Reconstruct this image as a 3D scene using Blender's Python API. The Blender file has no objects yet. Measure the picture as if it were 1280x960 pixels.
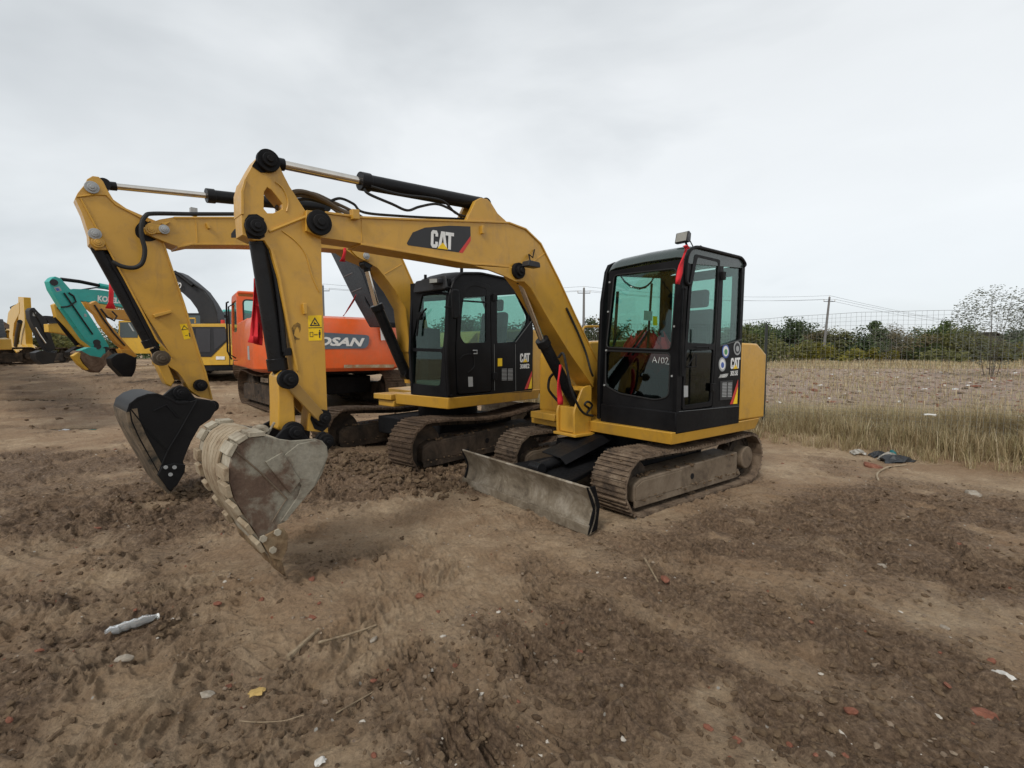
import bpy, math, random
import numpy as np
from mathutils import Vector, Matrix
from mathutils.geometry import tessellate_polygon
random.seed(7); RS = np.random.RandomState(11)
F, YH, H = 605.0, 440.0, 1.5          # focal length (px of the 1280 wide photo), horizon row, eye height
PITCH = math.atan((480-YH)/F)
C = bpy.context.scene.collection
rad = math.radians

# ---------------------------------------------------------------- materials
def newmat(name):
    m = bpy.data.materials.new(name); m.use_nodes = True
    nt = m.node_tree; return m, nt, nt.nodes['Principled BSDF'], nt.nodes['Material Output']
def N(nt, t, **kw):
    n = nt.nodes.new(t)
    for k, v in kw.items(): setattr(n, k, v)
    return n
def noise(nt, scale, detail=6, rough=.6, dist=0.0, coord=None, vec_scale=None):
    n = N(nt, 'ShaderNodeTexNoise'); n.inputs['Scale'].default_value = scale
    n.inputs['Detail'].default_value = detail; n.inputs['Roughness'].default_value = rough
    n.inputs['Distortion'].default_value = dist
    if coord is None:
        tc = N(nt, 'ShaderNodeTexCoord'); coord = tc.outputs['Object']
    if vec_scale:
        mp = N(nt, 'ShaderNodeMapping'); mp.inputs['Scale'].default_value = vec_scale
        nt.links.new(coord, mp.inputs['Vector']); coord = mp.outputs[0]
    nt.links.new(coord, n.inputs['Vector'])
    return n.outputs['Fac']
def ramp(nt, src, stops):
    r = N(nt, 'ShaderNodeValToRGB'); e = r.color_ramp.elements
    while len(e) < len(stops): e.new(.5)
    for el, (p, c) in zip(e, stops):
        el.position = p; el.color = (c if isinstance(c, tuple) else (c, c, c)) + (1,)
    nt.links.new(src, r.inputs[0]); return r.outputs[0]
def mix(nt, fac, a, b, mode='MIX'):
    n = N(nt, 'ShaderNodeMix', data_type='RGBA', blend_type=mode)
    for s, v in ((0, fac), (6, a), (7, b)):
        if hasattr(v, 'links'): nt.links.new(v, n.inputs[s])
        elif isinstance(v, tuple): n.inputs[s].default_value = v + (1,)
        else: n.inputs[s].default_value = v
    return n.outputs[2]
def bump(nt, p, h, strength, dist):
    b = N(nt, 'ShaderNodeBump'); b.inputs['Strength'].default_value = strength; b.inputs['Distance'].default_value = dist
    nt.links.new(h, b.inputs['Height']); nt.links.new(b.outputs[0], p.inputs['Normal'])

def paint(name, col, rough=.38, dirt=(.20, .14, .08), amt=.5, coat=.25, metal=0, lo=.5, hi=.78, fade=.12, spec=.5):
    """painted or bare surface with its own dust film, chips and fine unevenness"""
    m, nt, p, o = newmat(name)
    a = noise(nt, 1.7, 7, .65); b = noise(nt, 26, 5, .6)
    base = mix(nt, ramp(nt, a, [(.3, 0.), (.75, 1.)]), tuple(c*(1-fade) for c in col), tuple(min(1, c*(1+fade*.6)+.01) for c in col))
    f = noise(nt, 5.5, 9, .72, .4)
    fm = N(nt, 'ShaderNodeMath', operation='MULTIPLY'); nt.links.new(ramp(nt, f, [(lo, 0.), (hi, 1.)]), fm.inputs[0]); fm.inputs[1].default_value = amt
    c = mix(nt, fm.outputs[0], base, dirt)
    run = noise(nt, 9, 6, .65, .6, None, (1, 1, .16))
    c = mix(nt, ramp(nt, run, [(.56, 0.), (.80, min(.55, amt*1.1))]), c, dirt)
    chip = noise(nt, 34, 4, .6); c = mix(nt, ramp(nt, chip, [(.735, 0.), (.76, .8)]), c, tuple(k*.35 for k in dirt))
    nt.links.new(c, p.inputs['Base Color'])
    nt.links.new(ramp(nt, b, [(.3, max(0, rough-.1)), (.7, min(1, rough+.12))]), p.inputs['Roughness'])
    p.inputs['Metallic'].default_value = metal; p.inputs['Specular IOR Level'].default_value = spec
    p.inputs['Coat Weight'].default_value = coat; p.inputs['Coat Roughness'].default_value = .2
    bump(nt, p, noise(nt, 9, 3, .5), .06, .02)
    return m
def crust(name, cols, scale=6,  rough=.85, bstr=.6, bdist=.02, metal=0.0, cut=(.35, .5, .65)):
    """patchy material: steel under rust, dried mud or clay"""
    m, nt, p, o = newmat(name)
    a = noise(nt, scale, 10, .7, .5)
    c = ramp(nt, a, [(cut[min(i, len(cut)-1)] if len(cols) <= 3 else .25+.5*i/(len(cols)-1), k) for i, k in enumerate(cols)])
    fine = noise(nt, scale*9, 6, .7)
    c = mix(nt, .75, c, ramp(nt, fine, [(.2, .72), (.8, 1.25)]), 'MULTIPLY')
    nt.links.new(c, p.inputs['Base Color']); p.inputs['Roughness'].default_value = rough
    p.inputs['Metallic'].default_value = metal; p.inputs['Specular IOR Level'].default_value = .25
    bump(nt, p, fine, bstr, bdist)
    return m
def flat(name, col, rough=.5, metal=0, coat=0, emit=None):
    m, nt, p, o = newmat(name)
    v = noise(nt, 14, 5, .6)
    nt.links.new(mix(nt, ramp(nt, v, [(.3, 0.), (.7, 1.)]), tuple(c*.88 for c in col), tuple(min(1, c*1.08) for c in col)), p.inputs['Base Color'])
    p.inputs['Roughness'].default_value = rough; p.inputs['Metallic'].default_value = metal; p.inputs['Coat Weight'].default_value = coat
    return m
M = {}
M['cat'] = paint('machine_yellow', (.54, .292, .031), .40, (.24, .145, .065), .5, .12, fade=.10)
M['cat_dusty'] = paint('dusty_machine_yellow', (.38, .215, .045), .5, (.22, .15, .08), .5, .05, fade=.15)
M['gold'] = paint('golden_yellow', (.55, .31, .025), .42, (.3, .2, .08), .35, .15)
M['amber'] = paint('amber_yellow', (.50, .23, .018), .42, (.3, .2, .08), .35, .15)
M['black'] = paint('black_gloss_paint', (.005, .005, .006), .42, (.014, .013, .012), .25, 0, fade=.2, spec=.10)
M['black_matt'] = paint('black_grease', (.008, .008, .009), .55, (.03, .026, .022), .4, 0, fade=.3, spec=.10)
M['cyl'] = paint('cylinder_black', (.007, .007, .008), .32, (.018, .016, .014), .4, 0, spec=.14)
M['dark'] = paint('dark_grey_paint', (.024, .025, .028), .45, (.05, .045, .04), .4, 0, spec=.25)
M['orange'] = paint('orange_paint', (.72, .108, .014), .38, (.30, .16, .08), .35, .25, fade=.14)
M['teal'] = paint('teal_paint', (.014, .36, .315), .4, (.10, .22, .18), .4, .15)
M['rubber'] = flat('hose_rubber', (.009, .009, .009), .7)
M['hose_dirty'] = flat('dusty_hose', (.075, .055, .035), .8)
M['chrome'] = flat('chrome_rod', (.62, .58, .52), .18, 1.0)
M['seat'] = flat('seat_cloth', (.035, .035, .037), .85)
M['cabin_grey'] = flat('cabin_plastic', (.10, .105, .105), .6)
M['shoe'] = crust('track_shoe_steel', [(.055, .04, .03), (.15, .105, .07), (.22, .165, .115)], 7, .72, .7, .012)
M['shoe_mud'] = crust('mud_caked_track', [(.05, .032, .021), (.10, .066, .042), (.15, .10, .066)], 5, .9, 1., .03)
M['trackframe'] = crust('muddy_track_frame', [(.09, .065, .045), (.16, .12, .082), (.20, .155, .11)], 3.2, .72, .4, .01)
M['trackframe_dark'] = crust('dark_track_frame', [(.02, .017, .014), (.05, .037, .027), (.10, .07, .048)], 3, .8, .5, .01)
M['blade'] = crust('worn_blade_steel', [(.10, .078, .055), (.20, .165, .12), (.36, .32, .26)], 4.5, .6, .35, .006, .1, (.34, .50, .68))
M['bucket_side'] = crust('scoured_bucket_side', [(.050, .030, .022), (.085, .052, .036), (.25, .235, .19)], 3.4, .6, .35, .006, .1, (.3, .54, .62))
M['bucket_clay'] = crust('clay_smeared_steel', [(.17, .13, .09), (.33, .29, .22), (.42, .38, .30)], 4.5, .85, .5, .01)
M['bucket_patch'] = crust('clay_patched_side', [(.07, .05, .036), (.24, .22, .175), (.31, .29, .235)], 5.5, .75, .4, .008, 0, (.38, .48, .62))
M['bucket_rib'] = crust('tan_wear_strip', [(.12, .066, .036), (.28, .215, .14), (.38, .315, .225)], 6, .75, .4, .006, 0, (.30, .46, .66))
M['tooth'] = crust('worn_tooth', [(.08, .05, .03), (.20, .135, .075), (.27, .20, .12)], 10, .65, .4, .005)
M['bucket_black'] = crust('black_bucket_paint', [(.004, .004, .005), (.005, .005, .006), (.009, .009, .009)], 3, .5, .12, .004)
M['bucket_edge'] = crust('mud_scraped_edge', [(.03, .03, .026), (.12, .09, .06), (.20, .15, .10)], 7, .7, .4, .008)
M['brown_bucket'] = crust('rusty_bucket', [(.09, .055, .035), (.14, .09, .06), (.20, .14, .10)], 3, .7, .3, .01)
M['white'] = flat('white_decal', (.74, .74, .72), .5)
M['grey_decal'] = flat('grey_decal', (.34, .35, .35), .5)
M['blue_grey'] = flat('slate_decal', (.105, .135, .17), .5)
M['red_decal'] = flat('red_decal', (.55, .035, .025), .5)
M['yellow_decal'] = flat('yellow_decal', (.86, .56, .0), .45)
M['blue_decal'] = flat('blue_decal', (.05, .11, .38), .5)
M['green_decal'] = flat('green_decal', (.08, .30, .10), .5)
M['black_decal'] = flat('black_decal', (.016, .016, .018), .5)
M['lamp'] = flat('lamp_glass', (.30, .29, .25), .15, .3, .5)
M['mud'] = crust('wet_mud_lumps', [(.065, .040, .023), (.125, .082, .048), (.20, .14, .085)], 9, .88, .8, .015)
M['cloth_red'] = flat('red_cloth', (.62, .012, .022), .75)
M['cloth_dark_red'] = flat('dark_red_cloth', (.30, .01, .018), .8)
def glass(name, tint, gl=.10, rough=.02):
    m, nt, p, o = newmat(name); nt.nodes.remove(p)
    t = N(nt, 'ShaderNodeBsdfTransparent'); t.inputs[0].default_value = tint + (1,)
    g = N(nt, 'ShaderNodeBsdfGlossy'); g.inputs[0].default_value = (.9, 1, .97, 1); g.inputs['Roughness'].default_value = rough
    fr = N(nt, 'ShaderNodeFresnel'); fr.inputs[0].default_value = 1.5
    nt.nodes.remove(fr); lw = N(nt, 'ShaderNodeLayerWeight'); lw.inputs[0].default_value = .5
    pw = N(nt, 'ShaderNodeMath', operation='POWER'); nt.links.new(lw.outputs['Facing'], pw.inputs[0]); pw.inputs[1].default_value = 3.5
    ad = N(nt, 'ShaderNodeMath', operation='MULTIPLY_ADD'); nt.links.new(pw.outputs[0], ad.inputs[0]); ad.inputs[1].default_value = .6; ad.inputs[2].default_value = gl
    x = N(nt, 'ShaderNodeMixShader'); nt.links.new(ad.outputs[0], x.inputs[0]); nt.links.new(t.outputs[0], x.inputs[1]); nt.links.new(g.outputs[0], x.inputs[2])
    nt.links.new(x.outputs[0], o.inputs[0]); return m
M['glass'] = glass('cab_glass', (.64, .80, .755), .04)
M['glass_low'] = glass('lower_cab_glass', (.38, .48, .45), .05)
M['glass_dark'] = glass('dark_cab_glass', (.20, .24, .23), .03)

# ---------------------------------------------------------------- frames: local axes X forward, Y left, Z up
def ray(px, py):
    a = (px-640)/F; b = (480-py)/F
    return Vector((a, math.cos(PITCH)+b*math.sin(PITCH), -math.sin(PITCH)+b*math.cos(PITCH)))
EYE = Vector((0, 0, H))
class Fr:
    def __init__(s, x, y, deg, z=0.0):
        s.m = Matrix.Translation((x, y, z)) @ Matrix.Rotation(rad(deg), 4, 'Z'); s.i = s.m.inverted(); s.deg = deg
        s.loc = Vector((x, y, z))
    def sub(s, X, Y, swing):              # a frame swung about an upright pin of this one
        w = s.m @ Vector((X, Y, 0)); return Fr(w.x, w.y, s.deg+swing, s.loc.z)
    def on(s, px, py, p0, n):
        e = s.i @ EYE; r = s.i.to_3x3() @ ray(px, py); n = Vector(n)
        return e + r*((Vector(p0)-e).dot(n)/r.dot(n))
    def Y(s, px, py, Y): return s.on(px, py, (0, Y, 0), (0, 1, 0))
    def X(s, px, py, X): return s.on(px, py, (X, 0, 0), (1, 0, 0))
    def Z(s, px, py, Z): return s.on(px, py, (0, 0, Z-s.loc.z), (0, 0, 1))
    def Ys(s, pts, Y): return [s.Y(a, b, Y) for a, b in pts]
W = Fr(0, 0, 0)
def gnd(px, py, z=0): return EYE + ray(px, py)*((z-H)/ray(px, py).z)

class MB:
    def __init__(s): s.v = []; s.f = []
    def add(s, vs, fs):
        o = len(s.v); s.v += [Vector(v) for v in vs]; s.f += [tuple(i+o for i in f) for f in fs]; return s
    def slab(s, outer, holes=(), vec=(0, -.1, 0)):
        vec = Vector(vec); loops = [[Vector(p) for p in outer]] + [[Vector(p) for p in h] for h in holes]
        flatv = [p for l in loops for p in l]; n = len(flatv)
        tris = tessellate_polygon(loops)
        if len(loops) == 1:
            fs = [tuple(range(n)), tuple(range(2*n-1, n-1, -1))] if False else [tuple(t) for t in tris] + [tuple(i+n for i in reversed(t)) for t in tris]
        else: fs = [tuple(t) for t in tris] + [tuple(i+n for i in reversed(t)) for t in tris]
        o = 0
        for l in loops:
            k = len(l)
            for i in range(k):
                a, b = o+i, o+(i+1) % k; fs.append((a, b, b+n, a+n))
            o += k
        return s.add(flatv+[p+vec for p in flatv], fs)
    def box(s, p, q, ax=None):
        x0, y0, z0 = p; x1, y1, z1 = q
        return s.add([(x0, y0, z0), (x1, y0, z0), (x1, y1, z0), (x0, y1, z0), (x0, y0, z1), (x1, y0, z1), (x1, y1, z1), (x0, y1, z1)],
                     [(0, 3, 2, 1), (4, 5, 6, 7), (0, 1, 5, 4), (1, 2, 6, 5), (2, 3, 7, 6), (3, 0, 4, 7)])
    def obox(s, c, ux, uy, uz):           # centre and three half vectors
        c, ux, uy, uz = map(Vector, (c, ux, uy, uz)); v = []
        for k in (-1, 1):
            for i, j in ((-1, -1), (1, -1), (1, 1), (-1, 1)): v.append(c+ux*i+uy*j+uz*k)
        return s.add(v, [(0, 3, 2, 1), (4, 5, 6, 7), (0, 1, 5, 4), (1, 2, 6, 5), (2, 3, 7, 6), (3, 0, 4, 7)])
    def tube(s, a, b, r, seg=20, r2=None):
        a, b = Vector(a), Vector(b); d = (b-a).normalized(); u = d.orthogonal().normalized(); w = d.cross(u)
        r2 = r if r2 is None else r2; v = []
        for p, R in ((a, r), (b, r2)):
            for i in range(seg):
                t = 2*math.pi*i/seg; v.append(p+(u*math.cos(t)+w*math.sin(t))*R)
        return s.add(v, [(i, (i+1) % seg, seg+(i+1) % seg, seg+i) for i in range(seg)]+[tuple(range(seg-1, -1, -1)), tuple(range(seg, 2*seg))])
    def path(s, pts, r, seg=8, smooth=6):
        P = [Vector(p) for p in pts]
        if smooth and len(P) > 2:
            Q = []
            for i in range(len(P)-1):
                p0 = P[max(0, i-1)]; p1 = P[i]; p2 = P[i+1]; p3 = P[min(len(P)-1, i+2)]
                for k in range(smooth):
                    t = k/smooth; Q.append(.5*((2*p1)+(p2-p0)*t+(2*p0-5*p1+4*p2-p3)*t*t+(3*p1-p0-3*p2+p3)*t**3))
            Q.append(P[-1]); P = Q
        v = []; u = None
        for i, p in enumerate(P):
            d = (P[min(i+1, len(P)-1)]-P[max(i-1, 0)]).normalized()
            u = d.orthogonal().normalized() if u is None else (u-d*u.dot(d)).normalized()
            w = d.cross(u); R = r(i/(len(P)-1)) if callable(r) else r
            for k in range(seg):
                t = 2*math.pi*k/seg; v.append(p+(u*math.cos(t)+w*math.sin(t))*R)
        n = len(P); fs = [(i*seg+k, i*seg+(k+1) % seg, (i+1)*seg+(k+1) % seg, (i+1)*seg+k) for i in range(n-1) for k in range(seg)]
        fs += [tuple(range(seg-1, -1, -1)), tuple(range((n-1)*seg, n*seg))]
        return s.add(v, fs)
    def strip(s, pts, Y0, Y1, t, up=1):   # bent plate following a profile, thickness t to one side
        P = [Vector(p) for p in pts]; n = len(P); q = []
        for i, p in enumerate(P):
            d = (P[min(i+1, n-1)]-P[max(i-1, 0)]).normalized(); nn = Vector((-d.z, 0, d.x))*up; q.append(p+nn*t)
        v = []
        for a, b in zip(P, q): v += [(a.x, Y0, a.z), (a.x, Y1, a.z), (b.x, Y1, b.z), (b.x, Y0, b.z)]
        fs = []
        for i in range(n-1):
            for k in range(4): fs.append((i*4+k, i*4+(k+1) % 4, i*4+4+(k+1) % 4, i*4+4+k))
        fs += [(3, 2, 1, 0), tuple(4*(n-1)+k for k in range(4))]
        return s.add(v, fs)

def link(o, parent=None):
    C.objects.link(o)
    if parent is not None: o.parent = parent
    return o
ROOTM = {}
def rootm(p):
    while p.parent: p = p.parent
    return ROOTM.get(p.name, Matrix.Identity(4))
def mk(name, mb, mat, parent=None, fr=None, bevel=0, smooth=True, label=None, angle=35, jitter=0):
    me = bpy.data.meshes.new(name); im = rootm(parent).inverted() if parent else Matrix.Identity(4)
    T = im @ (fr.m if fr else Matrix.Identity(4))
    vs = [T @ v for v in mb.v]
    if jitter:
        vs = [v+Vector((random.gauss(0, jitter), random.gauss(0, jitter), random.gauss(0, jitter))) for v in vs]
    me.from_pydata([tuple(v) for v in vs], [], mb.f)
    import bmesh
    bm = bmesh.new(); bm.from_mesh(me); bmesh.ops.recalc_face_normals(bm, faces=bm.faces)
    if len(mb.f) < 600: bmesh.ops.dissolve_limit(bm, angle_limit=.002, verts=bm.verts, edges=bm.edges)
    bm.to_mesh(me); bm.free()
    o = bpy.data.objects.new(name, me); link(o, parent); me.materials.append(M[mat] if isinstance(mat, str) else mat)
    if smooth:
        me.shade_smooth(); me.set_sharp_from_angle(angle=rad(angle))
    if bevel:
        b = o.modifiers.new('b', 'BEVEL'); b.width = bevel; b.segments = 2; b.limit_method = 'ANGLE'; b.angle_limit = rad(38); b.harden_normals = False
    if label: o['label'] = label
    return o
def tag(o, label, cat, group=None, kind=None):
    if label: o['label'] = label
    if cat: o['category'] = cat
    if group: o['group'] = group
    if kind: o['kind'] = kind
    return o
def root(name, fr, label, cat, group=None):
    o = bpy.data.objects.new(name, None); o.empty_display_size = .3; C.objects.link(o)
    o.matrix_world = fr.m; ROOTM[o.name] = fr.m.copy(); return tag(o, label, cat, group)
def rounded(pts, r, n=4):
    P = [Vector(p) for p in pts]; out = []; k = len(P)
    rs = r if isinstance(r, (list, tuple)) else [r]*k
    for i, p in enumerate(P):
        a = P[i-1]-p; b = P[(i+1) % k]-p; R = min(rs[i], a.length*.45, b.length*.45)
        if R < 1e-4: out.append(p); continue
        q0 = p+a.normalized()*R; q1 = p+b.normalized()*R
        for j in range(n+1):
            t = j/n; out.append(q0*(1-t)**2+p*2*t*(1-t)+q1*t*t)
    return out
def circ(c, r, ax='Y', n=24):
    c = Vector(c); out = []
    for i in range(n):
        t = 2*math.pi*i/n; a, b = math.cos(t)*r, math.sin(t)*r
        out.append(c+(Vector((a, 0, b)) if ax == 'Y' else Vector((0, a, b))))
    return out
def text(txt, bl, br, tl, mat, parent, fr, name='lettering', lift=.003, bold=.0, shear=0):
    cu = bpy.data.curves.new('t', 'FONT'); cu.body = txt; cu.offset = bold; cu.resolution_u = 3; cu.shear = shear
    to = bpy.data.objects.new('t', cu); C.objects.link(to)
    dg = bpy.context.evaluated_depsgraph_get(); me = bpy.data.meshes.new_from_object(to.evaluated_get(dg))
    bpy.data.objects.remove(to)
    vs = [v.co.copy() for v in me.vertices]; fs = [tuple(p.vertices) for p in me.polygons]
    x0 = min(v.x for v in vs); x1 = max(v.x for v in vs); y0 = min(v.y for v in vs); y1 = max(v.y for v in vs)
    bl, br, tl = Vector(bl), Vector(br), Vector(tl); u = br-bl; w = tl-bl; n = u.cross(w).normalized()
    mb = MB(); mb.add([bl+u*((v.x-x0)/(x1-x0))+w*((v.y-y0)/(y1-y0))+n*lift for v in vs], fs)
    bpy.data.meshes.remove(me)
    return mk(name, mb, mat, parent, fr, smooth=False)
# ---------------------------------------------------------------- ground heights
_T = RS.rand(512, 512)
def vn(x, y, s=0):
    x = np.asarray(x, float)+s*17.31; y = np.asarray(y, float)+s*9.77
    xi = np.floor(x).astype(int); yi = np.floor(y).astype(int); fx = x-xi; fy = y-yi
    fx = fx*fx*fx*(fx*(fx*6-15)+10); fy = fy*fy*fy*(fy*(fy*6-15)+10)
    a = _T[xi % 512, yi % 512]; b = _T[(xi+1) % 512, yi % 512]; c = _T[xi % 512, (yi+1) % 512]; d = _T[(xi+1) % 512, (yi+1) % 512]
    return (a*(1-fx)+b*fx)*(1-fy)+(c*(1-fx)+d*fx)*fy
def fbm(x, y, o, s=0, g=.5):
    t = 0; a = 1; n = 0
    for i in range(o):
        ca, sa = math.cos(i*1.1), math.sin(i*1.1)
        t = t+a*vn((x*ca-y*sa)*2**i, (x*sa+y*ca)*2**i, s+i*3); n += a; a *= g
    return t/n
def billow(x, y, o, s=0):
    t = 0; a = 1; n = 0
    for i in range(o):
        ca, sa = math.cos(i*.9+.4), math.sin(i*.9+.4)
        t = t+a*(1-np.abs(2*vn((x*ca-y*sa)*2**i, (x*sa+y*ca)*2**i, s+i*5)-1)**.8); n += a; a *= .55
    return t/n
def sstep(a, b, x): t = np.clip((x-a)/(b-a), 0, 1); return t*t*(3-2*t)
# churned ground: (centre x, y, half length, half width, heading of the long axis, weight) in metres
def _blob(px, py, rx, ry, w, rot=0):
    c = gnd(px, py); return (c.x, c.y, rx, ry, rad(rot), w)
CHURN = [_blob(60, 640, 1.6, .75, 1.1, 15), _blob(215, 612, .9, .4, .9, 10), _blob(230, 640, .9, .45, 1.0, 20), _blob(40, 590, 2.2, .9, .6, 0), _blob(120, 570, 2.2, .5, .6, 8),
         _blob(530, 585, 1.1, .75, 1.4, 20), _blob(470, 600, 1.0, .7, 1.3, 0), _blob(430, 590, .8, .6, 1.0), _blob(640, 580, .8, .5, .7),
         _blob(890, 665, .75, .35, 1.0, 40), _blob(1010, 650, .8, .5, .8, 20), _blob(1080, 625, .9, .4, .9, 20), _blob(1200, 650, 1.0, .5, .9, 0), _blob(1230, 720, .8, .45, .8, 0),
         _blob(860, 740, .35, .3, 1.0), _blob(760, 810, .35, .22, 1.0, -20), _blob(690, 800, .3, .2, .7), _blob(1010, 700, .5, .3, .8, -40), _blob(1050, 780, .5, .25, .8, -35),
         _blob(1120, 830, .5, .25, .8, -30), _blob(900, 880, .5, .25, 1.1, -35), _blob(980, 905, .45, .25, 1.1, -20), _blob(1180, 930, .4, .22, .8, 0), _blob(560, 880, .35, .16, .7), _blob(640, 930, .35, .2, .9, 0),
         _blob(60, 840, .45, .3, .8, 40), _blob(20, 760, .7, .4, .7), _blob(30, 920, .3, .2, .6), _blob(380, 700, .35, .25, .3), _blob(1240, 880, .3, .3, .8), _blob(860, 820, .35, .2, .5, -30), _blob(760, 900, .25, .15, .5)]
def churn(x, y):
    wx = x+.5*(vn(x*1.6, y*1.6, 40)-.5); wy = y+.5*(vn(x*1.6, y*1.6, 44)-.5); m = 0*x
    for cx, cy, a, b, r, w in CHURN:
        dx, dy = wx-cx, wy-cy; u = (dx*math.cos(r)+dy*math.sin(r))/a; v = (-dx*math.sin(r)+dy*math.cos(r))/b
        m = m+w*np.exp(-(u*u+v*v)*1.1)
    far = sstep(9, 16, y)*sstep(1.5, -2, x)*.5*sstep(.4, .62, fbm(x*.35, y*.6, 3, 60))
    base = .55*sstep(.52, .72, fbm(x*1.3, y*1.3, 3, 50))
    return np.clip(m*sstep(.12, .55, fbm(x*2.6, y*2.6, 4, 70))*1.35+far+base*.8, 0, 1.25)
FD = (.727, -.687); FN_ = (.687, .727); F0 = (4.5, 8.6)
def fq(x, y): return (x-F0[0])*FN_[0]+(y-F0[1])*FN_[1]      # distance beyond the fence line
def fs(x, y): return (x-F0[0])*FD[0]+(y-F0[1])*FD[1]
BUMP = [(-1.55, 5.55, .5, .10), (-.9, 5.9, .5, .05), (-3.6, 5.3, .6, .05), (-2.3, 6.6, .8, .10), (-3.1, 7.0, .7, .08), (-1.42, 2.95, .30, .085)]
PUD = [(gnd(44, 489, .30).x, gnd(44, 489, .30).y, 2.0, .36), (gnd(92, 527, .12).x, gnd(92, 527, .12).y, .55, .14)]
PRINTS = [(tuple(gnd(540, 900))[:2], tuple(gnd(1010, 640))[:2], .20), (tuple(gnd(930, 940))[:2], tuple(gnd(1260, 670))[:2], .20), (tuple(gnd(-60, 720))[:2], tuple(gnd(230, 640))[:2], .22), (tuple(gnd(0, 610))[:2], tuple(gnd(150, 560))[:2], .25)]
def low(x, y):
    z = .80*sstep(12, 25, y)*sstep(1.0, -9.0, x) + .10*(fbm(x*.22, y*.22, 3, 5)-.5)*sstep(3, 9, np.hypot(x, y))
    z = z+.25*sstep(35, 60, y)*sstep(0, 8, x)+.15*sstep(-.75, .15, fq(x, y)+.25*(vn(x*.9, y*.9, 14)-.5))*sstep(-14, -8, fs(x, y))
    for cx, cy, r, h in BUMP: z = z+h*np.exp(-((x-cx)**2+(y-cy)**2)/(r*r))
    return z
def height(x, y):
    x = np.asarray(x, float); y = np.asarray(y, float)
    c = churn(x, y); r = np.hypot(x, y)
    z = low(x, y)
    k_ = sstep(-1.2, .3, x); ca, sa = math.cos(-.62), math.sin(-.62)
    xs = (x*ca+y*sa)*(1-.42*k_); ys_ = (-x*sa+y*ca)*(1+.25*k_); xs = xs+.25*(vn(x*3, y*3, 91)-.5); ys_ = ys_+.25*(vn(x*3, y*3, 92)-.5)
    cl = billow(xs*4.5, ys_*4.5, 3, 3)-.62; cl2 = billow(xs*9.5, ys_*9.5, 2, 8)-.6; cl3 = (billow(xs*24, ys_*24, 1, 12)-.6)*sstep(9, 3.5, r)
    e_ = c+.30+.45*sstep(.42, .62, fbm(x*1.9, y*1.9, 3, 63))
    rd = .65+.9*sstep(.35, .65, fbm(x*3.1, y*3.1, 2, 66))
    z = z+c*.085*cl+e_*rd*(.054*cl2+.021*cl3)
    z = z+(.028*(fbm(x*1.4, y*1.4, 4, 20)-.5)+.022*(billow(x*2.1+1.5*vn(x, y, 30), y*4.2, 4, 22)-.6)+.008*(fbm(x*12, y*12, 2, 26)-.5))
    # long combed ruts, running up-right on the right side and level on the left
    u = (x*.80-y*.60)*3.4+1.4*vn(x*.7, y*.7, 33); z = z+.014*(vn(u, (x*.6+y*.8)*.7, 31)-.5)*sstep(-.5, .6, x)
    z = z+.030*(vn(x*.45, y*2.6+1.2*vn(x*.5, y*.5, 35), 36)-.5)*sstep(-.5, -1.6, x)
    # crawler prints: cross bars pressed by passing tracks
    for (ax, ay), (bx, by), w_ in PRINTS:
        L_ = math.hypot(bx-ax, by-ay); ux, uy = (bx-ax)/L_, (by-ay)/L_; t = (x-ax)*ux+(y-ay)*uy; d = -(x-ax)*uy+(y-ay)*ux+.10*np.sin(t*1.7)
        mk_ = sstep(w_, w_*.8, np.abs(d))*sstep(-.1, .3, t)*sstep(L_+.1, L_-.3, t)*sstep(.30, .55, fbm(x*2.2, y*2.2, 2, 111))
        z = z+mk_*(.017*(np.abs(((t/.105+.25*vn(x*4, y*4, 112)) % 1.0)*2-1)-.5)-.012)
    # field behind the fence: rubble humps
    z = z+sstep(.8, 2.2, fq(x, y))*sstep(-16, -11, fs(x, y))*.09*(billow(x*1.2, y*1.2, 4, 55)-.5)
    for cx, cy, a, b in PUD:
        zc = float(low(np.array(cx), np.array(cy))); w = np.exp(-np.clip(((x-cx)/a)**2+((y-cy)/b)**2, 0, 40)**1.6); w = np.clip(w*1.6, 0, 1)
        z = z*(1-w)+(zc-.07)*w
    return z
def hz(x, y): return float(height(np.array([x]), np.array([y]))[0])
def hg(px, py):                          # where the line of sight of a spot on the ground meets it
    p = gnd(px, py, 0)
    for _ in range(6): p = gnd(px, py, min(1.2, hz(p.x, p.y)))
    return p
def hgl(px, py):
    p = gnd(px, py, 0)
    for _ in range(6): p = gnd(px, py, min(1.2, float(low(np.array(p.x), np.array(p.y)))))
    return p

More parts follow.
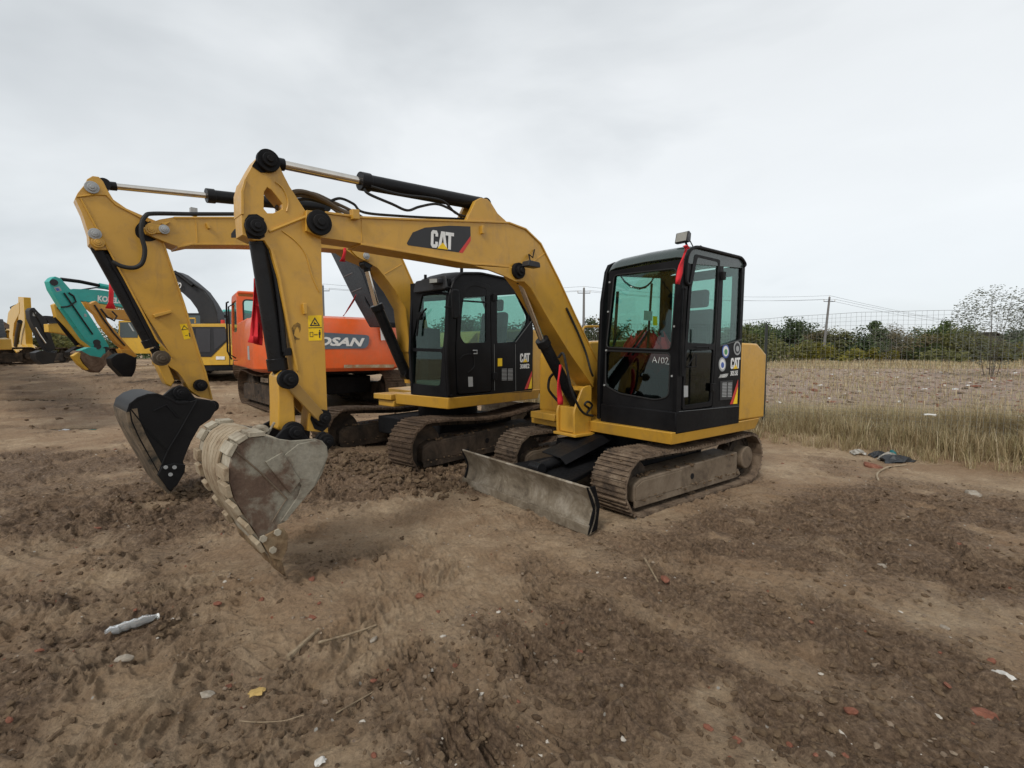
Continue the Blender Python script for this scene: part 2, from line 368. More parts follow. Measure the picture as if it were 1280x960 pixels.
def ground_material():
    m, nt, p, o = newmat('mud_ground'); L = nt.links
    tc = N(nt, 'ShaderNodeTexCoord').outputs['Object']
    at = N(nt, 'ShaderNodeAttribute', attribute_name='churn').outputs['Fac']
    fld = N(nt, 'ShaderNodeAttribute', attribute_name='field').outputs['Fac']
    big = noise(nt, .9, 8, .62, .3, tc); mid = noise(nt, 5, 9, .7, .4, tc); fine = noise(nt, 38, 8, .72, 0, tc); grit = noise(nt, 170, 5, .75, 0, tc)
    dry = ramp(nt, mid, [(.30, (.230, .154, .092)), (.46, (.365, .262, .163)), (.62, (.49, .37, .245))])
    dry = mix(nt, ramp(nt, big, [(.40, 0.), (.62, .75)]), dry, (.265, .165, .092))
    wet = ramp(nt, fine, [(.25, (.075, .046, .028)), (.50, (.175, .115, .071)), (.8, (.32, .228, .148))])
    f = N(nt, 'ShaderNodeMath', operation='MULTIPLY_ADD'); L.new(mid, f.inputs[0]); f.inputs[1].default_value = .9; f.inputs[2].default_value = -.42
    g = N(nt, 'ShaderNodeMath', operation='ADD'); L.new(f.outputs[0], g.inputs[0]); L.new(at, g.inputs[1])
    c = mix(nt, ramp(nt, g.outputs[0], [(.05, 0.), (.85, 1.)]), dry, wet)
    c = mix(nt, .9, c, ramp(nt, fine, [(.25, .52), (.48, 1.0), (.75, 1.35)]), 'MULTIPLY')
    c = mix(nt, .6, c, ramp(nt, grit, [(.25, .62), (.7, 1.3)]), 'MULTIPLY')
    # brick dust and pale lime flecks
    v = N(nt, 'ShaderNodeTexVoronoi'); v.inputs['Scale'].default_value = 26; L.new(tc, v.inputs['Vector'])
    sep = N(nt, 'ShaderNodeSeparateColor'); L.new(v.outputs['Color'], sep.inputs[0])
    pick = ramp(nt, sep.outputs[0], [(.955, 0.), (.96, 1.)]); near = ramp(nt, v.outputs['Distance'], [(.16, 1.), (.24, 0.)])
    fl = mix(nt, 1., pick, near, 'MULTIPLY'); fcol = ramp(nt, sep.outputs[1], [(.30, (.26, .09, .05)), (.5, (.30, .25, .19)), (.85, (.46, .43, .38))])
    c = mix(nt, fl, c, fcol)
    rf = noise(nt, 1.3, 7, .7, .2, tc); rf2 = noise(nt, 5.5, 9, .75, .2, tc)
    rub = ramp(nt, rf2, [(.32, (.17, .10, .075)), (.45, (.28, .185, .14)), (.58, (.34, .26, .205)), (.68, (.52, .47, .42))])
    rub = mix(nt, ramp(nt, rf, [(.45, 0.), (.62, .55)]), rub, (.32, .26, .17))
    c = mix(nt, fld, c, rub)
    L.new(c, p.inputs['Base Color'])
    rr = ramp(nt, mid, [(.3, .62), (.7, .92)]); L.new(rr, p.inputs['Roughness']); p.inputs['Specular IOR Level'].default_value = .28
    hsum = N(nt, 'ShaderNodeMath', operation='MULTIPLY_ADD'); L.new(fine, hsum.inputs[0]); hsum.inputs[1].default_value = 1.0
    g2 = N(nt, 'ShaderNodeMath', operation='MULTIPLY'); L.new(grit, g2.inputs[0]); g2.inputs[1].default_value = .3; L.new(g2.outputs[0], hsum.inputs[2])
    bump(nt, p, hsum.outputs[0], 1.0, .035)
    return m
def build_ground():
    def rings():
        r = [0.02, .3, .8]; x = 1.05
        while x < 1.6: r.append(x); x *= 1.02
        while x < 7: r.append(x); x *= 1.0034
        while x < 12: r.append(x); x *= 1.006
        while x < 40: r.append(x); x *= 1.0105
        while x < 900: r.append(x); x *= 1.06
        return np.array(r+[1500.])
    fine = np.arange(-57, 57.001, .12); th = np.concatenate([fine, np.arange(60, 301, 4.)])
    R = rings(); TH = np.radians(th); nr, na = len(R), len(TH)
    rr, tt = np.meshgrid(R, TH, indexing='ij'); x = rr*np.sin(tt); y = rr*np.cos(tt)
    z = height(x, y); fadeo = sstep(120, 60, rr); z = z*fadeo+(1-fadeo)*.1
    me = bpy.data.meshes.new('ground'); nv = nr*na
    co = np.stack([x, y, z], -1).reshape(-1, 3)
    i, j = np.meshgrid(np.arange(nr-1), np.arange(na), indexing='ij'); j2 = (j+1) % na
    q = np.stack([i*na+j, i*na+j2, (i+1)*na+j2, (i+1)*na+j], -1).reshape(-1, 4)[:, ::-1]
    me.vertices.add(nv); me.vertices.foreach_set('co', co.astype(np.float32).ravel())
    nf = len(q); me.loops.add(nf*4); me.polygons.add(nf); me.loops.foreach_set('vertex_index', q.ravel().astype(np.int32))
    me.polygons.foreach_set('loop_start', np.arange(0, nf*4, 4, dtype=np.int32)); me.polygons.foreach_set('loop_total', np.full(nf, 4, np.int32))
    me.update(calc_edges=True); me.validate()
    a = me.attributes.new('churn', 'FLOAT', 'POINT'); a.data.foreach_set('value', churn(x, y).astype(np.float32).ravel())
    f = sstep(-.1, 1.0, fq(x, y)+.6*(vn(x, y, 90)-.5))*sstep(-17, -11, fs(x, y))
    a = me.attributes.new('field', 'FLOAT', 'POINT'); a.data.foreach_set('value', f.astype(np.float32).ravel())
    me.shade_smooth(); me.materials.append(ground_material())
    o = bpy.data.objects.new('ground', me); C.objects.link(o); o['kind'] = 'structure'; return o
build_ground()
for cx, cy, a, b in PUD:
    z = float(low(np.array(cx), np.array(cy)))-.035; mb = MB()
    n = 40; mb.add([(cx, cy, z)]+[(cx+1.5*a*math.cos(2*math.pi*i/n), cy+1.5*b*math.sin(2*math.pi*i/n), z) for i in range(n)], [(0, 1+i, 1+(i+1) % n) for i in range(n)])
    m, nt, p, o_ = newmat('puddle_water'); p.inputs['Base Color'].default_value = (.10, .075, .05, 1); p.inputs['Roughness'].default_value = .04; p.inputs['IOR'].default_value = 1.33
    o = mk('puddle', mb, m); o['kind'] = 'structure'

# ---------------------------------------------------------------- loose stuff on the ground
def rock_mb(mb, c, r, flat=.6, seed=None):
    t = (1+5**.5)/2; vs = [(-1, t, 0), (1, t, 0), (-1, -t, 0), (1, -t, 0), (0, -1, t), (0, 1, t), (0, -1, -t), (0, 1, -t), (t, 0, -1), (t, 0, 1), (-t, 0, -1), (-t, 0, 1)]
    fs = [(0, 11, 5), (0, 5, 1), (0, 1, 7), (0, 7, 10), (0, 10, 11), (1, 5, 9), (5, 11, 4), (11, 10, 2), (10, 7, 6), (7, 1, 8), (3, 9, 4), (3, 4, 2), (3, 2, 6), (3, 6, 8), (3, 8, 9), (4, 9, 5), (2, 4, 11), (6, 2, 10), (8, 6, 7), (9, 8, 1)]
    a = random.uniform(0, 6.3); sx, sy = random.uniform(.6, 1.3), random.uniform(.6, 1.1); ca, sa = math.cos(a), math.sin(a); out = []
    tl = random.uniform(-.5, .5)
    for v in vs:
        k = r/1.9*random.uniform(.65, 1.2); x, y, z = v[0]*k*sx, v[1]*k*sy, v[2]*k*flat
        z += x*tl*.4
        out.append((c[0]+x*ca-y*sa, c[1]+x*sa+y*ca, c[2]+z))
    mb.add(out, fs)
def scatter(n, region, sz, name, mat, label, cat, flat=.6, dens=None, sink=.25):
    mb = MB(); k = 0; pts = []
    while k < n*14 and len(pts) < n:
        k += 1; x, y = region()
        pts.append((x, y))
    P = np.array(pts); z = height(P[:, 0], P[:, 1]); keep = np.ones(len(P), bool)
    if dens is not None: keep = RS.rand(len(P)) < dens(P[:, 0], P[:, 1])
    for (x, y), zz, kk in zip(P, z, keep):
        if kk:
            r = sz(); rock_mb(mb, (x, y, zz+r*flat*(.5-sink)), r, flat)
    o = mk(name, mb, mat, smooth=False); return tag(o, label, cat, None, 'stuff')
def reg_near():                          # more where it is close, where a stone shows
    r = math.exp(random.uniform(math.log(1.55), math.log(13))); a = rad(random.uniform(-52, 52)); return r*math.sin(a), r*math.cos(a)
def lg(a, b, p=2.2): return lambda: a+(b-a)*random.random()**p
clus = lambda x, y: np.clip((fbm(x*1.7, y*1.7, 3, 101)-.45)*5, .06, 1)
scatter(24000, reg_near, lg(.004, .030, 3.0), 'mud_clods', 'mud', 'dark wet lumps of churned mud lying all over the yard', 'mud', .62, lambda x, y: np.clip(churn(x, y)*1.2+.14*clus(x, y), 0, 1), .5)
M['grit'] = crust('grey_grit', [(.13, .095, .065), (.20, .15, .105), (.29, .235, .175)], 14, .85, .3, .004)
clus = lambda x, y: np.clip((fbm(x*1.7, y*1.7, 3, 101)-.45)*5, .06, 1)
scatter(3400, reg_near, lg(.004, .020, 2.8), 'pebbles', 'grit', 'small brown and grey pebbles strewn over the mud', 'pebbles', .55, clus)
M['lime'] = flat('pale_chips', (.44, .40, .34), .8)
scatter(750, reg_near, lg(.004, .018, 2.8), 'pale_chips', 'lime', 'tiny pale plaster and stone chips strewn over the mud', 'chips', .4, clus)
M['brick'] = crust('brick_red', [(.12, .05, .033), (.20, .078, .048), (.25, .12, .08)], 20, .9, .4, .004)
scatter(420, reg_near, lg(.005, .026, 2.4), 'brick_crumbs', 'brick', 'small red brick crumbs pressed into the mud', 'brick crumbs', .45, clus)
def reg_field():
    while True:
        y = 4+random.random()**1.3*50; x = random.uniform(-.1*y, 1.2*y)
        if fq(x, y) > .9 and fs(x, y) > -14: return x, y
scatter(5000, reg_field, lg(.02, .16, 3.5), 'field_rubble', 'grit', 'broken stone rubble covering the field behind the wire fence', 'rubble', .45)
scatter(420, reg_field, lg(.02, .15, 4), 'field_scraps', 'white', 'white scraps of plaster and plastic on the rubble field', 'scraps', .3)
scatter(1100, reg_field, lg(.02, .14, 3.5), 'field_brick_rubble', 'brick', 'red brick rubble scattered on the field behind the fence', 'brick rubble', .45)
def reg_left():
    y = random.uniform(9, 30); x = -y*random.uniform(.1, 1.05); return x, y
scatter(1400, reg_left, lg(.015, .08, 3), 'far_mud_clods', 'mud', 'dark clods on the far muddy lane in front of the parked diggers', 'mud', .5, lambda x, y: np.clip(churn(x, y)+.2, 0, 1))
for px, py, sx in ((535, 590, .9), (440, 590, .8), (490, 605, .7)):
    pass
def lumps(name, pts, n, spread, sz, label):
    mb = MB()
    for _ in range(n):
        cx, cy = random.choice(pts); x = cx+random.gauss(0, spread); y = cy+random.gauss(0, spread); r = sz()
        rock_mb(mb, (x, y, hz(x, y)+r*.25), r, .7)
    return tag(mk(name, mb, 'mud', smooth=False), label, 'mud', None, 'stuff')
g_ = [tuple(hgl(a, b))[:2] for a, b in ((505, 598), (540, 590), (580, 582), (620, 575), (450, 585), (480, 575), (430, 575), (230, 618), (560, 605))]
lumps('mud_spoil', g_, 1500, .24, lg(.010, .060, 2.2), 'heaps of loose dark mud spoil around the tracks of the middle digger')

# single finds on the mud
def lumpy(name, px, py, r, mat, flatn, label, cat, group=None):
    p = hg(px, py); mb = MB(); 
    t = MB(); rock_mb(t, (0, 0, 0), r, flatn)
    o = mk(name, t, mat, smooth=False, bevel=r*.12); o.location = (p.x, p.y, p.z+r*flatn*.18); o.rotation_euler[2] = random.uniform(0, 6)
    return tag(o, label, cat, group)
BR = [((272, 755), .030, 'red brick chip left of the big bucket tooth, above the plastic bottle'), ((327, 750), .027, 'orange-red brick lump just below the bucket tooth tip'), ((390, 725), .026, 'small red brick chip right of the bucket tooth tip'),
      ((525, 746), .040, 'flat red brick piece alone on bare mud right of the big bucket'), ((467, 851), .020, 'small red brick crumb beside the thin straw stalk'), ((467, 945), .016, 'tiny orange brick crumb at the bottom edge of the photo, left half'),
      ((12, 901), .022, 'red brick chip at the lower left edge of the photo'), ((832, 725), .042, 'red brick piece beside the broken stick right of centre'), ((1195, 682), .050, 'long red brick sliver with pale stone at the right side'),
      ((922, 927), .030, 'round orange brick lump at bottom right, largest of three in a row'), ((885, 910), .026, 'orange brick lump up left of the round one at bottom right'), ((987, 932), .028, 'rust-brown brick piece right of the round orange lump'),
      ((1230, 895), .060, 'wide pinkish brick slab half buried in the lower right corner'), ((1065, 890), .034, 'dark red brick piece among dark clods at bottom right'), ((1240, 827), .035, 'dull pink brick chip near the white paper scrap')]
for (a, b), r, l in BR: lumpy('brick_fragment', a, b, r, 'brick', .5, l, 'brick', 'loose brick fragments on the mud')
M['stone'] = crust('pale_stone', [(.20, .165, .125), (.29, .25, .20), (.36, .33, .28)], 16, .85, .3, .004)
ST = [((315, 727), .042, 'whitish flat stone just below the big bucket tooth'), ((157, 824), .045, 'pale brown stone below the plastic bottle'), ((467, 800), .026, 'small rounded grey stone at the end of the forked stick'),
      ((262, 868), .034, 'brownish flat stone left of the yellow leaf'), ((1102, 708), .040, 'rounded tan stone on the churned mud at right'), ((1180, 785), .034, 'flat pale stone at right, lower than the red sliver'),
      ((645, 752), .022, 'small pale stone alone on bare mud in the middle'), ((1197, 832), .026, 'cream coloured chip of stone near the right edge'), ((1215, 618), .085, 'large flat pale stone near the fence at right'), ((1040, 945), .04, 'grey stone at the bottom edge, right half')]
for (a, b), r, l in ST: lumpy('loose_stone', a, b, r, 'stone', .45, l, 'stone', 'loose stones on the mud')

def stick(name, a, b, r, mat, label, cat='stick', mid=None, flatn=False):
    p, q = hg(*a), hg(*b); n = 7 if mid else 3; pts = []
    side = (q-p).cross(Vector((0, 0, 1))).normalized()
    for i in range(n):
        t = i/(n-1); s = p.lerp(q, t)+side*((mid or 0)*4*t*(1-t)); s.z = hz(s.x, s.y)+r*.7+.004; pts.append(s)
    zs = [s.z for s in pts]; zl = max(zs) if not mid else None
    for i, s in enumerate(pts): s.z = max(s.z, zs[0]*(1-i/(n-1))+zs[-1]*i/(n-1))
    mb = MB().path(pts, lambda t: r*(1-.35*t)*(.85+.3*random.random()), 7, 3); return tag(mk(name, mb, mat), label, cat)
M['straw'] = crust('dead_wood', [(.11, .08, .05), (.24, .18, .115), (.33, .26, .17)], 16, .85, .4, .003)
stick('broken_stick', (360, 833), (398, 790), .014, 'straw', 'short split wooden stake lying on the mud below the big bucket')
stick('dry_stem', (398, 806), (471, 783), .007, 'straw', 'dry brown reed stem lying right of the split stake', mid=.01)
stick('straw_stalk', (420, 892), (478, 860), .0035, 'straw', 'thin pale straw stalk near the bottom, right of the leaf')
stick('long_straw', (300, 904), (392, 897), .0025, 'straw', 'long thin straw lying level near the bottom left of the photo', mid=.02)
stick('broken_stick', (806, 700), (822, 732), .008, 'straw', 'dark broken twig beside the red brick piece right of centre')
stick('plastic_strip', (1098, 602), (1133, 582), .012, 'bucket_rib', 'curved cream plastic strip lying in front of the rubbish by the fence', 'strip', mid=-.12)
stick('grass_blade', (1205, 795), (1250, 815), .003, 'straw', 'fallen pale green grass stalk near the right edge')
# plastic bottle, crushed
p, q = hg(130, 798), hg(199, 775); d = (q-p).normalized(); L = (q-p).length
b0 = root('plastic_bottle', Fr(p.x, p.y, math.degrees(math.atan2(d.y, d.x)), (p.z+q.z)/2+.005), 'crushed clear plastic bottle lying on the mud at the left', 'bottle')
prof = [(0, .004), (.02, .016), (.08, .024), (.12, .032), (.2, .03), (.24, .034), (.3, .029), (.38, .034), (.46, .029), (.54, .034), (.62, .030), (.7, .034), (.78, .030), (.86, .026), (.91, .016), (.93, .014), (.97, .014)]
mb = MB(); sg = 20; v = []
for t, r in prof:
    for k in range(sg):
        a = 2*math.pi*k/sg; v.append((t*L, r*1.15*math.cos(a)+.004*math.sin(t*19), .022+r*.68*math.sin(a)+.003*math.sin(t*31+k)))
mb.add(v, [(i*sg+k, i*sg+(k+1) % sg, (i+1)*sg+(k+1) % sg, (i+1)*sg+k) for i in range(len(prof)-1) for k in range(sg)]+[tuple(range(sg))])
m, nt, pb, o_ = newmat('bottle_plastic'); pb.inputs['Base Color'].default_value = (.60, .62, .62, 1); pb.inputs['Transmission Weight'].default_value = .75; pb.inputs['Roughness'].default_value = .28; pb.inputs['IOR'].default_value = 1.2
mk('bottle_body', mb, m, b0, Fr(p.x, p.y, math.degrees(math.atan2(d.y, d.x)), (p.z+q.z)/2+.005))
mk('bottle_cap', MB().tube((L*.965, 0, .018), (L*1.0, 0, .018), .017, 16), 'white', b0, Fr(p.x, p.y, math.degrees(math.atan2(d.y, d.x)), (p.z+q.z)/2+.005))
def crumple(name, px, py, sx, sy, h, mat, label, cat, n=9):
    p = hg(px, py); mb = MB(); v = []; a = random.uniform(0, 3); ca, sa = math.cos(a), math.sin(a)
    for i in range(n):
        for j in range(n):
            u, w = i/(n-1)-.5, j/(n-1)-.5; k = 1-.45*(abs(u)*2)**4*random.random()-.3*(abs(w)*2)**4*random.random()
            x, y = u*sx*k, w*sy*k; v.append((x*ca-y*sa, x*sa+y*ca, h*(.3+random.random()*.7)*(1.1-1.4*(u*u+w*w)*2)))
    mb.add(v, [(i*n+j, i*n+j+1, (i+1)*n+j+1, (i+1)*n+j) for i in range(n-1) for j in range(n-1)])
    o = mk(name, mb, mat, smooth=False); o.location = (p.x, p.y, p.z+.006); s = o.modifiers.new('s', 'SOLIDIFY'); s.thickness = .002
    return tag(o, label, cat)
M['paper'] = flat('white_paper', (.55, .53, .49), .8); M['bagw'] = crust('dirty_plastic', [(.12, .10, .08), (.34, .32, .28), (.46, .44, .40)], 9, .6, .3, .004)
M['leafy'] = flat('dead_leaf', (.42, .28, .09), .75)
M['sheet_black'] = flat('black_sheet', (.02, .022, .025), .45)
M['sheet_teal'] = flat('teal_sheet', (.02, .16, .17), .5)
crumple('paper_scrap', 216, 779, .07, .05, .025, 'paper', 'crumpled white paper scrap just right of the plastic bottle', 'paper', 6)
crumple('dead_leaf', 321, 867, .085, .06, .014, 'leafy', 'single dry yellow-brown leaf on the mud at the lower left', 'leaf', 6)
crumple('paper_scrap', 1255, 846, .05, .09, .025, 'paper', 'crumpled white scrap near the lower right edge', 'paper', 6)
crumple('paper_scrap', 400, 955, .05, .04, .02, 'paper', 'white crumpled scrap at the bottom edge, left of centre', 'paper', 5)
crumple('plastic_sheet', 1120, 577, .55, .30, .10, 'sheet_black', 'black plastic sheet crumpled on the bank below the fence', 'rubbish')
crumple('plastic_bag', 1072, 568, .24, .18, .08, 'bagw', 'dirty white plastic bag at the left end of the rubbish by the fence', 'bag')
crumple('plastic_bag', 1110, 575, .40, .08, .11, 'bagw', 'long white torn bag lying over the black plastic sheet', 'bag')
crumple('cloth_rag', 1097, 571, .30, .16, .09, 'sheet_black', 'black rag between the two white bags by the fence', 'rag')
lumpy('loose_stone', 1092, 584, .11, 'brick', .45, 'brown flat lump in front of the rubbish below the fence', 'stone', None)
crumple('plastic_scrap', 1116, 571, .14, .08, .11, 'sheet_teal', 'small teal plastic scrap on top of the rubbish by the fence', 'rubbish', 5)

# ---------------------------------------------------------------- fence, dry grass
fence = root('wire_fence', Fr(4.5, 8.6, 0, 0), 'two-metre wire mesh fence on thin black posts along the dry grass', 'fence')
M['wire'] = flat('fence_wire', (.20, .21, .20), .6, .2); M['post'] = flat('fence_post', (.02, .024, .022), .5)
def FP(s): return F0[0]+FD[0]*s, F0[1]+FD[1]*s
mb = MB(); ss = np.arange(-12.5, 5.2, .066)
def fz(s): x, y = FP(s); return float(low(np.array(x), np.array(y)))
for k, s in enumerate(ss):
    x, y = FP(s); w_ = .02*math.sin(s*2.1); x += FN_[0]*w_; y += FN_[1]*w_; z0 = fz(s); top = 2.09+.03*math.sin(s*1.3); mb.tube((x, y, z0-.02), (x+.010*math.sin(k), y+.01*math.sin(k*2.3), top), .0016, 3)
for r in range(31):
    z = .14+r*.065; pts = []
    for s in np.arange(-12.5, 5.2, .33):
        x, y = FP(s); w_ = .02*math.sin(s*2.1); pts.append((x+FN_[0]*w_, y+FN_[1]*w_, z+.03*math.sin(s*1.3)*(z/2)+.005*math.sin(s*7+r)))
    mb.path(pts, .0016 if r < 30 else .003, 3, 0)
mk('mesh_panel', mb, 'wire', fence, W, smooth=False)
for s in (-12.4, -8.2, -4.1, 0, 4.9):
    x, y = FP(s); z0 = fz(s); mk('post', MB().box((x-.018, y-.018, z0-.1), (x+.018, y+.018, 1.99)), 'post', fence, W, .003)
crumple('paper_sheet', 1158, 522, .22, .14, .03, 'paper', 'bent white sheet caught on top of the dry grass by the fence', 'paper', 6)
bpy.data.objects[[o.name for o in C.objects if o.name.startswith('paper_sheet')][-1]].location = (5.95, 6.85, .60)

def grass_material(name, cols):
    m, nt, p, o = newmat(name)
    g = N(nt, 'ShaderNodeNewGeometry'); c = ramp(nt, g.outputs['Random Per Island'], cols)
    nt.links.new(c, p.inputs['Base Color']); p.inputs['Roughness'].default_value = .8; p.inputs['Specular IOR Level'].default_value = .2
    tr = N(nt, 'ShaderNodeBsdfTranslucent'); nt.links.new(c, tr.inputs[0]); x = N(nt, 'ShaderNodeMixShader'); x.inputs[0].default_value = .4
    nt.links.new(p.outputs[0], x.inputs[1]); nt.links.new(tr.outputs[0], x.inputs[2]); nt.links.new(x.outputs[0], o.inputs[0]); return m
M['drygrass'] = grass_material('dry_grass', [(0, (.24, .175, .095)), (.3, (.44, .345, .20)), (.6, (.58, .475, .30)), (.8, (.32, .29, .14)), (1, (.70, .60, .42))])
def blades(n, pos, h, name, label, wid=.006, lean=.5, mat='drygrass'):
    mb = MB(); V = []; Fc = []
    P = [pos() for _ in range(n)]; Z = height(np.array([p[0] for p in P]), np.array([p[1] for p in P]))
    for (x, y), z in zip(P, Z):
        k = h(x, y)*random.uniform(.45, 1.1); a = random.uniform(0, 6.28); ln = random.uniform(.05, lean)*k; w = wid*random.uniform(.6, 1.4)
        dx, dy = math.cos(a), math.sin(a); sx, sy = -dy*w, dx*w; o = len(V)
        V += [(x-sx, y-sy, z-.02), (x+sx, y+sy, z-.02), (x+dx*ln*.35-sx*.8, y+dy*ln*.35-sy*.8, z+k*.55), (x+dx*ln*.35+sx*.8, y+dy*ln*.35+sy*.8, z+k*.55), (x+dx*ln, y+dy*ln, z+k*(1-.3*(ln/k)))]
        Fc += [(o, o+1, o+3, o+2), (o+2, o+3, o+4)]
    mb.v = [Vector(v) for v in V]; mb.f = Fc
    return tag(mk(name, mb, mat, smooth=False), label, 'grass', None, 'stuff')
def pos_fence():
    while True:
        s = random.uniform(-12.5, 5.6) if random.random() < .45 else random.uniform(-.8, 5.6); d = random.gauss(.45, .60)
        if d > -.55+.45*float(vn(s*1.7, 0, 77)): break
    x, y = FP(s); return x+FN_[0]*d, y+FN_[1]*d
blades(44000, pos_fence, lambda x, y: .64*(.30+1.25*float(vn(x*1.9, y*1.9, 81))*(.5+float(vn(x*.6, y*.6, 82)))), 'dry_grass', 'tall dry straw-coloured grass growing along the wire fence', .0036, 1.1)
def tuft_pos():
    while True:
        c_ = random.randrange(120); r_ = random.Random(c_); s = r_.uniform(-2, 5.4); d = r_.uniform(-.75, -.15); x, y = FP(s)
        return x+FN_[0]*d+random.gauss(0, .05), y+FN_[1]*d+random.gauss(0, .05)
blades(3500, tuft_pos, lambda x, y: .26, 'grass_tufts', 'loose dry tufts on the bank in front of the tall grass', .0032, 1.3)
def pos_far():
    y = random.uniform(38, 54); return random.uniform(-3, 58), y
blades(15000, pos_far, lambda x, y: .55*(.4+.9*float(vn(x*.3, y*.3, 85))), 'field_grass', 'strip of dry grass at the foot of the distant bushes', .03, .6)
def pos_field():
    y = 6+random.random()*34
    while True:
        x = random.uniform(4, 34)
        if fq(x, y) > .9 and random.random() < .15+max(0, float(fbm(x*.3, y*.5, 2, 88))-.45)*3: return x, y
blades(11000, pos_field, lambda x, y: .20+.22*float(vn(x*.7, y*.7, 95)), 'weed_tufts', 'short dry weeds scattered over the rubble field', .008, .8)

# ---------------------------------------------------------------- trees and bushes
def leafmat(name, a, b, c):
    m, nt, p, o = newmat(name)
    g = N(nt, 'ShaderNodeNewGeometry'); col = ramp(nt, g.outputs['Random Per Island'], [(0, a), (.5, b), (1, c)])
    oi = N(nt, 'ShaderNodeObjectInfo'); col = mix(nt, .5, col, ramp(nt, oi.outputs['Random'], [(0, (.75, .80, .75)), (1, (1.25, 1.2, 1.0))]), 'MULTIPLY')
    nt.links.new(col, p.inputs['Base Color']); p.inputs['Roughness'].default_value = .7; p.inputs['Specular IOR Level'].default_value = .25
    tr = N(nt, 'ShaderNodeBsdfTranslucent'); nt.links.new(col, tr.inputs[0]); x = N(nt, 'ShaderNodeMixShader'); x.inputs[0].default_value = .4
    nt.links.new(p.outputs[0], x.inputs[1]); nt.links.new(tr.outputs[0], x.inputs[2]); nt.links.new(x.outputs[0], o.inputs[0]); return m
LM = {'dark': leafmat('dark_leaves', (.055, .082, .042), (.088, .125, .060), (.13, .17, .075)),
      'mid': leafmat('green_leaves', (.075, .105, .042), (.115, .155, .06), (.165, .20, .08)),
      'olive': leafmat('olive_leaves', (.10, .105, .038), (.155, .155, .058), (.22, .21, .085)),
      'yellow': leafmat('yellow_leaves', (.13, .13, .03), (.19, .18, .035), (.30, .26, .05)),
      'brown': leafmat('brown_leaves', (.11, .09, .05), (.16, .13, .07), (.21, .17, .09)),
      'grey': leafmat('grey_twigs', (.09, .085, .07), (.14, .135, .11), (.20, .19, .16)),
      'sparse': leafmat('dull_dark_leaves', (.08, .088, .07), (.12, .13, .10), (.19, .20, .16))}
M['bark'] = crust('bark', [(.05, .042, .033), (.09, .075, .058), (.13, .11, .085)], 9, .9, .4, .01)
def crown_mesh(h, w, nl, seed, leaf, clumps, base=.12, shape='round'):
    r = random.Random(seed); mb = MB(); V = []; Fc = []
    cl = []
    for i in range(clumps):
        for _ in range(40):
            x, y, z = r.uniform(-1, 1), r.uniform(-1, 1), r.uniform(-1, 1)
            if x*x+y*y+z*z < 1: break
        if shape == 'cone': f = 1-(z*.5+.5)*.85; x *= f; y *= f
        cl.append((x*w, y*w, h*(base+(1-base)*(z*.5+.5)), r.uniform(.16, .34)*w))
    for i in range(nl):
        cx, cy, cz, cr = cl[r.randrange(clumps)]
        g = lambda: max(-1.5, min(1.5, r.gauss(0, .55)))
        p = Vector((cx+g()*cr, cy+g()*cr, max(.05, cz+g()*cr*.8))); u = Vector((r.gauss(0, 1), r.gauss(0, 1), r.gauss(0, .6))).normalized(); w_ = u.orthogonal().normalized()
        s = leaf*r.uniform(.5, 1.3); o = len(V); V += [p-u*s, p+w_*s*.5, p+u*s, p-w_*s*.5]; Fc.append((o, o+1, o+2, o+3))
    mb.v = V; mb.f = Fc; return mb, cl
def tree(name, x, y, h, w, kind, nl, seed, leaf, label, cat='tree', group=None, clumps=26, shape='round', base=.12):
    z = float(low(np.array(x), np.array(y)))-.05; fr = Fr(x, y, random.uniform(0, 360), z); t = root(name, fr, label, cat, group)
    mb, cl = crown_mesh(h, w, nl, seed, leaf, clumps, base, shape)
    mk('crown', mb, LM[kind], t, fr, smooth=False)
    tb = MB().path([(0, 0, -.2), (.04*w, .03*w, h*.3), (-.03*w, 0, h*.6), (0, .02, h*.9)], lambda q: max(.012, .022*h*(1-.85*q)), 7, 3)
    for cx, cy, cz, cr in cl[:9]: tb.path([(0, 0, cz*.45), (cx*.5, cy*.5, cz*.75), (cx, cy, cz)], lambda q: max(.008, .009*h*(1-.8*q)), 5, 2)
    mk('trunk', tb, 'bark', t, fr); return t
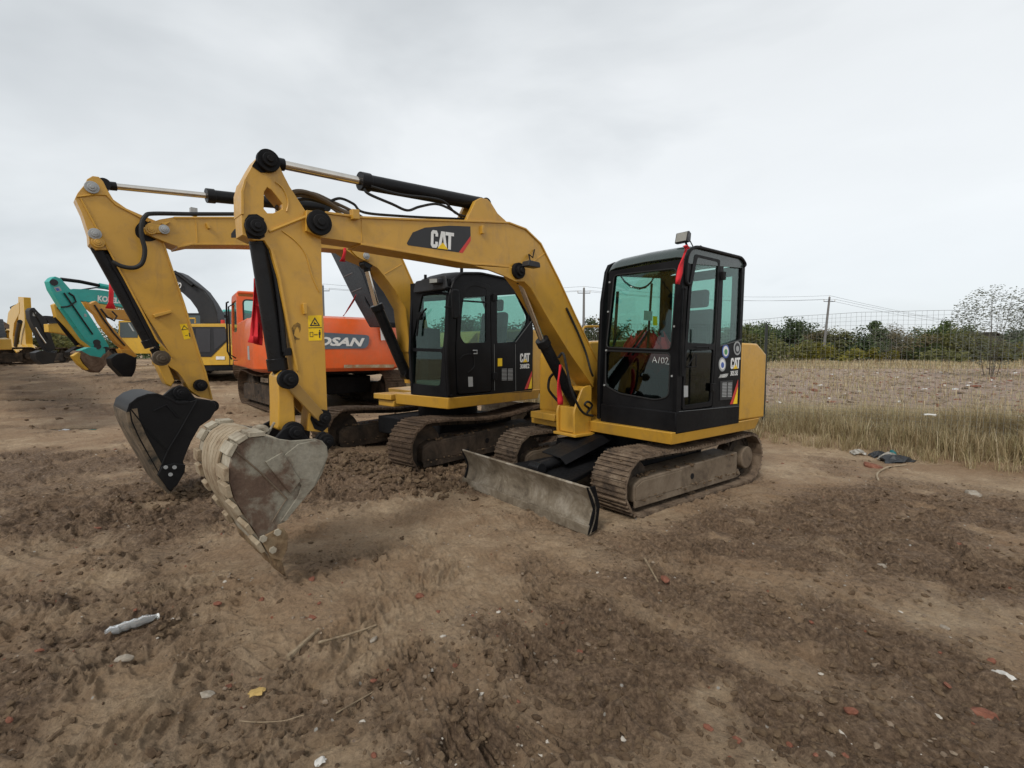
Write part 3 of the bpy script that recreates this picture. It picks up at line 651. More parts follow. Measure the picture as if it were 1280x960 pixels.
# the belt of trees and bushes: (px, top row, distance, half width m, kind, label)
TR = [(934, 407, 60, 2.6, 'mid', 'round green tree top just right of the near cab roof, behind the counterweight'), (960, 404, 62, 2.4, 'dark', 'dark green rounded tree right behind the black fence post'),
      (993, 402, 61, 2.3, 'dark', 'dark green round tree with the highest crown left of the leaning pole'), (977, 409, 63, 2.2, 'dark', 'low dark tree between two taller round green trees, left of the pole'),
      (1012, 412, 60, 2.0, 'brown', 'brownish tree just left of the leaning utility pole'), (945, 424, 56, 2.6, 'olive', 'olive bush low behind the counterweight and fence post'),
      (985, 425, 55, 2.6, 'olive', 'olive-green bush at the field edge under the highest round tree'), (1010, 430, 54, 1.7, 'yellow', 'yellow-leaved bush just left of the leaning pole foot'),
      (1055, 436, 54, 1.9, 'yellow', 'yellow-flowered bush just right of the pole foot'), (1043, 417, 58, 2.0, 'olive', 'pale olive tree directly behind the right side of the pole'),
      (1060, 412, 58, 2.3, 'dark', 'dark broad bush right of the pole with a flat top'), (1091, 405, 57, 1.8, 'dark', 'dark conifer with pointed top in the belt of trees'),
      (1078, 425, 56, 2.2, 'dark', 'very dark bush at the foot of the pointed conifer'), (1112, 410, 58, 2.2, 'grey', 'greyish twiggy tree right of the pointed conifer'),
      (1130, 416, 57, 2.8, 'brown', 'brown autumn bush in the middle of the right-hand belt'), (1100, 438, 53, 1.3, 'yellow', 'small yellow bush in front of the dark bushes'),
      (1160, 409, 60, 2.8, 'dark', 'dark green spreading tree left of the tallest green tree'), (1184, 402, 57, 2.2, 'mid', 'tallest bright green tree at right with ragged top'),
      (1155, 428, 55, 2.8, 'mid', 'green bush bank under the spreading tree at right'), (1200, 418, 54, 3.0, 'olive', 'broad yellow-green bush below the barn roof'),
      (1225, 424, 53, 2.6, 'olive', 'olive bush left of the dark bush near the right edge'), (1248, 430, 53, 2.0, 'brown', 'brownish dark bush under the right end of the barn roof'),
      (1266, 432, 52, 1.6, 'yellow', 'yellow bush close to the right edge of the photo'), (1278, 412, 60, 2.5, 'dark', 'dark tree at the right edge behind the leafy young tree'),
      (1310, 415, 58, 3.0, 'mid', 'green tree just outside the right edge'), (1180, 440, 50, 2.0, 'olive', 'low olive shrub at the edge of the rubble field'),
      (735, 402, 52, 2.2, 'dark', 'dark green tree seen left of the near cab beside the utility pole'), (712, 408, 53, 2.0, 'mid', 'mid green tree top seen under the near boom'), (755, 399, 52, 2.0, 'brown', 'brown-green tree directly behind the near cab'),
      (775, 409, 52, 2.4, 'mid', 'green tree seen through the left half of the near windscreen'), (810, 411, 54, 2.6, 'olive', 'olive tree seen through the middle of the near windscreen'), (845, 412, 55, 2.8, 'dark', 'dark tree behind the near cab post'), (885, 409, 57, 2.8, 'mid', 'green tree seen through the near cab door'), (912, 412, 58, 2.4, 'olive', 'olive tree seen through the rear side window of the near cab'),
      (690, 403, 52, 2.2, 'dark', 'dark tree just right of the middle machine engine hood'), (668, 400, 50, 2.2, 'mid', 'green tree behind the middle machine cab'), (640, 402, 50, 2.4, 'dark', 'dark green tree seen through the middle cab rear window'), (610, 398, 48, 2.4, 'dark', 'dark tree seen through the middle cab door window'), (580, 396, 48, 2.6, 'dark', 'dark tree behind the middle cab front'), (548, 400, 46, 2.4, 'mid', 'green tree seen through the middle windscreen'),
      (505, 402, 44, 2.2, 'olive', 'yellow-green tree between the orange machine and the middle cab'), (478, 399, 45, 2.2, 'mid', 'green bush just right of the orange machine'), (492, 425, 38, 1.8, 'olive', 'low olive bush right of the orange counterweight'), (450, 408, 46, 2.2, 'dark', 'dark tree behind the orange counterweight'),
      (415, 410, 47, 2.2, 'mid', 'green tree hidden mostly by the orange machine'), (288, 405, 46, 2.2, 'dark', 'dark tree between the yellow engine cover and the orange cab'), (330, 408, 46, 2.0, 'mid', 'tree behind the orange cab'),
      (96, 404, 48, 2.6, 'mid', 'green tree behind the teal machine bucket'), (80, 418, 42, 2.2, 'olive', 'olive scrub between the dark grey stick and the teal stick'), (60, 424, 44, 2.2, 'brown', 'brownish scrub behind the dark grey stick'), (96, 428, 40, 1.8, 'olive', 'low olive scrub left of the teal bucket'), (150, 410, 48, 2.6, 'dark', 'dark tree behind the small yellow machine'), (20, 425, 50, 2.4, 'mid', 'green scrub behind the front-facing golden machine'), (200, 412, 48, 2.6, 'mid', 'green tree hidden behind the middle stick'), (245, 410, 47, 2.4, 'dark', 'dark tree behind the yellow engine body')]
for i, (px, top, d, w, kind, label) in enumerate(TR):
    x = (px-640)/F*d; zt = H+(YH-top)/F*d; z0 = float(low(np.array(x), np.array(d)))
    dense = 4200 if px > 900 else 2000; w *= 1.12
    bush = top > 422
    tree('bush' if bush else 'tree', x, d, zt-z0+.1, w, kind, 1100 if bush else dense, 100+i, .17 if kind != 'grey' else .10, label, 'bush' if bush else 'tree', 'belt of trees and bushes at the far edge', clumps=14 if bush else 30, shape='cone' if 'conifer' in label else 'round', base=.03 if bush else .1)
# scrub mass low along the belt so no gap shows the horizon
def scrub():
    r = random.Random(5); V = []; Fc = []
    for i in range(16000):
        px = r.uniform(0, 1420); d = r.uniform(56, 66); x = (px-640)/F*d; z = float(r.random()**1.2*(2.2+1.2*float(vn(px*.04, 3, 9)))); p = Vector((x, d, z+.1))
        u = Vector((r.gauss(0, 1), r.gauss(0, 1), r.gauss(0, .6))).normalized(); w_ = u.orthogonal().normalized(); s = .26*r.uniform(.5, 1.3); o = len(V)
        V += [p-u*s, p+w_*s*.5, p+u*s, p-w_*s*.5]; Fc.append((o, o+1, o+2, o+3))
    mb = MB(); mb.v = V; mb.f = Fc; tag(mk('undergrowth', mb, LM['dark'], smooth=False), 'dense dark undergrowth filling the foot of the distant tree belt', 'undergrowth', None, 'stuff')
scrub()
# open young trees with few leaves
def airy(px, top, d, w, n, seed, label, name='young_tree', leaf=.07, kind='sparse'):
    r = random.Random(seed); x = (px-640)/F*d; h = H+(YH-top)/F*d; fr = Fr(x, d, 0, 0); t = root(name, fr, label, 'tree')
    tb = MB(); V = []; Fc = []
    for s in range(7):
        a = r.uniform(0, 6.28); rr = w*r.uniform(.3, 1); bx, by = rr*math.cos(a), rr*math.sin(a); hh = h*r.uniform(.72, 1)
        tb.path([(bx*.15, by*.15, -.1), (bx*.4, by*.4, hh*.4), (bx*.8, by*.8, hh*.75), (bx, by, hh)], lambda q: .013*(1-.8*q)+.004, 5, 3)
        for k in range(n//7):
            for _ in range(30):
                ux, uy, uz = r.uniform(-1, 1), r.uniform(-1, 1), r.uniform(-1, 1)
                if .15 < ux*ux+uy*uy+uz*uz < 1 and float(vn(ux*3+seed*9, uz*3+uy*2+s, 7)) > .36: break
            p = Vector((ux*w, uy*w, h*(.62+.38*uz*(1 if uz > 0 else 1.3))))
            u = Vector((r.gauss(0, 1), r.gauss(0, 1), r.gauss(0, .35))).normalized(); w_ = u.orthogonal().normalized(); sc = leaf*r.uniform(.5, 1.25); o = len(V)
            V += [p-u*sc, p+w_*sc*.45, p+u*sc, p-w_*sc*.45]; Fc.append((o, o+1, o+2, o+3))
    mk('trunk', tb, 'bark', t, fr); mb = MB(); mb.v = V; mb.f = Fc; mk('crown', mb, LM[kind], t, fr, smooth=False)
airy(1238, 356, 26, 1.8, 3600, 1, 'tall open young tree with scattered dark leaves at the right edge, over the fence')
airy(1292, 364, 25, 1.1, 1200, 2, 'second open young tree cut by the right edge of the photo')
airy(1110, 403, 50, 1.8, 600, 3, 'pale bare twiggy tree right of the pointed conifer', 'bare_tree', .09, 'grey')
airy(1025, 404, 56, 2.2, 400, 4, 'bare twiggy tree around the leaning utility pole', 'bare_tree', .08, 'grey')
airy(738, 396, 50, 1.5, 300, 5, 'bare twigs rising above the trees left of the near cab', 'bare_tree', .08, 'grey')
# barn roof in the trees
fr = Fr((1232-640)/F*64, 64, 8, .2); t = root('barn', fr, 'low grey-brown barn with a gable roof showing above the bushes at right', 'barn')
zt = H+(YH-416.5)/F*64-.2; mk('wall', MB().slab([(-4.2, 0, 0), (4.2, 0, 0), (4.2, 0, zt-1.2), (.8, 0, zt), (-4.2, 0, zt-.15)], (), (0, 5, 0)), flat('barn_wall', (.16, .13, .11), .8), t, fr)
mk('roof', MB().slab([(-4.5, -.4, zt-.14), (.8, -.4, zt+.02), (4.7, -.4, zt-1.35), (4.7, -.4, zt-1.22), (.8, -.4, zt+.17), (-4.5, -.4, zt)], (), (0, 6, 0)), flat('barn_roof', (.12, .105, .09), .8), t, fr)
# utility poles and wires
M['concrete'] = flat('pole_concrete', (.17, .165, .16), .8); M['cable'] = flat('cable', (.03, .03, .03), .6)
def pole(px, top, d, lean, label, arm=True):
    x = (px-640)/F*d; h = H+(YH-top)/F*d; fr = Fr(x, d, 0, 0); t = root('utility_pole', fr, label, 'utility pole', 'utility poles carrying the overhead line')
    mk('pole', MB().tube((0, 0, -.3), (lean, 0, h), .16, 12, .10), 'concrete', t, fr)
    if arm:
        mk('crossarm', MB().box((lean-.62, -.03, h-.53), (lean+.62, .03, h-.47)), 'cable', t, fr)
        for k in (-.6, 0, .6): mk('insulator', MB().tube((lean+k, 0, h-.45 if k else h), (lean+k, 0, h-.25 if k else h+.15), .05, 8), 'white', t, fr)
    return [Vector((x+lean+k, d, h-.25 if k else h+.15)) for k in (-.6, 0, .6)]
A = pole(406, 358, 46, 0, 'utility pole seen between the near stick and the middle boom'); B = pole(729, 361, 48, 0, 'upright utility pole between the near boom and the near cab')
Cc = pole(1027, 372, 54, .55, 'slightly leaning utility pole standing in the bushes at right')
Z0 = Vector((-62, 40, 9.2)); Z1 = Vector((110, 95, 5.5))
wi = root('overhead_wires', Fr(0, 50, 0, 6), 'thin overhead wires strung between the utility poles', 'wires')
mb = MB()
for k in range(3):
    for p, q, sag in ((A[k], B[k], .5), (B[k], Cc[k], .5), (Cc[k], Z1+Vector((0, 0, .3*k)), 1.2)):
        mb.path([p.lerp(q, t)-Vector((0, 0, sag*4*t*(1-t))) for t in [i/12 for i in range(13)]], .013, 4, 0)
mk('wire', mb, 'cable', wi, W)
# far plain horizon hedge on the left is the same belt; sky
wd = bpy.data.worlds.new('World'); bpy.context.scene.world = wd; wd.use_nodes = True; nt = wd.node_tree; bg = nt.nodes['Background']
sky = N(nt, 'ShaderNodeTexSky', sky_type='NISHITA'); sky.sun_disc = False; sky.sun_elevation = rad(44); sky.sun_rotation = rad(208)
tc = N(nt, 'ShaderNodeTexCoord').outputs['Generated']
nz = noise(nt, 1.6, 5, .5, .4, tc, (1, 1, 2.4)); nz2 = noise(nt, 4.5, 6, .55, .3, tc, (1, 1, 2.6))
sp0 = N(nt, 'ShaderNodeSeparateXYZ'); nt.links.new(tc, sp0.inputs[0])
s1 = N(nt, 'ShaderNodeMath', operation='MULTIPLY_ADD'); nt.links.new(sp0.outputs[0], s1.inputs[0]); s1.inputs[1].default_value = .17; nt.links.new(nz, s1.inputs[2])
s2 = N(nt, 'ShaderNodeMath', operation='MULTIPLY_ADD'); nt.links.new(sp0.outputs[2], s2.inputs[0]); s2.inputs[1].default_value = -.16; nt.links.new(s1.outputs[0], s2.inputs[2])
gr = ramp(nt, s2.outputs[0], [(.22, (3.15, 3.31, 3.40)), (.40, (4.00, 4.16, 4.23)), (.56, (4.65, 4.79, 4.84))])
gr = mix(nt, .55, gr, ramp(nt, nz2, [(.3, .96), (.7, 1.03)]), 'MULTIPLY')
sp = N(nt, 'ShaderNodeSeparateXYZ'); nt.links.new(tc, sp.inputs[0])
gr = mix(nt, 1.0, gr, ramp(nt, sp.outputs[2], [(0, (.90, .92, .95)), (.22, (1.05, 1.05, 1.05)), (.62, (.96, .96, .965))]), 'MULTIPLY')
c = mix(nt, .93, sky.outputs[0], gr); nt.links.new(c, bg.inputs[0]); bg.inputs[1].default_value = .15
sl = bpy.data.lights.new('sun', 'SUN'); sl.energy = 1.5; sl.angle = rad(14); sl.color = (1, .96, .9); so = bpy.data.objects.new('sun', sl); C.objects.link(so)
so.rotation_euler = (rad(46), 0, rad(-28)); 
cam = bpy.data.cameras.new('camera'); co_ = bpy.data.objects.new('camera', cam); C.objects.link(co_); bpy.context.scene.camera = co_
cam.sensor_width = 36; cam.lens = F/1280*36; cam.clip_end = 4000; cam.clip_start = .05
co_.location = EYE; co_.rotation_euler = (rad(90)-PITCH, 0, 0)
sc = bpy.context.scene; sc.view_settings.view_transform = 'Standard'; sc.view_settings.look = 'None'; sc.view_settings.gamma = 1; sc.view_settings.exposure = .34
# ================================================================ machines
def pin(name, m, px, py, Y, r, parent, mat='black_matt', out=.035, inner=True, rx=None):
    c = m.Y(px, py, Y); mb = MB().tube(c, c+Vector((0, out, 0)), r, 26); mb.tube(c, c+Vector((0, out*1.7, 0)), r*.62, 20)
    if inner: mb.tube(c, c+Vector((0, out*2.1, 0)), r*.30, 12)
    return mk(name, mb, mat, parent, m, .003)
def cat_letters(m, bl, br, tl, parent, tri=True, lift=.0035):
    bl, br, tl = Vector(bl), Vector(br), Vector(tl); u, w = br-bl, tl-bl; n = u.cross(w).normalized()
    P = lambda pts: [bl+u*a+w*b+n*lift for a, b in pts]
    mb = MB(); v = n*.0012
    mb.slab(P([(.30, .66), (.30, .82), (.24, 1), (.07, 1), (0, .86), (0, .14), (.07, 0), (.24, 0), (.30, .14), (.30, .36), (.19, .36), (.19, .2), (.11, .2), (.11, .8), (.19, .8), (.19, .66)]), (), v)
    mb.slab(P([(.31, 0), (.43, 1), (.59, 1), (.71, 0), (.60, 0), (.51, .72), (.42, 0)]), (), v)
    mb.slab(P([(.62, 1), (1, 1), (1, .80), (.875, .80), (.875, 0), (.755, 0), (.755, .80), (.62, .80)]), (), v)
    mk('lettering', mb, 'white', parent, m, smooth=False)
    if tri: mk('triangle_mark', MB().slab([p+n*.0025 for p in P([(.27, -.02), (.51, .36), (.75, -.02)])], (), v), 'yellow_decal', parent, m, smooth=False)
def crawler(m, r, yc, w, L, h, nshoe, mat, fmat, sag=.03, near=True, X0=0.0, lumps_=0, fz=.0):
    """one crawler: shoes all round, frame, idler, sprocket, rollers"""
    R = h/2; half = L/2-R; path = []
    n = 200
    per = 2*(2*half)+2*math.pi*R
    def at(s):
        s %= per
        if s < 2*half: return Vector((half-s, 0, 0)), 0, Vector((-1, 0, 0))           # along the ground, rearwards
        s -= 2*half
        if s < math.pi*R:
            a = s/R; return Vector((-half-R*math.sin(a), 0, R-R*math.cos(a))), a, None
        s -= math.pi*R
        if s < 2*half: t = s/(2*half); return Vector((-half+s, 0, h-sag*math.sin(math.pi*t)**2*1.0)), math.pi, None
        s -= 2*half; a = s/R; return Vector((half+R*math.sin(a), 0, R+R*math.cos(a))), math.pi+a, None
    mb = MB(); pitch = per/nshoe; links = MB()
    for k in range(nshoe):
        p, _, _ = at(k*pitch); q, _, _ = at(k*pitch+.01); d = (q-p).normalized(); nn = Vector((d.z, 0, -d.x))   # outward
        c = Vector((X0+p.x, yc, p.z+fz)); 
        if (c-Vector((X0, yc, R+fz))).dot(nn) < 0: nn = -nn
        t = .014
        mb.obox(c-nn*t, d*(pitch*.485), Vector((0, w/2, 0)), nn*t*.8)
        for j in (-.33, 0, .33): mb.obox(c+d*pitch*j+nn*.002, d*pitch*.055, Vector((0, w/2, 0)), nn*.012)
        links.obox(c-nn*.055, d*pitch*.42, Vector((0, w*.13, 0)), nn*.035)
        if k % 2 == 0: links.tube(c-nn*.055-Vector((0, w*.17, 0)), c-nn*.055+Vector((0, w*.17, 0)), .018, 8)
    t = mk('crawler_track', mb, mat, r, m, jitter=.0016)
    mk('track_chain', links, 'trackframe_dark', t, m)
    y0, y1 = yc-w*.36, yc+w*.36
    fr_ = MB(); x0, x1 = -half*.80, half+R*.32; z0, z1 = h*.22, h*.60
    prof = rounded([(X0+x0, y1, z0+fz), (X0+x1, y1, z0*1.0+fz), (X0+x1, y1, z1*.86+fz), (X0+x1-.10, y1, z1+fz), (X0+x0, y1, z1*1.10+fz)], .03)
    fr_.slab(prof, (), (0, -(y1-y0), 0))
    fo = mk('track_frame', fr_, fmat, t, m, .012)
    bar = MB().slab([(X0+x0*.97, y1+.004, z0*.62+fz), (X0+x1*.99, y1+.004, z0*.62+fz), (X0+x1*.99, y1+.004, z0*1.15+fz), (X0+x0*.97, y1+.004, z0*1.15+fz)], (), (0, -.02, 0))
    mk('guard_rail', bar, fmat, t, m, .004)
    xm = X0+x1*.30; mk('frame_cover', MB().slab([(xm, y1+.008, z0*1.15+fz), (X0+x1-.02, y1+.008, z0*1.15+fz), (X0+x1-.02, y1+.008, z1*.80+fz), (X0+x1-.12, y1+.008, z1*.93+fz), (xm, y1+.008, z1*.95+fz)], (), (0, -.012, 0)), fmat, t, m, .004)
    hole = MB().slab(circ((X0+x1*.12, y1+.003, (z0+z1)/2+fz), h*.055), (), (0, -.004, 0)); mk('frame_hole_shade', hole, 'black_matt', t, m)  # black disc on the solid frame paints the shade inside a hole
    mk('idler_wheel', MB().tube((X0+half, yc-w*.12, R+fz), (X0+half, yc+w*.12, R+fz), R-.055, 28), 'trackframe_dark', t, m, .01)
    sp = MB().tube((X0-half, yc-w*.10, R+fz), (X0-half, yc+w*.10, R+fz), R-.075, 28); 
    for k in range(17):
        a = 2*math.pi*k/17; sp.obox((X0-half+(R-.06)*math.cos(a), yc, R+fz+(R-.06)*math.sin(a)), Vector((math.cos(a), 0, math.sin(a)))*.03, (0, w*.06, 0), Vector((-math.sin(a), 0, math.cos(a)))*.018)
    mk('drive_sprocket', sp, 'trackframe_dark', t, m, .004)
    mk('travel_motor', MB().tube((X0-half, yc, R+fz), (X0-half, yc+w*.40, R+fz), R*.46, 26).tube((X0-half, yc-w*.4, R+fz), (X0-half, yc, R+fz), R*.46, 26), fmat, t, m, .012)
    cake = MB(); rs_ = random.getstate(); random.seed(int(abs(yc)*100)+nshoe)
    for k in range(150 if near else 60):
        u = random.random()
        if u < .45:
            s_ = (2*half+math.pi*R)+random.random()*(2*half+math.pi*R*.8); p_, _, _ = at(s_); rock_mb(cake, (X0+p_.x, yc+random.uniform(-.46, .46)*w, p_.z+fz+.002), random.uniform(.008, .026), .5)
        elif u < .8: rock_mb(cake, (X0+random.uniform(x0, x1-.1), yc+random.uniform(.05, .36)*w*1, z1*1.04+fz), random.uniform(.012, .035), .6)
        else: rock_mb(cake, (X0+random.uniform(x0, x1), y1+.006+random.random()*.01, random.uniform(z0, z0*1.3)+fz), random.uniform(.008, .018), .6)
    random.setstate(rs_); mk('packed_mud', cake, 'mud', t, m, smooth=False)['kind'] = 'stuff'
    nr = max(4, int(L/.5))
    for k in range(nr):
        x = -half*.85+(half*1.75)*k/(nr-1); mk('roller', MB().tube((X0+x, yc-w*.30, h*.20+fz), (X0+x, yc+w*.30, h*.20+fz), h*.085, 14).tube((X0+x, yc-w*.34, h*.20+fz), (X0+x, yc+w*.365, h*.20+fz), h*.035, 10), fmat, t, m)
    return t
def cyl(name, m, a, b, c, r, rr, parent, Yoff=0, mat='cyl', col=True):
    """hydraulic cylinder: rod end a, gland b, far end of the barrel c"""
    a, b, c = Vector(a), Vector(b), Vector(c); d = (c-b).normalized()
    mb = MB().tube(b, c, r, 26)
    if col: mb.tube(b-d*.01, b+d*.07, r*1.16, 26)
    mb.tube(c-d*.02, c+d*.03, r*1.02, 20); s = Vector((0, r*.9, 0)); mb.tube(c+d*.06-s, c+d*.06+s, r*.9, 20)
    t = mk(name, mb, mat, parent, m, .004)
    d2 = (b-a).normalized(); mk('piston_rod', MB().tube(a, b, rr, 20), 'chrome', t, m)
    mk('rod_eye', MB().tube(a-s*1.0, a+s*1.0, r*.85, 20).tube(a+d2*.01, a+d2*.10, rr*1.35, 16), mat, t, m, .004); return t
def link3(n): return n

# ---------------------------------------------------------------- near excavator
A0 = gnd(840, 557, .625)
m = Fr(1.386, 5.70, 217.5, 0)
a = m.i @ A0; YS = a.y; XF = a.x; DX = .55-XF+0.0
ex = root('compact_excavator', m, 'yellow compact excavator nearest the camera, black cab marked A102 and front dozer blade', 'excavator', 'excavators parked on the mud yard')
YS1 = YS
def sY(pts, Y=None): return m.Ys(pts, YS if Y is None else Y)
# crawlers and undercarriage
crawler(m, ex, .98-.20, .40, 2.50, .56, 39, 'shoe', 'trackframe', .02)
crawler(m, ex, -.98+.20, .40, 2.50, .56, 39, 'shoe', 'trackframe', .02)
mk('undercarriage_frame', MB().box((-.55, -.62, .22), (.60, .62, .46)).tube((0, 0, .40), (0, 0, .64), .40, 32), 'black_matt', ex, m, .02)
# blade
bl = MB(); prof = []
zt, xt = .385, 1.70
for i in range(13):
    t = i/12; z = .005+t*zt; x = xt-.075*math.sin(math.pi*t)+.02*t; prof.append((x, 0, z))
bl.strip(prof, -.98, .98, .022, 1)
bd = mk('dozer_blade', bl, 'blade', ex, m, .004)
for s in (-1, 1):
    y = .98*s; mk('blade_end_plate', MB().slab([(xt-.10, y, .02), (xt+.015, y, .0), (xt-.055, y, .2), (xt+.025, y, zt+.012), (xt-.07, y, zt+.012), (xt-.13, y, .22)], (), (0, -.018*s, 0)), 'black', bd, m, .004)
mk('cutting_edge', MB().box((xt-.012, -.975, -.01), (xt+.016, .975, .075)), 'blade', bd, m, .004)
mk('blade_frame', MB().slab([(xt-.09, -.50, .27), (xt-.09, .50, .27), (.55, .24, .36), (.55, -.24, .36)], (), (0, 0, -.05)).box((xt-.12, -.52, .12), (xt-.085, .52, .30)), 'black', ex, m, .01)
mk('blade_cylinder', MB().tube((1.45, .02, .34), (.55, .02, .44), .055, 20).tube((1.45, -.05, .34), (1.45, .10, .34), .06, 20), 'cyl', ex, m, .004)
mk('cylinder_guard', MB().slab([(1.25, -.13, .455), (1.25, .15, .44), (.52, .15, .62), (.52, -.13, .635)], (), (0, 0, -.012)).slab([(1.25, .15, .44), (1.22, .20, .37), (.50, .20, .55), (.52, .15, .62)], (), (0, -.010, 0)), 'black', ex, m, .003)
# upper deck
ZD0, ZD1 = .625, .745
XR = m.Y(947, 537, YS).x; XT = m.Y(954.5, 522, YS).x
dk = [(XF-.02, YS-.02, ZD0), (XF, YS-.99, ZD0), (XF-.02, -YS+.35, ZD0), (XF-.15, -YS+.05, ZD0), (XR, -YS+.03, ZD0), (XR-.22, 0, ZD0), (XR, YS-.02, ZD0)]
mb = MB(); lo_ = [Vector(p) for p in rounded(dk, .03, 2)]; hi_ = [Vector((p.x*1.0+(.03 if p.x > 0 else -.06), p.y*1.022, ZD1)) for p in lo_]; n_ = len(lo_)
mb.add(lo_+hi_, [(i, (i+1) % n_, n_+(i+1) % n_, n_+i) for i in range(n_)]+[tuple(range(n_)), tuple(range(2*n_-1, n_-1, -1))])
mk('upper_deck', mb, 'cat', ex, m, .006)
mk('slew_ring', MB().tube((0, 0, .56), (0, 0, .63), .46, 36), 'black_matt', ex, m)
# counterweight and hoods
cw = sY([(927, 428.5), (947, 429.5), (958.2, 443), (955, 521.5), (923.4, 526)]); cw = [Vector((p.x, YS, p.z)) for p in cw]
mb = MB(); n_ = 12; rows = []
for k in range(n_+1):
    t = -1+2*k/n_; bul = (1-t*t)*.26; y = YS*t; rows.append([Vector((p.x-(bul if i in (1, 2, 3) else 0), y, p.z)) for i, p in enumerate(cw)])
for rw in rows: mb.v += rw
for k in range(n_):
    for i in range(5): mb.f.append((k*5+i, k*5+(i+1) % 5, (k+1)*5+(i+1) % 5, (k+1)*5+i))
mb.f += [tuple(range(5)), tuple(n_*5+4-i for i in range(5))]
mk('counterweight', mb, 'cat', ex, m, .02)
xb = cw[0].x
mk('engine_hood', MB().slab(rounded([(xb+.02, -YS+.04, ZD1), (XF-.10, -YS+.04, ZD1), (XF-.10, -YS+.04, 1.46), (XF-.22, -YS+.04, 1.62), (xb+.02, -YS+.04, 1.66)], .05), (), (0, YS+.22-.5, 0)), 'cat', ex, m, .02)
mk('hood_handrail', MB().path([(XF-.30, -.42, 1.60), (XF-.30, -.42, 1.78), (XF-.42, -.42, 1.81), (XF-.75, -.42, 1.81), (XF-.85, -.42, 1.78), (XF-.85, -.42, 1.60)], .014, 10, 3), 'gold', ex, m)
mk('front_step', MB().box((XF-.06, -YS+.18, .70), (XF+.16, -.42, .78)).box((XF-.05, -YS+.10, .62), (XF+.08, -.42, .70)), 'cat', ex, m, .008)
# --- cab
side = sY([(845, 538), (846.5, 455), (851, 367), (857, 323), (861, 312.5), (869, 308.5), (926, 322.5), (931.5, 332), (927.5, 426), (923.5, 526)])
fp0 = side[0]; fn = (side[3]-side[0]).cross(Vector((0, 1, 0)))
def Fn(pts, off=0): return [m.on(a, b, fp0+Vector((off, 0, 0)), fn) for a, b in pts]
CW = 1.0
def shiftY(P, d): return [p+Vector((0, d, 0)) for p in P]
doorh = sY([(866.5, 315.5), (901, 323), (890.5, 509), (851, 514), (854.5, 432), (859.5, 360)])
rwin = sY([(905, 326), (928, 332.5), (924.5, 424), (900.5, 432)])
mb = MB().slab(rounded(side, .02), [rounded(doorh, .03), rounded(rwin, .02)], (0, -.045, 0))
cab = mk('cab', mb, 'black', ex, m, .008)
mk('side_window', MB().slab(rounded(shiftY(rwin, -.02), .02), (), (0, -.004, 0)), 'glass', cab, m, smooth=False)
# door
din = sY([(868, 317.5), (899.8, 324.8), (889.3, 507.5), (852.4, 512.5), (855.6, 432), (860.8, 360)]); din = shiftY(din, .006)
dg1 = shiftY(sY([(871.5, 321.5), (897.5, 327.5), (892.3, 430), (859, 428.5), (864, 360)]), .006); dg2 = shiftY(sY([(858, 437), (891.5, 437), (887.5, 502), (855, 507)]), .006)
door = mk('cab_door', MB().slab(rounded(din, .03), [rounded(dg1, .03), rounded(dg2, .03)], (0, -.03, 0)), 'black', ex, m, .006)
mk('window_pane', MB().slab(rounded(shiftY(dg1, -.012), .03), (), (0, -.004, 0)), 'glass', door, m, smooth=False)
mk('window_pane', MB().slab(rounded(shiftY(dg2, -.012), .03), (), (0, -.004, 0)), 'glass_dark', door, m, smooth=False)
hq = shiftY(sY([(857, 459), (866, 443), (868, 444), (867.5, 458)]), .02); mk('door_handle', MB().path(hq+[hq[0]], .006, 6, 0), 'black_matt', door, m)
hh = shiftY(sY([(868, 434), (883, 433.5), (884, 437), (868, 438)]), .02); mk('grab_bar', MB().path(hh, .006, 6, 0), 'black_matt', door, m)
for (a_, b_) in ((902.5, 345), (889.5, 484)): 
    c = m.Y(a_, b_, YS+.006); mk('hinge', MB().box((c.x-.025, c.y, c.z-.04), (c.x+.025, c.y+.03, c.z+.04)), 'black_matt', door, m, .004)
mk('door_label', MB().slab(shiftY(sY([(854, 482), (859, 482), (859, 496), (854, 496.5)]), .009), (), (0, -.002, 0)), 'grey_decal', door, m, smooth=False)
# far side, rear, front frames
far = shiftY(side, -CW); fw = shiftY(sY([(868, 322), (926, 330), (922, 432), (858, 432)]), -CW)
mk('cab_wall', MB().slab(far, [rounded(fw, .04)], (0, .04, 0)), 'black', cab, m, .006); mk('side_window', MB().slab(rounded(shiftY(fw, .02), .04), (), (0, .004, 0)), 'glass', cab, m, smooth=False)
xr = max(side[7].x, side[8].x)
def rear(y, z): p = side[9].lerp(side[7], (z-side[9].z)/(side[7].z-side[9].z)); return Vector((p.x, y, z))
z0, z1 = side[9].z, side[7].z
mk('cab_wall', MB().slab([rear(YS-.02, z0), rear(YS-.02, z1), rear(YS-CW+.02, z1), rear(YS-CW+.02, z0)], [[rear(YS-.12, 1.55), rear(YS-.12, z1-.10), rear(YS-CW+.12, z1-.10), rear(YS-CW+.12, 1.55)]], (.04, 0, 0)), 'black', cab, m, .006)
mk('rear_window', MB().slab([rear(YS-.12, 1.55), rear(YS-.12, z1-.10), rear(YS-CW+.12, z1-.10), rear(YS-CW+.12, 1.55)], (), (.004, 0, 0)), 'glass', cab, m, smooth=False)
fo = Fn([(744.5, 535)])[0]
def FN(y, z):                             # point of the slanted front plane
    t = (z-side[0].z)/(side[3].z-side[0].z); return Vector((side[0].x+(side[3].x-side[0].x)*t, y, z))
YL = YS-CW
wg1 = [FN(YS-.085, 2.17), FN(YL+.085, 2.17), FN(YL+.085, 1.475), FN(YS-.085, 1.475)]
u_ = Fn([(768, 344), (846.5, 335.5), (838.8, 437.5), (758, 434.5)]); l_ = Fn([(757.5, 438.5), (838.3, 441.5), (836, 496), (820, 500), (775, 492), (757, 482)])
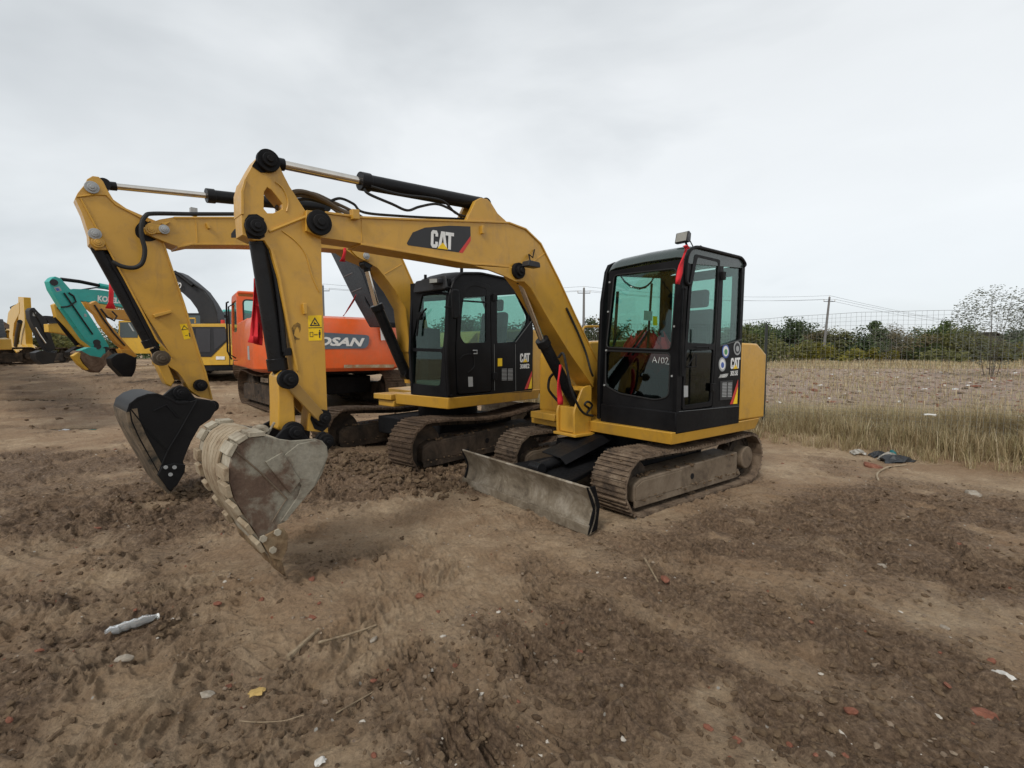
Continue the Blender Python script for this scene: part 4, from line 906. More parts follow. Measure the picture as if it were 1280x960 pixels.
outer = [Fn([(p, q)])[0] for p, q in ((749, 481), (753, 397), (762, 347), (769, 322))]
yl_ = sum(p.y for p in outer)/4; YL = yl_
fro = [FN(YS-.012, side[0].z+.0), FN(YS-.012, side[3].z), FN(YL+.01, side[3].z), FN(YL+.01, side[0].z)]
CWr = YS-YL
mk('cab_front_frame', MB().slab(fro, [rounded(u_, .03), rounded(l_, [.03, .03, .08, .10, .10, .08])], (-.045, 0, 0)), 'black', cab, m, .008)
mk('upper_windscreen', MB().slab(rounded([p+Vector((-.012, 0, 0)) for p in u_], .03), (), (-.004, 0, 0)), 'glass', cab, m, smooth=False)
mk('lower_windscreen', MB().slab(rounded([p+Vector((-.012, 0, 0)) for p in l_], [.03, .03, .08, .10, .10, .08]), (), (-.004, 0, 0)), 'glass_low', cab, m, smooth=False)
for q in (u_, l_): mk('window_seal', MB().path([p+Vector((.003, 0, 0)) for p in rounded(q, .05)+[rounded(q, .05)[0]]], .008, 6, 0), 'rubber', cab, m)
# roof: curved front, flat top, over the whole width
rp = [side[3], Vector((side[4].x, 0, side[4].z)), side[5], side[6], side[7]]; top = [Vector((p.x, YS-.01, p.z)) for p in rp]
rr_ = rounded([Vector((side[3].x-.06, YS, side[3].z-.03)), side[3]]+[side[4], side[5]]+[side[6], side[7], Vector((side[7].x+.06, YS, side[7].z-.02))], [0, 0, .06, .08, .05, 0, 0], 5)
M['roofgrey'] = paint('grey_green_roof', (.030, .046, .042), .25, (.05, .055, .05), .25, .3)
mb = MB(); inset = .05
def roofrow(y, dz): return [Vector((p.x, y, p.z+dz)) for p in rr_]
cols_ = [(YS+.002, -.015), (YS-.03, .012), (YS-.10, .026), ((YS+YL)/2, .035), (YL+.10, .026), (YL+.03, .012), (YL-.002, -.015)]
for y, dz in cols_: mb.v += roofrow(y, dz)
K = len(rr_)
for a_ in range(len(cols_)-1):
    for b_ in range(K): mb.f.append((a_*K+b_, a_*K+(b_+1) % K, (a_+1)*K+(b_+1) % K, (a_+1)*K+b_))
mb.f += [tuple(range(K)), tuple((len(cols_)-1)*K+K-1-i for i in range(K))]
mk('roof', mb, 'roofgrey', cab, m, .004)
mk('rain_gutter', MB().path([p+Vector((0, .012, .0)) for p in rounded([side[3]-Vector((0, 0, .25)), side[3], side[4], side[5], side[6], side[7]], .06, 5)], .016, 8, 0), 'black', cab, m)
mk('corner_grip', MB().path([p+Vector((.03, .02, 0)) for p in sY([(853, 470), (854, 420), (857, 365), (856, 362)])], .013, 8, 3), 'black_matt', cab, m)
# cab base plinth
pb_ = [Vector((side[0].x+.012, YS+.004, ZD1-.02)), Vector((side[0].x+.012, YL, ZD1-.02)), Vector((side[9].x, YL, ZD1-.02)), Vector((side[9].x, YS+.004, ZD1-.02))]
zb = m.Y(846, 515, YS).z
mk('cab_plinth', MB().slab(pb_, (), (0, 0, zb-ZD1+.02)), 'black', cab, m, .012)
# interior
cx_ = (side[0].x+side[9].x)/2-.05; cy_ = (YS+YL)/2
mk('cab_floor', MB().box((side[9].x+.05, YL+.05, .93), (side[0].x-.06, YS-.06, .97)).box((side[9].x+.04, YL+.05, .95), (side[9].x+.34, YS-.06, 1.22)), 'cabin_grey', cab, m)
seat = mk('operator_seat', MB().slab(rounded([(cx_-.30, cy_+.24, 1.20), (cx_+.20, cy_+.24, 1.24), (cx_+.22, cy_+.24, 1.36), (cx_-.28, cy_+.24, 1.34)], .05), (), (0, -.48, 0))
          .slab(rounded([(cx_-.40, cy_+.22, 1.28), (cx_-.26, cy_+.22, 1.30), (cx_-.36, cy_+.22, 1.98), (cx_-.48, cy_+.22, 1.96)], .06), (), (0, -.44, 0)).box((cx_-.25, cy_-.2, .96), (cx_+.18, cy_+.2, 1.22)), 'seat', ex, m, .03)
mk('headrest', MB().slab(rounded([(cx_-.47, cy_+.13, 2.0), (cx_-.37, cy_+.13, 2.0), (cx_-.40, cy_+.13, 2.20), (cx_-.48, cy_+.13, 2.19)], .04), (), (0, -.26, 0)), 'seat', seat, m, .03)
cons = MB()
for s in (-1, 1):
    cons.slab(rounded([(cx_-.25, cy_+s*.32+.07, 1.2), (cx_+.22, cy_+s*.32+.07, 1.3), (cx_+.22, cy_+s*.32+.07, 1.46), (cx_-.25, cy_+s*.32+.07, 1.42)], .04), (), (0, -.14, 0)); cons.tube((cx_+.14, cy_+s*.32, 1.45), (cx_+.18, cy_+s*.32, 1.64), .012, 8); cons.tube((cx_+.18, cy_+s*.32, 1.62), (cx_+.19, cy_+s*.32, 1.74), .028, 10)
for s in (-.09, .09): cons.tube((side[0].x-.28, cy_+s, .97), (side[0].x-.24, cy_+s, 1.30), .012, 8)
cons.box((side[0].x-.22, YL+.08, .97), (side[0].x-.10, YL+.20, 1.45))
mk('control_levers', cons, 'black_matt', ex, m, .01)
pst = MB(); pst.path([FN((YS+YL)/2+.02, 1.47)-Vector((.10, 0, 0)), FN((YS+YL)/2-.0, 2.20)-Vector((.14, 0, 0))], .012, 8, 0); pst.path([FN(YL+.09, 1.48)-Vector((.05, 0, 0)), FN(YL+.10, 2.15)-Vector((.05, 0, 0))], .016, 8, 0)
mk('inner_post', pst, 'black_matt', cab, m)
wip = MB().path([FN(YL+.30, 1.47)+Vector((-.03, 0, 0)), FN(YL+.52, 1.75)+Vector((-.03, 0, 0))], .010, 8, 0).path([FN(YL+.36, 1.47)+Vector((-.025, 0, 0)), FN(YL+.56, 1.72)+Vector((-.025, 0, 0))], .016, 8, 0)
mk('wiper', wip, 'black_matt', cab, m)
mk('inner_sticker', MB().slab([p-Vector((.02, 0, 0)) for p in Fn([(803.5, 388), (814, 389), (813.5, 401), (803, 400)])], (), (-.001, 0, 0)), 'grey_decal', cab, m, smooth=False)
mk('inner_sticker', MB().slab([p-Vector((.02, 0, 0)) for p in Fn([(814.5, 395), (820, 395.4), (820, 407), (814.5, 406.4)])], (), (-.001, 0, 0)), 'yellow_decal', cab, m, smooth=False)
# hand-written number on the glass
hw = MB(); g3 = lambda *q: hw.path([Vector(p)-Vector((.006, 0, 0)) for p in Fn(q)], .0024, 5, 0)
g3((815, 453), (817.5, 446), (820.5, 453.5)); g3((816, 450.5), (819.5, 450.8)); g3((824, 446.5), (822.5, 454)); g3((826.5, 447.5), (829.3, 447.5), (829.8, 453), (827, 454), (826, 450.5), (826.5, 447.5)); g3((831, 449), (833, 446.8), (834.6, 449), (831.5, 455), (836, 455.2))
mk('handwritten_number', hw, 'white', cab, m)
# decals of the rear side panel
D = lambda pts, e=.0035: shiftY(sY(pts), e)
def disc(cx, cy, rx, ry, mat, par, e):
    return mk('round_sticker', MB().slab(D([(cx+rx*math.cos(2*math.pi*i/28), cy+ry*math.sin(2*math.pi*i/28)) for i in range(28)], e), (), (0, -.001, 0)), mat, par, m, smooth=False)
for cx, cy, c1, c2, c3 in ((906.8, 439, 'blue_decal', 'white', 'green_decal'), (921.3, 435.2, 'grey_decal', 'dark', 'grey_decal'), (902.6, 455.5, 'grey_decal', 'white', 'blue_decal')):
    disc(cx, cy, 4.5, 8.8, c1, cab, .003); disc(cx, cy, 3.3, 6.6, c2, cab, .0046); disc(cx, cy+.8, 1.9, 3.6, c3, cab, .0062)
pc = sY([(912.7, 461.3), (924.3, 460.2), (913.3, 447.6)]); cat_letters(m, pc[0], pc[1], pc[2], cab)
pc = sY([(912.6, 469.8), (921.8, 469.0), (912.9, 463.7)]); text('305.5E', pc[0], pc[1], pc[2], 'white', cab, m, bold=.03)
pc = sY([(898.2, 472.6), (909.4, 471.2), (898.8, 468.2)]); text('ANBBERF', pc[0], pc[1], pc[2], 'white', cab, m, bold=.03, shear=.4)
mk('vent_panel', MB().slab(D([(900, 476.5), (915.5, 475.5), (914.6, 499), (899.5, 500.5)], .006), (), (0, -.006, 0)), 'black_decal', cab, m, .002)
for (x0_, x1_) in ((902.3, 907.6), (909.3, 914.2)):
    vb = MB()
    for k in range(10): yy = 478.5+k*1.85; vb.slab(D([(x0_-.06*k, yy), (x1_-.06*k, yy-.3), (x1_-.06*k, yy+.7), (x0_-.06*k, yy+1.0)], .009), (), (0, -.003, 0))
    mk('vent_grille', vb, 'grey_decal', cab, m, smooth=False)
mk('red_stripe', MB().slab(D([(912.3, 505.3), (922.3, 474.5), (922.0, 483.5), (915.6, 505)]), (), (0, -.001, 0)), 'red_decal', cab, m, smooth=False)
mk('yellow_wedge', MB().slab(D([(915.9, 505), (922.0, 484), (921.2, 504.6)]), (), (0, -.001, 0)), 'yellow_decal', cab, m, smooth=False)
mk('panel_seam', MB().path(D([(899.5, 432.8), (926.5, 424.5)], .004), .0035, 5, 0), 'cabin_grey', cab, m); mk('panel_seam', MB().path(D([(848, 514.5), (923, 507.8)], .006), .003, 5, 0), 'cabin_grey', cab, m)
for (a_, b_) in ((750, 481), (752.8, 438), (757.5, 390), (762.5, 353)): mk('frame_bolt', MB().tube(FN(YL+.03, m.on(a_, b_, fp0, fn).z), FN(YL+.03, m.on(a_, b_, fp0, fn).z)+Vector((.012, 0, 0)), .010, 10), 'grey_decal', cab, m)
for (a_, b_) in ((843.5, 408), (840.5, 470)): p = m.on(a_, b_, fp0, fn); mk('frame_bolt', MB().tube(p, p+Vector((.012, 0, 0)), .010, 10), 'grey_decal', cab, m)
# work lamp on the roof
lp = m.Y(854, 298, YS-.12); t_ = mk('work_lamp', MB().slab(rounded([lp+Vector((.045, .075, -.045)), lp+Vector((.02, .075, .06)), lp+Vector((-.05, .055, .045)), lp+Vector((-.04, .055, -.04))], .015), (), (0, -.14, 0)), 'dark', ex, m, .008)
mk('lamp_bracket', MB().path([lp+Vector((-.03, 0, -.02)), lp+Vector((-.05, .02, -.08)), lp+Vector((-.04, .02, -.13))], .010, 8, 0), 'black_matt', t_, m)
mk('lamp_lens', MB().slab([lp+Vector((.0475, .062, -.036)), lp+Vector((.0245, .062, .05)), lp+Vector((.0245, -.052, .05)), lp+Vector((.0475, -.052, -.036))], (), (.003, 0, .001)), 'lamp', t_, m, smooth=False)
mk('lamp_cable', MB().path([lp+Vector((-.05, 0, -.05)), lp+Vector((-.10, -.0, .0)), lp+Vector((-.14, .04, -.09)), lp+Vector((-.22, .05, -.05)), lp+Vector((-.26, .08, -.10))], .006, 6, 4), 'rubber', t_, m)
mk('roof_knob', MB().tube(side[6]+Vector((.10, -.03, 0)), side[6]+Vector((.10, -.03, .03)), .014, 10), 'black_matt', cab, m)

# --- boom, stick, bucket in the plane of the boom
m0 = m; m = m0.sub(XF+.12, -.15, 6)
YB = 0; TH = .115                       # plane and half thickness
yN, yF = YB+TH, YB-TH
def bY(pts, Y=None): return m.Ys(pts, yN if Y is None else Y)
boom_o = [(384, 262), (407, 264.5), (452, 270.5), (522, 273.5), (588, 275.5), (637, 277.5), (658, 285.5), (677, 304), (700, 350), (721, 396), (747.5, 451), (742.5, 483), (714, 442), (688, 400), (664, 359), (647, 336), (637, 333), (615, 330.5), (591, 329), (520, 316), (452, 304), (402, 296.5), (384, 288)]
def boxbeam(name, outer, yN, yF, top_i, bot_i, mat, parent, hole=(), lip=.012, t=.016, label=None, m=m):
    P = m.Ys(outer, yN); c = sum(P, Vector())/len(P)
    core = [Vector((p.x, yN-lip, p.z)) for p in P]; H_ = [[Vector((p.x, yN-lip, p.z)) for p in m.Ys(h, yN)] for h in hole]
    o = mk(name, MB().slab(core, H_, (0, -(yN-yF-2*lip), 0)), mat, parent, m, .003, label=label)
    for idx, up in ((top_i, 1), (bot_i, -1)):
        if idx: 
            pr = [Vector((P[i].x, 0, P[i].z)) for i in idx]; mb = MB(); mid = pr[len(pr)//2]; 
            # thickness to the inside
            d = (pr[1]-pr[0]).normalized(); nn = Vector((-d.z, 0, d.x)); s = 1 if nn.dot(c-pr[0]) > 0 else -1
            sm = [Vector(q) for q in pr]
            mb.strip([q-Vector((0, 0, 0)) for q in sm], yF, yN, t, s)
            # push the strip a hair outward so faces never coincide
            mb.v = [Vector((v.x-nn.x*s*.003, v.y, v.z-nn.z*s*.003)) for v in mb.v]
            mk('flange_plate', mb, mat, o, m, .003)
    return o
boom = boxbeam('boom', boom_o, yN, yF, list(range(1, 11)), [20, 19, 18, 17, 16, 15, 14, 13, 12, 11], 'cat', ex)
pin('pin_boss', m, 398, 279, yN-.002, .082, boom, out=.03)
pin('pin_boss', m, 646, 339, yN-.004, .075, boom, out=.04)
br = bY([(584, 277), (596.5, 250), (603, 246.5), (611, 248), (616, 253), (624, 266), (638, 279)]); mk('cylinder_bracket', MB().slab([p+Vector((0, -.02, 0)) for p in br], (), (0, -.045, 0)).slab([p+Vector((0, -.155, 0)) for p in br], (), (0, -.045, 0)), 'cat', boom, m, .004)
mk('weld_lug', MB().slab([p+Vector((0, .03, 0)) for p in bY([(438, 262), (447, 263), (448, 275), (439, 274.5)])], (), (0, -.05, 0)), 'cat', boom, m, .004)
mk('weld_lug', MB().slab([p+Vector((0, .015, 0)) for p in bY([(601.5, 282), (604.5, 282.5), (604.5, 292.5), (601.5, 292)])], (), (0, -.04, 0)), 'cat', boom, m, .003)
for w_ in (((453, 272), (453, 302)), ((682, 316), (664, 330)),): mk('weld_seam', MB().path([p+Vector((0, -.011, 0)) for p in bY(w_)], .004, 6, 0), 'cat', boom, m)
# heavier web around the cylinder pin
mk('pin_web', MB().slab([p+Vector((0, .003, 0)) for p in bY([(592, 332), (636, 335), (652, 330), (665, 345), (672, 370), (680, 388), (664, 361), (655, 352), (644, 352), (630, 345), (612, 338)])], (), (0, -.02, 0)), 'cat', boom, m, .003)
pl = [(508.5, 304), (516, 290.5), (531, 284.5), (561, 282), (588, 283), (588.3, 295), (573.5, 315.5), (510, 306.5)]
dl = mk('boom_decal', MB().slab(bY(pl, yN-.0105), (), (0, -.001, 0)), 'black_decal', boom, m, smooth=False)
mk('red_stripe', MB().slab(bY([(588.3, 295), (588.4, 301), (578.5, 316.3), (573.5, 315.5)], yN-.0105), (), (0, -.001, 0)), 'red_decal', boom, m, smooth=False)
pc = bY([(538, 309.3), (566.5, 312.6), (538.6, 287.3)], yN-.0105); cat_letters(m, pc[0], pc[1], pc[2], boom)
# boom light
c = m.Y(658, 332, yN+.05); bl_ = mk('boom_lamp', MB().slab(rounded([c+Vector((.07, 0, -.02)), c+Vector((.05, 0, .035)), c+Vector((-.09, 0, .03)), c+Vector((-.10, 0, -.02))], .015), (), (0, .09, 0)), 'dark', ex, m, .008)
mk('lamp_bracket', MB().path([c+Vector((-.03, .03, 0)), m.Y(661, 318, yN), m.Y(666, 322, yN+.03), m.Y(668, 312, yN)], .007, 6, 0), 'black_matt', bl_, m)
# swing bracket at the boom foot
mk('swing_bracket', MB().slab(rounded([Vector((XF-.02, -.15+.14, ZD0-.035)), Vector((XF+.24, -.15+.14, ZD0-.035)), Vector((XF+.25, -.01, .86)), Vector((XF+.12, -.01, 1.12)), Vector((XF-.02, -.01, 1.14))], .05), (), (0, -.03, 0))
   .slab(rounded([Vector((XF-.02, -.27, ZD0-.035)), Vector((XF+.24, -.27, ZD0-.035)), Vector((XF+.25, -.27, .86)), Vector((XF+.12, -.27, 1.12)), Vector((XF-.02, -.27, 1.14))], .05), (), (0, -.03, 0)).box((XF-.04, -.32, ZD0-.04), (XF+.27, .03, ZD0-.01)).box((XF+.08, -.268, .62), (XF+.215, -.042, .90)).slab([Vector((XF-.0, -.042, 1.0)), Vector((XF+.11, -.042, 1.08)), Vector((XF-.0, -.042, 1.12))], (), (0, -.226, 0)), 'cat', ex, m0, .006)
mk('hose_bundle', MB().path([m.Y(741, 470, yN+.04), m.Y(738, 462, yN+.06), m.Y(732, 440, yN+.02), m.Y(722, 415, yN+.01), m.Y(708, 385, yN)], .012, 8, 5).path([m.Y(741, 520, yN+.05), m.Y(728, 515, yN+.10), m.Y(716, 492, yN+.12), m.Y(709, 463, yN+.10), m.Y(704, 442, yN+.06), m.Y(698, 447, yN)], .013, 8, 6)
   .path([m.Y(712, 515, yF), m.Y(703, 517, yF), m.Y(700, 505, yF-.05), m.Y(690, 493, yF-.1), m.Y(685.5, 485, yF-.1), m.Y(687, 473, yF-.08), m.Y(692, 467, yF)], .015, 8, 6).path([m.Y(738, 511, yN+.03), m.Y(731, 506, yN+.08), m.Y(735, 502, yN+.09), m.Y(740, 507, yN+.04), m.Y(734, 516, yN+.08)], .012, 8, 5), 'rubber', ex, m)
# boom cylinder in front of the boom underside
YC = YB
cyl('boom_cylinder', m, m.Y(646, 341, YC), m.Y(677.5, 425, YC), m.Y(724, 515, YC), .062, .031, ex)
# stick
stick_o = [(302.5, 268), (302, 239), (306, 224), (315, 207.5), (321.5, 197), (330, 188.5), (337, 187.5), (344, 191), (349, 204), (356, 219), (363, 232.5), (385, 266.5), (392, 272), (401, 284), (402.5, 300), (404, 370), (407.5, 440), (410, 506), (411, 541), (385.5, 539), (388, 512), (384, 498), (371, 484), (371.5, 464), (363, 422.5), (352, 365), (349, 347), (339, 312), (331, 300), (318, 300), (304, 293)]
yNs, yFs = yN+.0, yF-.0
hole = [(331, 239), (335, 233.5), (340, 236.7), (354, 254), (354, 260.6), (342.5, 266), (335, 266), (330.5, 260.6)]
yNs = YB+.085; yFs = YB-.085
stickp = boxbeam('stick', stick_o, yNs, yFs, [2, 1, 0], [27, 26, 25, 24, 23], 'cat', ex, [hole])
mb = MB()
for q in (((337, 289), (383, 270.5)), ):
    mb.path([p+Vector((0, -.008, 0)) for p in bY(q, yNs)], .010, 6, 0)
mk('stiffener_rib', mb, 'cat', stickp, m)
mk('weld_seam', MB().path([p+Vector((0, -.010, 0)) for p in bY([(345, 227), (355, 236), (361, 252), (359, 264)], yNs)], .006, 6, 4).path([p+Vector((0, -.010, 0)) for p in bY([(353, 288), (370, 301), (383, 318), (391, 345), (400, 365)], yNs)], .005, 6, 4), 'cat', stickp, m)
dk_ = bY([(315, 207.5), (321.5, 197), (330, 188.3), (337, 187.2), (344, 191), (349, 204), (345, 212), (337, 216), (326, 215.5)], yNs-.008); mk('greased_pin_area', MB().slab(dk_, (), (0, -.003, 0)), 'black_matt', stickp, m, smooth=False)
pin('pin_boss', m, 334, 202, yNs-.012, .068, stickp); 
ob = bY([(307, 290), (306, 275), (311, 268), (321, 267.5), (330, 273), (331, 296), (325, 299), (310, 298)], yNs-.007); mk('greased_pin_area', MB().slab(ob, (), (0, -.003, 0)), 'black_matt', stickp, m, smooth=False)
pin('pin_boss', m, 318.5, 284, yNs-.012, .062, stickp); pin('pin_boss', m, 401, 521.5, yNs-.012, .055, stickp, out=.05); 
gr_ = bY([(391, 512), (388, 524), (393, 536), (403, 540), (411, 533), (411.5, 512), (408, 513), (409, 521), (398, 512)], yNs-.007)
mk('greased_pin_area', MB().slab(gr_, (), (0, -.003, 0)), 'black_matt', stickp, m, smooth=False)
mk('weld_lug', MB().slab([p+Vector((0, .015, 0)) for p in bY([(378, 379.5), (382.5, 379), (383.5, 392.5), (379.5, 393)], yNs)], (), (0, -.03, 0)), 'cat', stickp, m, .003)
# warning label: triangle and figure
wl = mk('warning_label', MB().slab(bY([(385, 394.5), (402, 394), (402.5, 425.5), (386, 426)], yNs-.0105), (), (0, -.001, 0)), 'yellow_decal', stickp, m, smooth=False)
q = MB(); e_ = yNs-.009
tri_o = bY([(387, 407.5), (393.6, 396.5), (400.2, 407.3)], e_); tri_i = bY([(389.2, 406.2), (393.6, 399), (398, 406.1)], e_); q.slab(tri_o, [tri_i], (0, -.001, 0))
q.slab(bY([(392, 405.3), (393, 402), (393.8, 403.2), (395.6, 404.2), (396.2, 405.2)], e_), (), (0, -.001, 0)); q.slab(bY([(385.6, 409.3), (402.1, 409), (402.1, 409.9), (385.6, 410.2)], e_), (), (0, -.001, 0))
q.slab(bY([(387.2, 415), (391.4, 415), (391.5, 421), (387.4, 421)], e_), [bY([(387.8, 415.6), (390.9, 415.6), (391, 420.4), (387.9, 420.4)], e_)], (0, -.001, 0))
q.slab(bY([(392.6, 418.3), (393.8, 417.3), (393.8, 417.9), (396, 417.9), (396, 417.3), (397.2, 418.3), (396, 419.3), (396, 418.7), (393.8, 418.7), (393.8, 419.3)], e_), (), (0, -.001, 0))
q.slab(bY([(398.6, 414.6), (400.6, 414.5), (400.9, 418.3), (400.2, 418.5), (400.3, 422.3), (398.9, 422.4), (398.8, 418.5), (398.3, 418.4)], e_), (), (0, -.001, 0)); q.slab(bY([(399.1+.8*math.cos(i*.785)+.5, 413.3+1.0*math.sin(i*.785)) for i in range(8)], e_), (), (0, -.001, 0))
mk('pictogram', q, 'black_decal', stickp, m, smooth=False)
M['scrape'] = crust('scraped_paint', [(.07, .045, .02), (.20, .12, .035), (.36, .20, .04)], 30, .7, .3, .004)
mk('scrape_mark', MB().slab(bY([(364.5, 410), (367, 406), (372, 403), (375.5, 405), (376, 412), (374.5, 416), (373.3, 411), (371.5, 408), (368.5, 413), (367.5, 419), (371, 422), (375, 423), (374, 425), (370, 425), (369, 430), (368, 424), (366, 417)], yNs-.0112), (), (0, -.0006, 0)), 'scrape', stickp, m, smooth=False)
# stick cylinder above the boom with its hoses
YK = YB
k0, k1, k2 = m.Y(335, 202, YK), m.Y(451, 226.5, YK), m.Y(598, 254.5, YK)
sc_ = cyl('stick_cylinder', m, k0, k1, k2, .057, .029, ex)
mk('cylinder_hose', MB().path([m.Y(455, 236, YK+.03), m.Y(462, 243, YK+.04), m.Y(490, 255, YK+.04), m.Y(509, 263, YK+.04), m.Y(524, 258.5, YK+.04), m.Y(545, 255, YK+.05), m.Y(562, 261, YK+.05), m.Y(577, 271, YK+.03)], .0105, 8, 5).path([m.Y(464, 233, YK+.06), m.Y(500, 243, YK+.065), m.Y(535, 247, YK+.065), m.Y(555, 252, YK+.06), m.Y(569, 266, YK+.05), m.Y(583, 271, YK+.03)], .010, 8, 5), 'rubber', sc_, m)
for i_, (c_, w2) in enumerate((('hose_dirty', .016), ('hose_dirty', .014), ('rubber', .011))):
    o_ = -.03*i_; mk('boom_hose', MB().path([m.Y(345, 262-3*i_, YB-.02+o_), m.Y(355, 250, YB+o_), m.Y(368, 240+i_*5, YB+o_), m.Y(385, 241+i_*4, YB+o_), m.Y(405, 250+i_*2, YB+o_), m.Y(425, 262, YB+o_), m.Y(440, 268, YB+.05+o_)], w2, 8, 6), c_, boom, m)
mk('boom_hose', MB().path([m.Y(410, 253, YB-.05), m.Y(425, 248, YB-.05), m.Y(442, 255, YB-.04), m.Y(455, 265.5, YB-.02), m.Y(500, 270, YB), m.Y(560, 273, YB), m.Y(630, 275.5, YB)], .010, 8, 6), 'rubber', boom, m)
# bucket cylinder in front of the stick
c0, c1, c2 = m.Y(319.5, 285, YB), m.Y(346, 460, YB), m.Y(322, 305, YB)
bc = cyl('bucket_cylinder', m, m.Y(357.5, 473.5, YB), m.Y(347.5, 461, YB), m.Y(323, 303, YB), .055, .030, ex)
mk('cylinder_hose', MB().path([m.Y(334, 310, YB+.03), m.Y(344, 345, YB+.035), m.Y(349, 375, YB+.045), m.Y(353, 410, YB+.055), m.Y(356, 440, YB+.06)], .016, 10, 5).path([m.Y(336, 300, YB+.03), m.Y(343, 330, YB), m.Y(346, 360, YB)], .010, 8, 5), 'cyl', bc, m)
mk('hose_clamp', MB().slab([p+Vector((0, .08, 0)) for p in bY([(350, 436), (359, 435), (359.5, 444), (351, 445)], YB)], (), (0, -.08, 0)), 'black_matt', bc, m, .003)
# links
for o_ in (.095, -.125):
    P_ = bY([(352, 470), (362, 468), (402, 514), (404, 524), (396, 526), (354, 481)], YB+.1); mk('idler_link', MB().slab([Vector((p.x, YB+o_+.03, p.z)) for p in P_], (), (0, -.03, 0)), 'cat_dusty', ex, m, .005)
P_ = bY([(345, 470), (351, 463), (367, 466), (366, 500), (367, 518), (369, 538), (357, 541), (346, 536), (346, 500)], YB+.06); hl = mk('bucket_link', MB().slab([Vector((p.x, YB+.09, p.z)) for p in P_], (), (0, -.18, 0)), 'cat', ex, m, .008)
pin('pin_boss', m, 358, 474, YB+.13, .062, hl, out=.05); pin('pin_boss', m, 364.5, 539, YB+.13, .066, hl, out=.05)
# bucket
BW = .39; yb0, yb1 = YB+BW, YB-BW
bk_side = [(410.5, 569), (409, 558), (403, 551), (394.5, 548.5), (380, 550), (365, 551), (350, 549), (331.5, 545.5), (312, 547), (298, 556), (290, 570), (286.5, 586), (287, 603), (292, 622), (301, 638), (312, 655), (322, 670), (330, 684), (338, 697), (349, 697), (357, 676), (346, 668), (347, 656), (356, 653), (366, 640), (379, 622), (394.5, 607.5), (403, 592)]
P = m.Ys(bk_side, yb0)
def smear(name, x0, kx):
    mm, nt, pp, oo = newmat(name); tc = N(nt, 'ShaderNodeTexCoord').outputs['Object']; sp = N(nt, 'ShaderNodeSeparateXYZ'); nt.links.new(tc, sp.inputs[0])
    n1 = noise(nt, 4.2, 9, .68, .5, tc); n2 = noise(nt, 40, 6, .7, 0, tc)
    g = N(nt, 'ShaderNodeMath', operation='MULTIPLY_ADD'); nt.links.new(sp.outputs[0], g.inputs[0]); g.inputs[1].default_value = -kx; g.inputs[2].default_value = kx*x0
    h_ = N(nt, 'ShaderNodeMath', operation='ADD'); nt.links.new(g.outputs[0], h_.inputs[0]); nt.links.new(n1, h_.inputs[1])
    c_ = ramp(nt, h_.outputs[0], [(.30, (.070, .040, .028)), (.50, (.115, .075, .052)), (.62, (.225, .205, .16)), (.85, (.31, .29, .235))])
    c_ = mix(nt, .8, c_, ramp(nt, n2, [(.25, .65), (.75, 1.3)]), 'MULTIPLY'); nt.links.new(c_, pp.inputs['Base Color']); pp.inputs['Roughness'].default_value = .7; pp.inputs['Specular IOR Level'].default_value = .3
    bump(nt, pp, n2, .4, .008); return mm
xm_ = (m0.i @ (m.m @ (sum(P, Vector())/len(P)))).x
M['bucket_side'] = smear('clay_smeared_side', xm_+.14, .46); M['bucket_patch'] = M['bucket_side']
mb = MB().slab(P, (), (0, -.022, 0)).slab([Vector((p.x, yb1+.022, p.z)) for p in P], (), (0, -.022, 0))
bk = mk('bucket', mb, 'bucket_side', ex, m, .004)
shell = [Vector((p.x, 0, p.z)) for p in P[6:20]]
c_in = sum([Vector((p.x, 0, p.z)) for p in P], Vector())/len(P)
mb = MB()
mb.strip(shell, yb1+.004, yb0-.004, .022, 1 if (Vector((-(shell[1]-shell[0]).z, 0, (shell[1]-shell[0]).x))).dot(c_in-shell[0]) > 0 else -1)
sh = mk('bucket_shell', mb, 'bucket_clay', bk, m)
def offs(pr, d):
    out = []; n = len(pr)
    for i, p in enumerate(pr):
        t = (pr[min(i+1, n-1)]-pr[max(i-1, 0)]).normalized(); nn = Vector((-t.z, 0, t.x))
        if nn.dot(p-c_in) < 0: nn = -nn
        out.append(p+nn*d)
    return out
# wear strips: edge shrouds at both sides and ribs running round the back
def seg(i, f): j = min(int(i), len(shell)-2); t = i-j; return shell[j].lerp(shell[j+1], t)
o1 = offs(shell, .004); o2 = offs(shell, .030)
def qp(L_, s): j = max(0, min(int(s), len(L_)-2)); return L_[j].lerp(L_[j+1], s-j)
cl_ = [(1.0, 2.05), (2.12, 3.0), (3.08, 4.1), (4.9, 5.9), (6.1, 6.95), (7.5, 8.25), (8.9, 9.7), (10.4, 11.3)]
for y0_, y1_, nm in ((yb0+.012, yb0-.17, 0), (yb1-.012, yb1+.11, 1)):
    for s0, s1 in cl_:
        pts = [qp(o1, s0), qp(o1, s1), qp(o2, s1-.08), qp(o2, s0+.08)]
        mk('wear_block', MB().slab([Vector((p.x, y0_, p.z)) for p in pts], (), (0, y1_-y0_, 0)), 'bucket_clay' if s0 < 4 else 'bucket_rib', bk, m, .003)
for k in range(6):
    y = yb0-.215-k*.070
    pr = [qp(o1, 1.2+i*.4) for i in range(23)]; mb = MB(); sgn = 1 if (Vector((-(pr[1]-pr[0]).z, 0, (pr[1]-pr[0]).x))).dot(pr[0]-c_in) > 0 else -1
    mb.strip(pr, y-.029, y+.029, .015, sgn); mk('wear_strip', mb, 'bucket_rib', bk, m, .002)
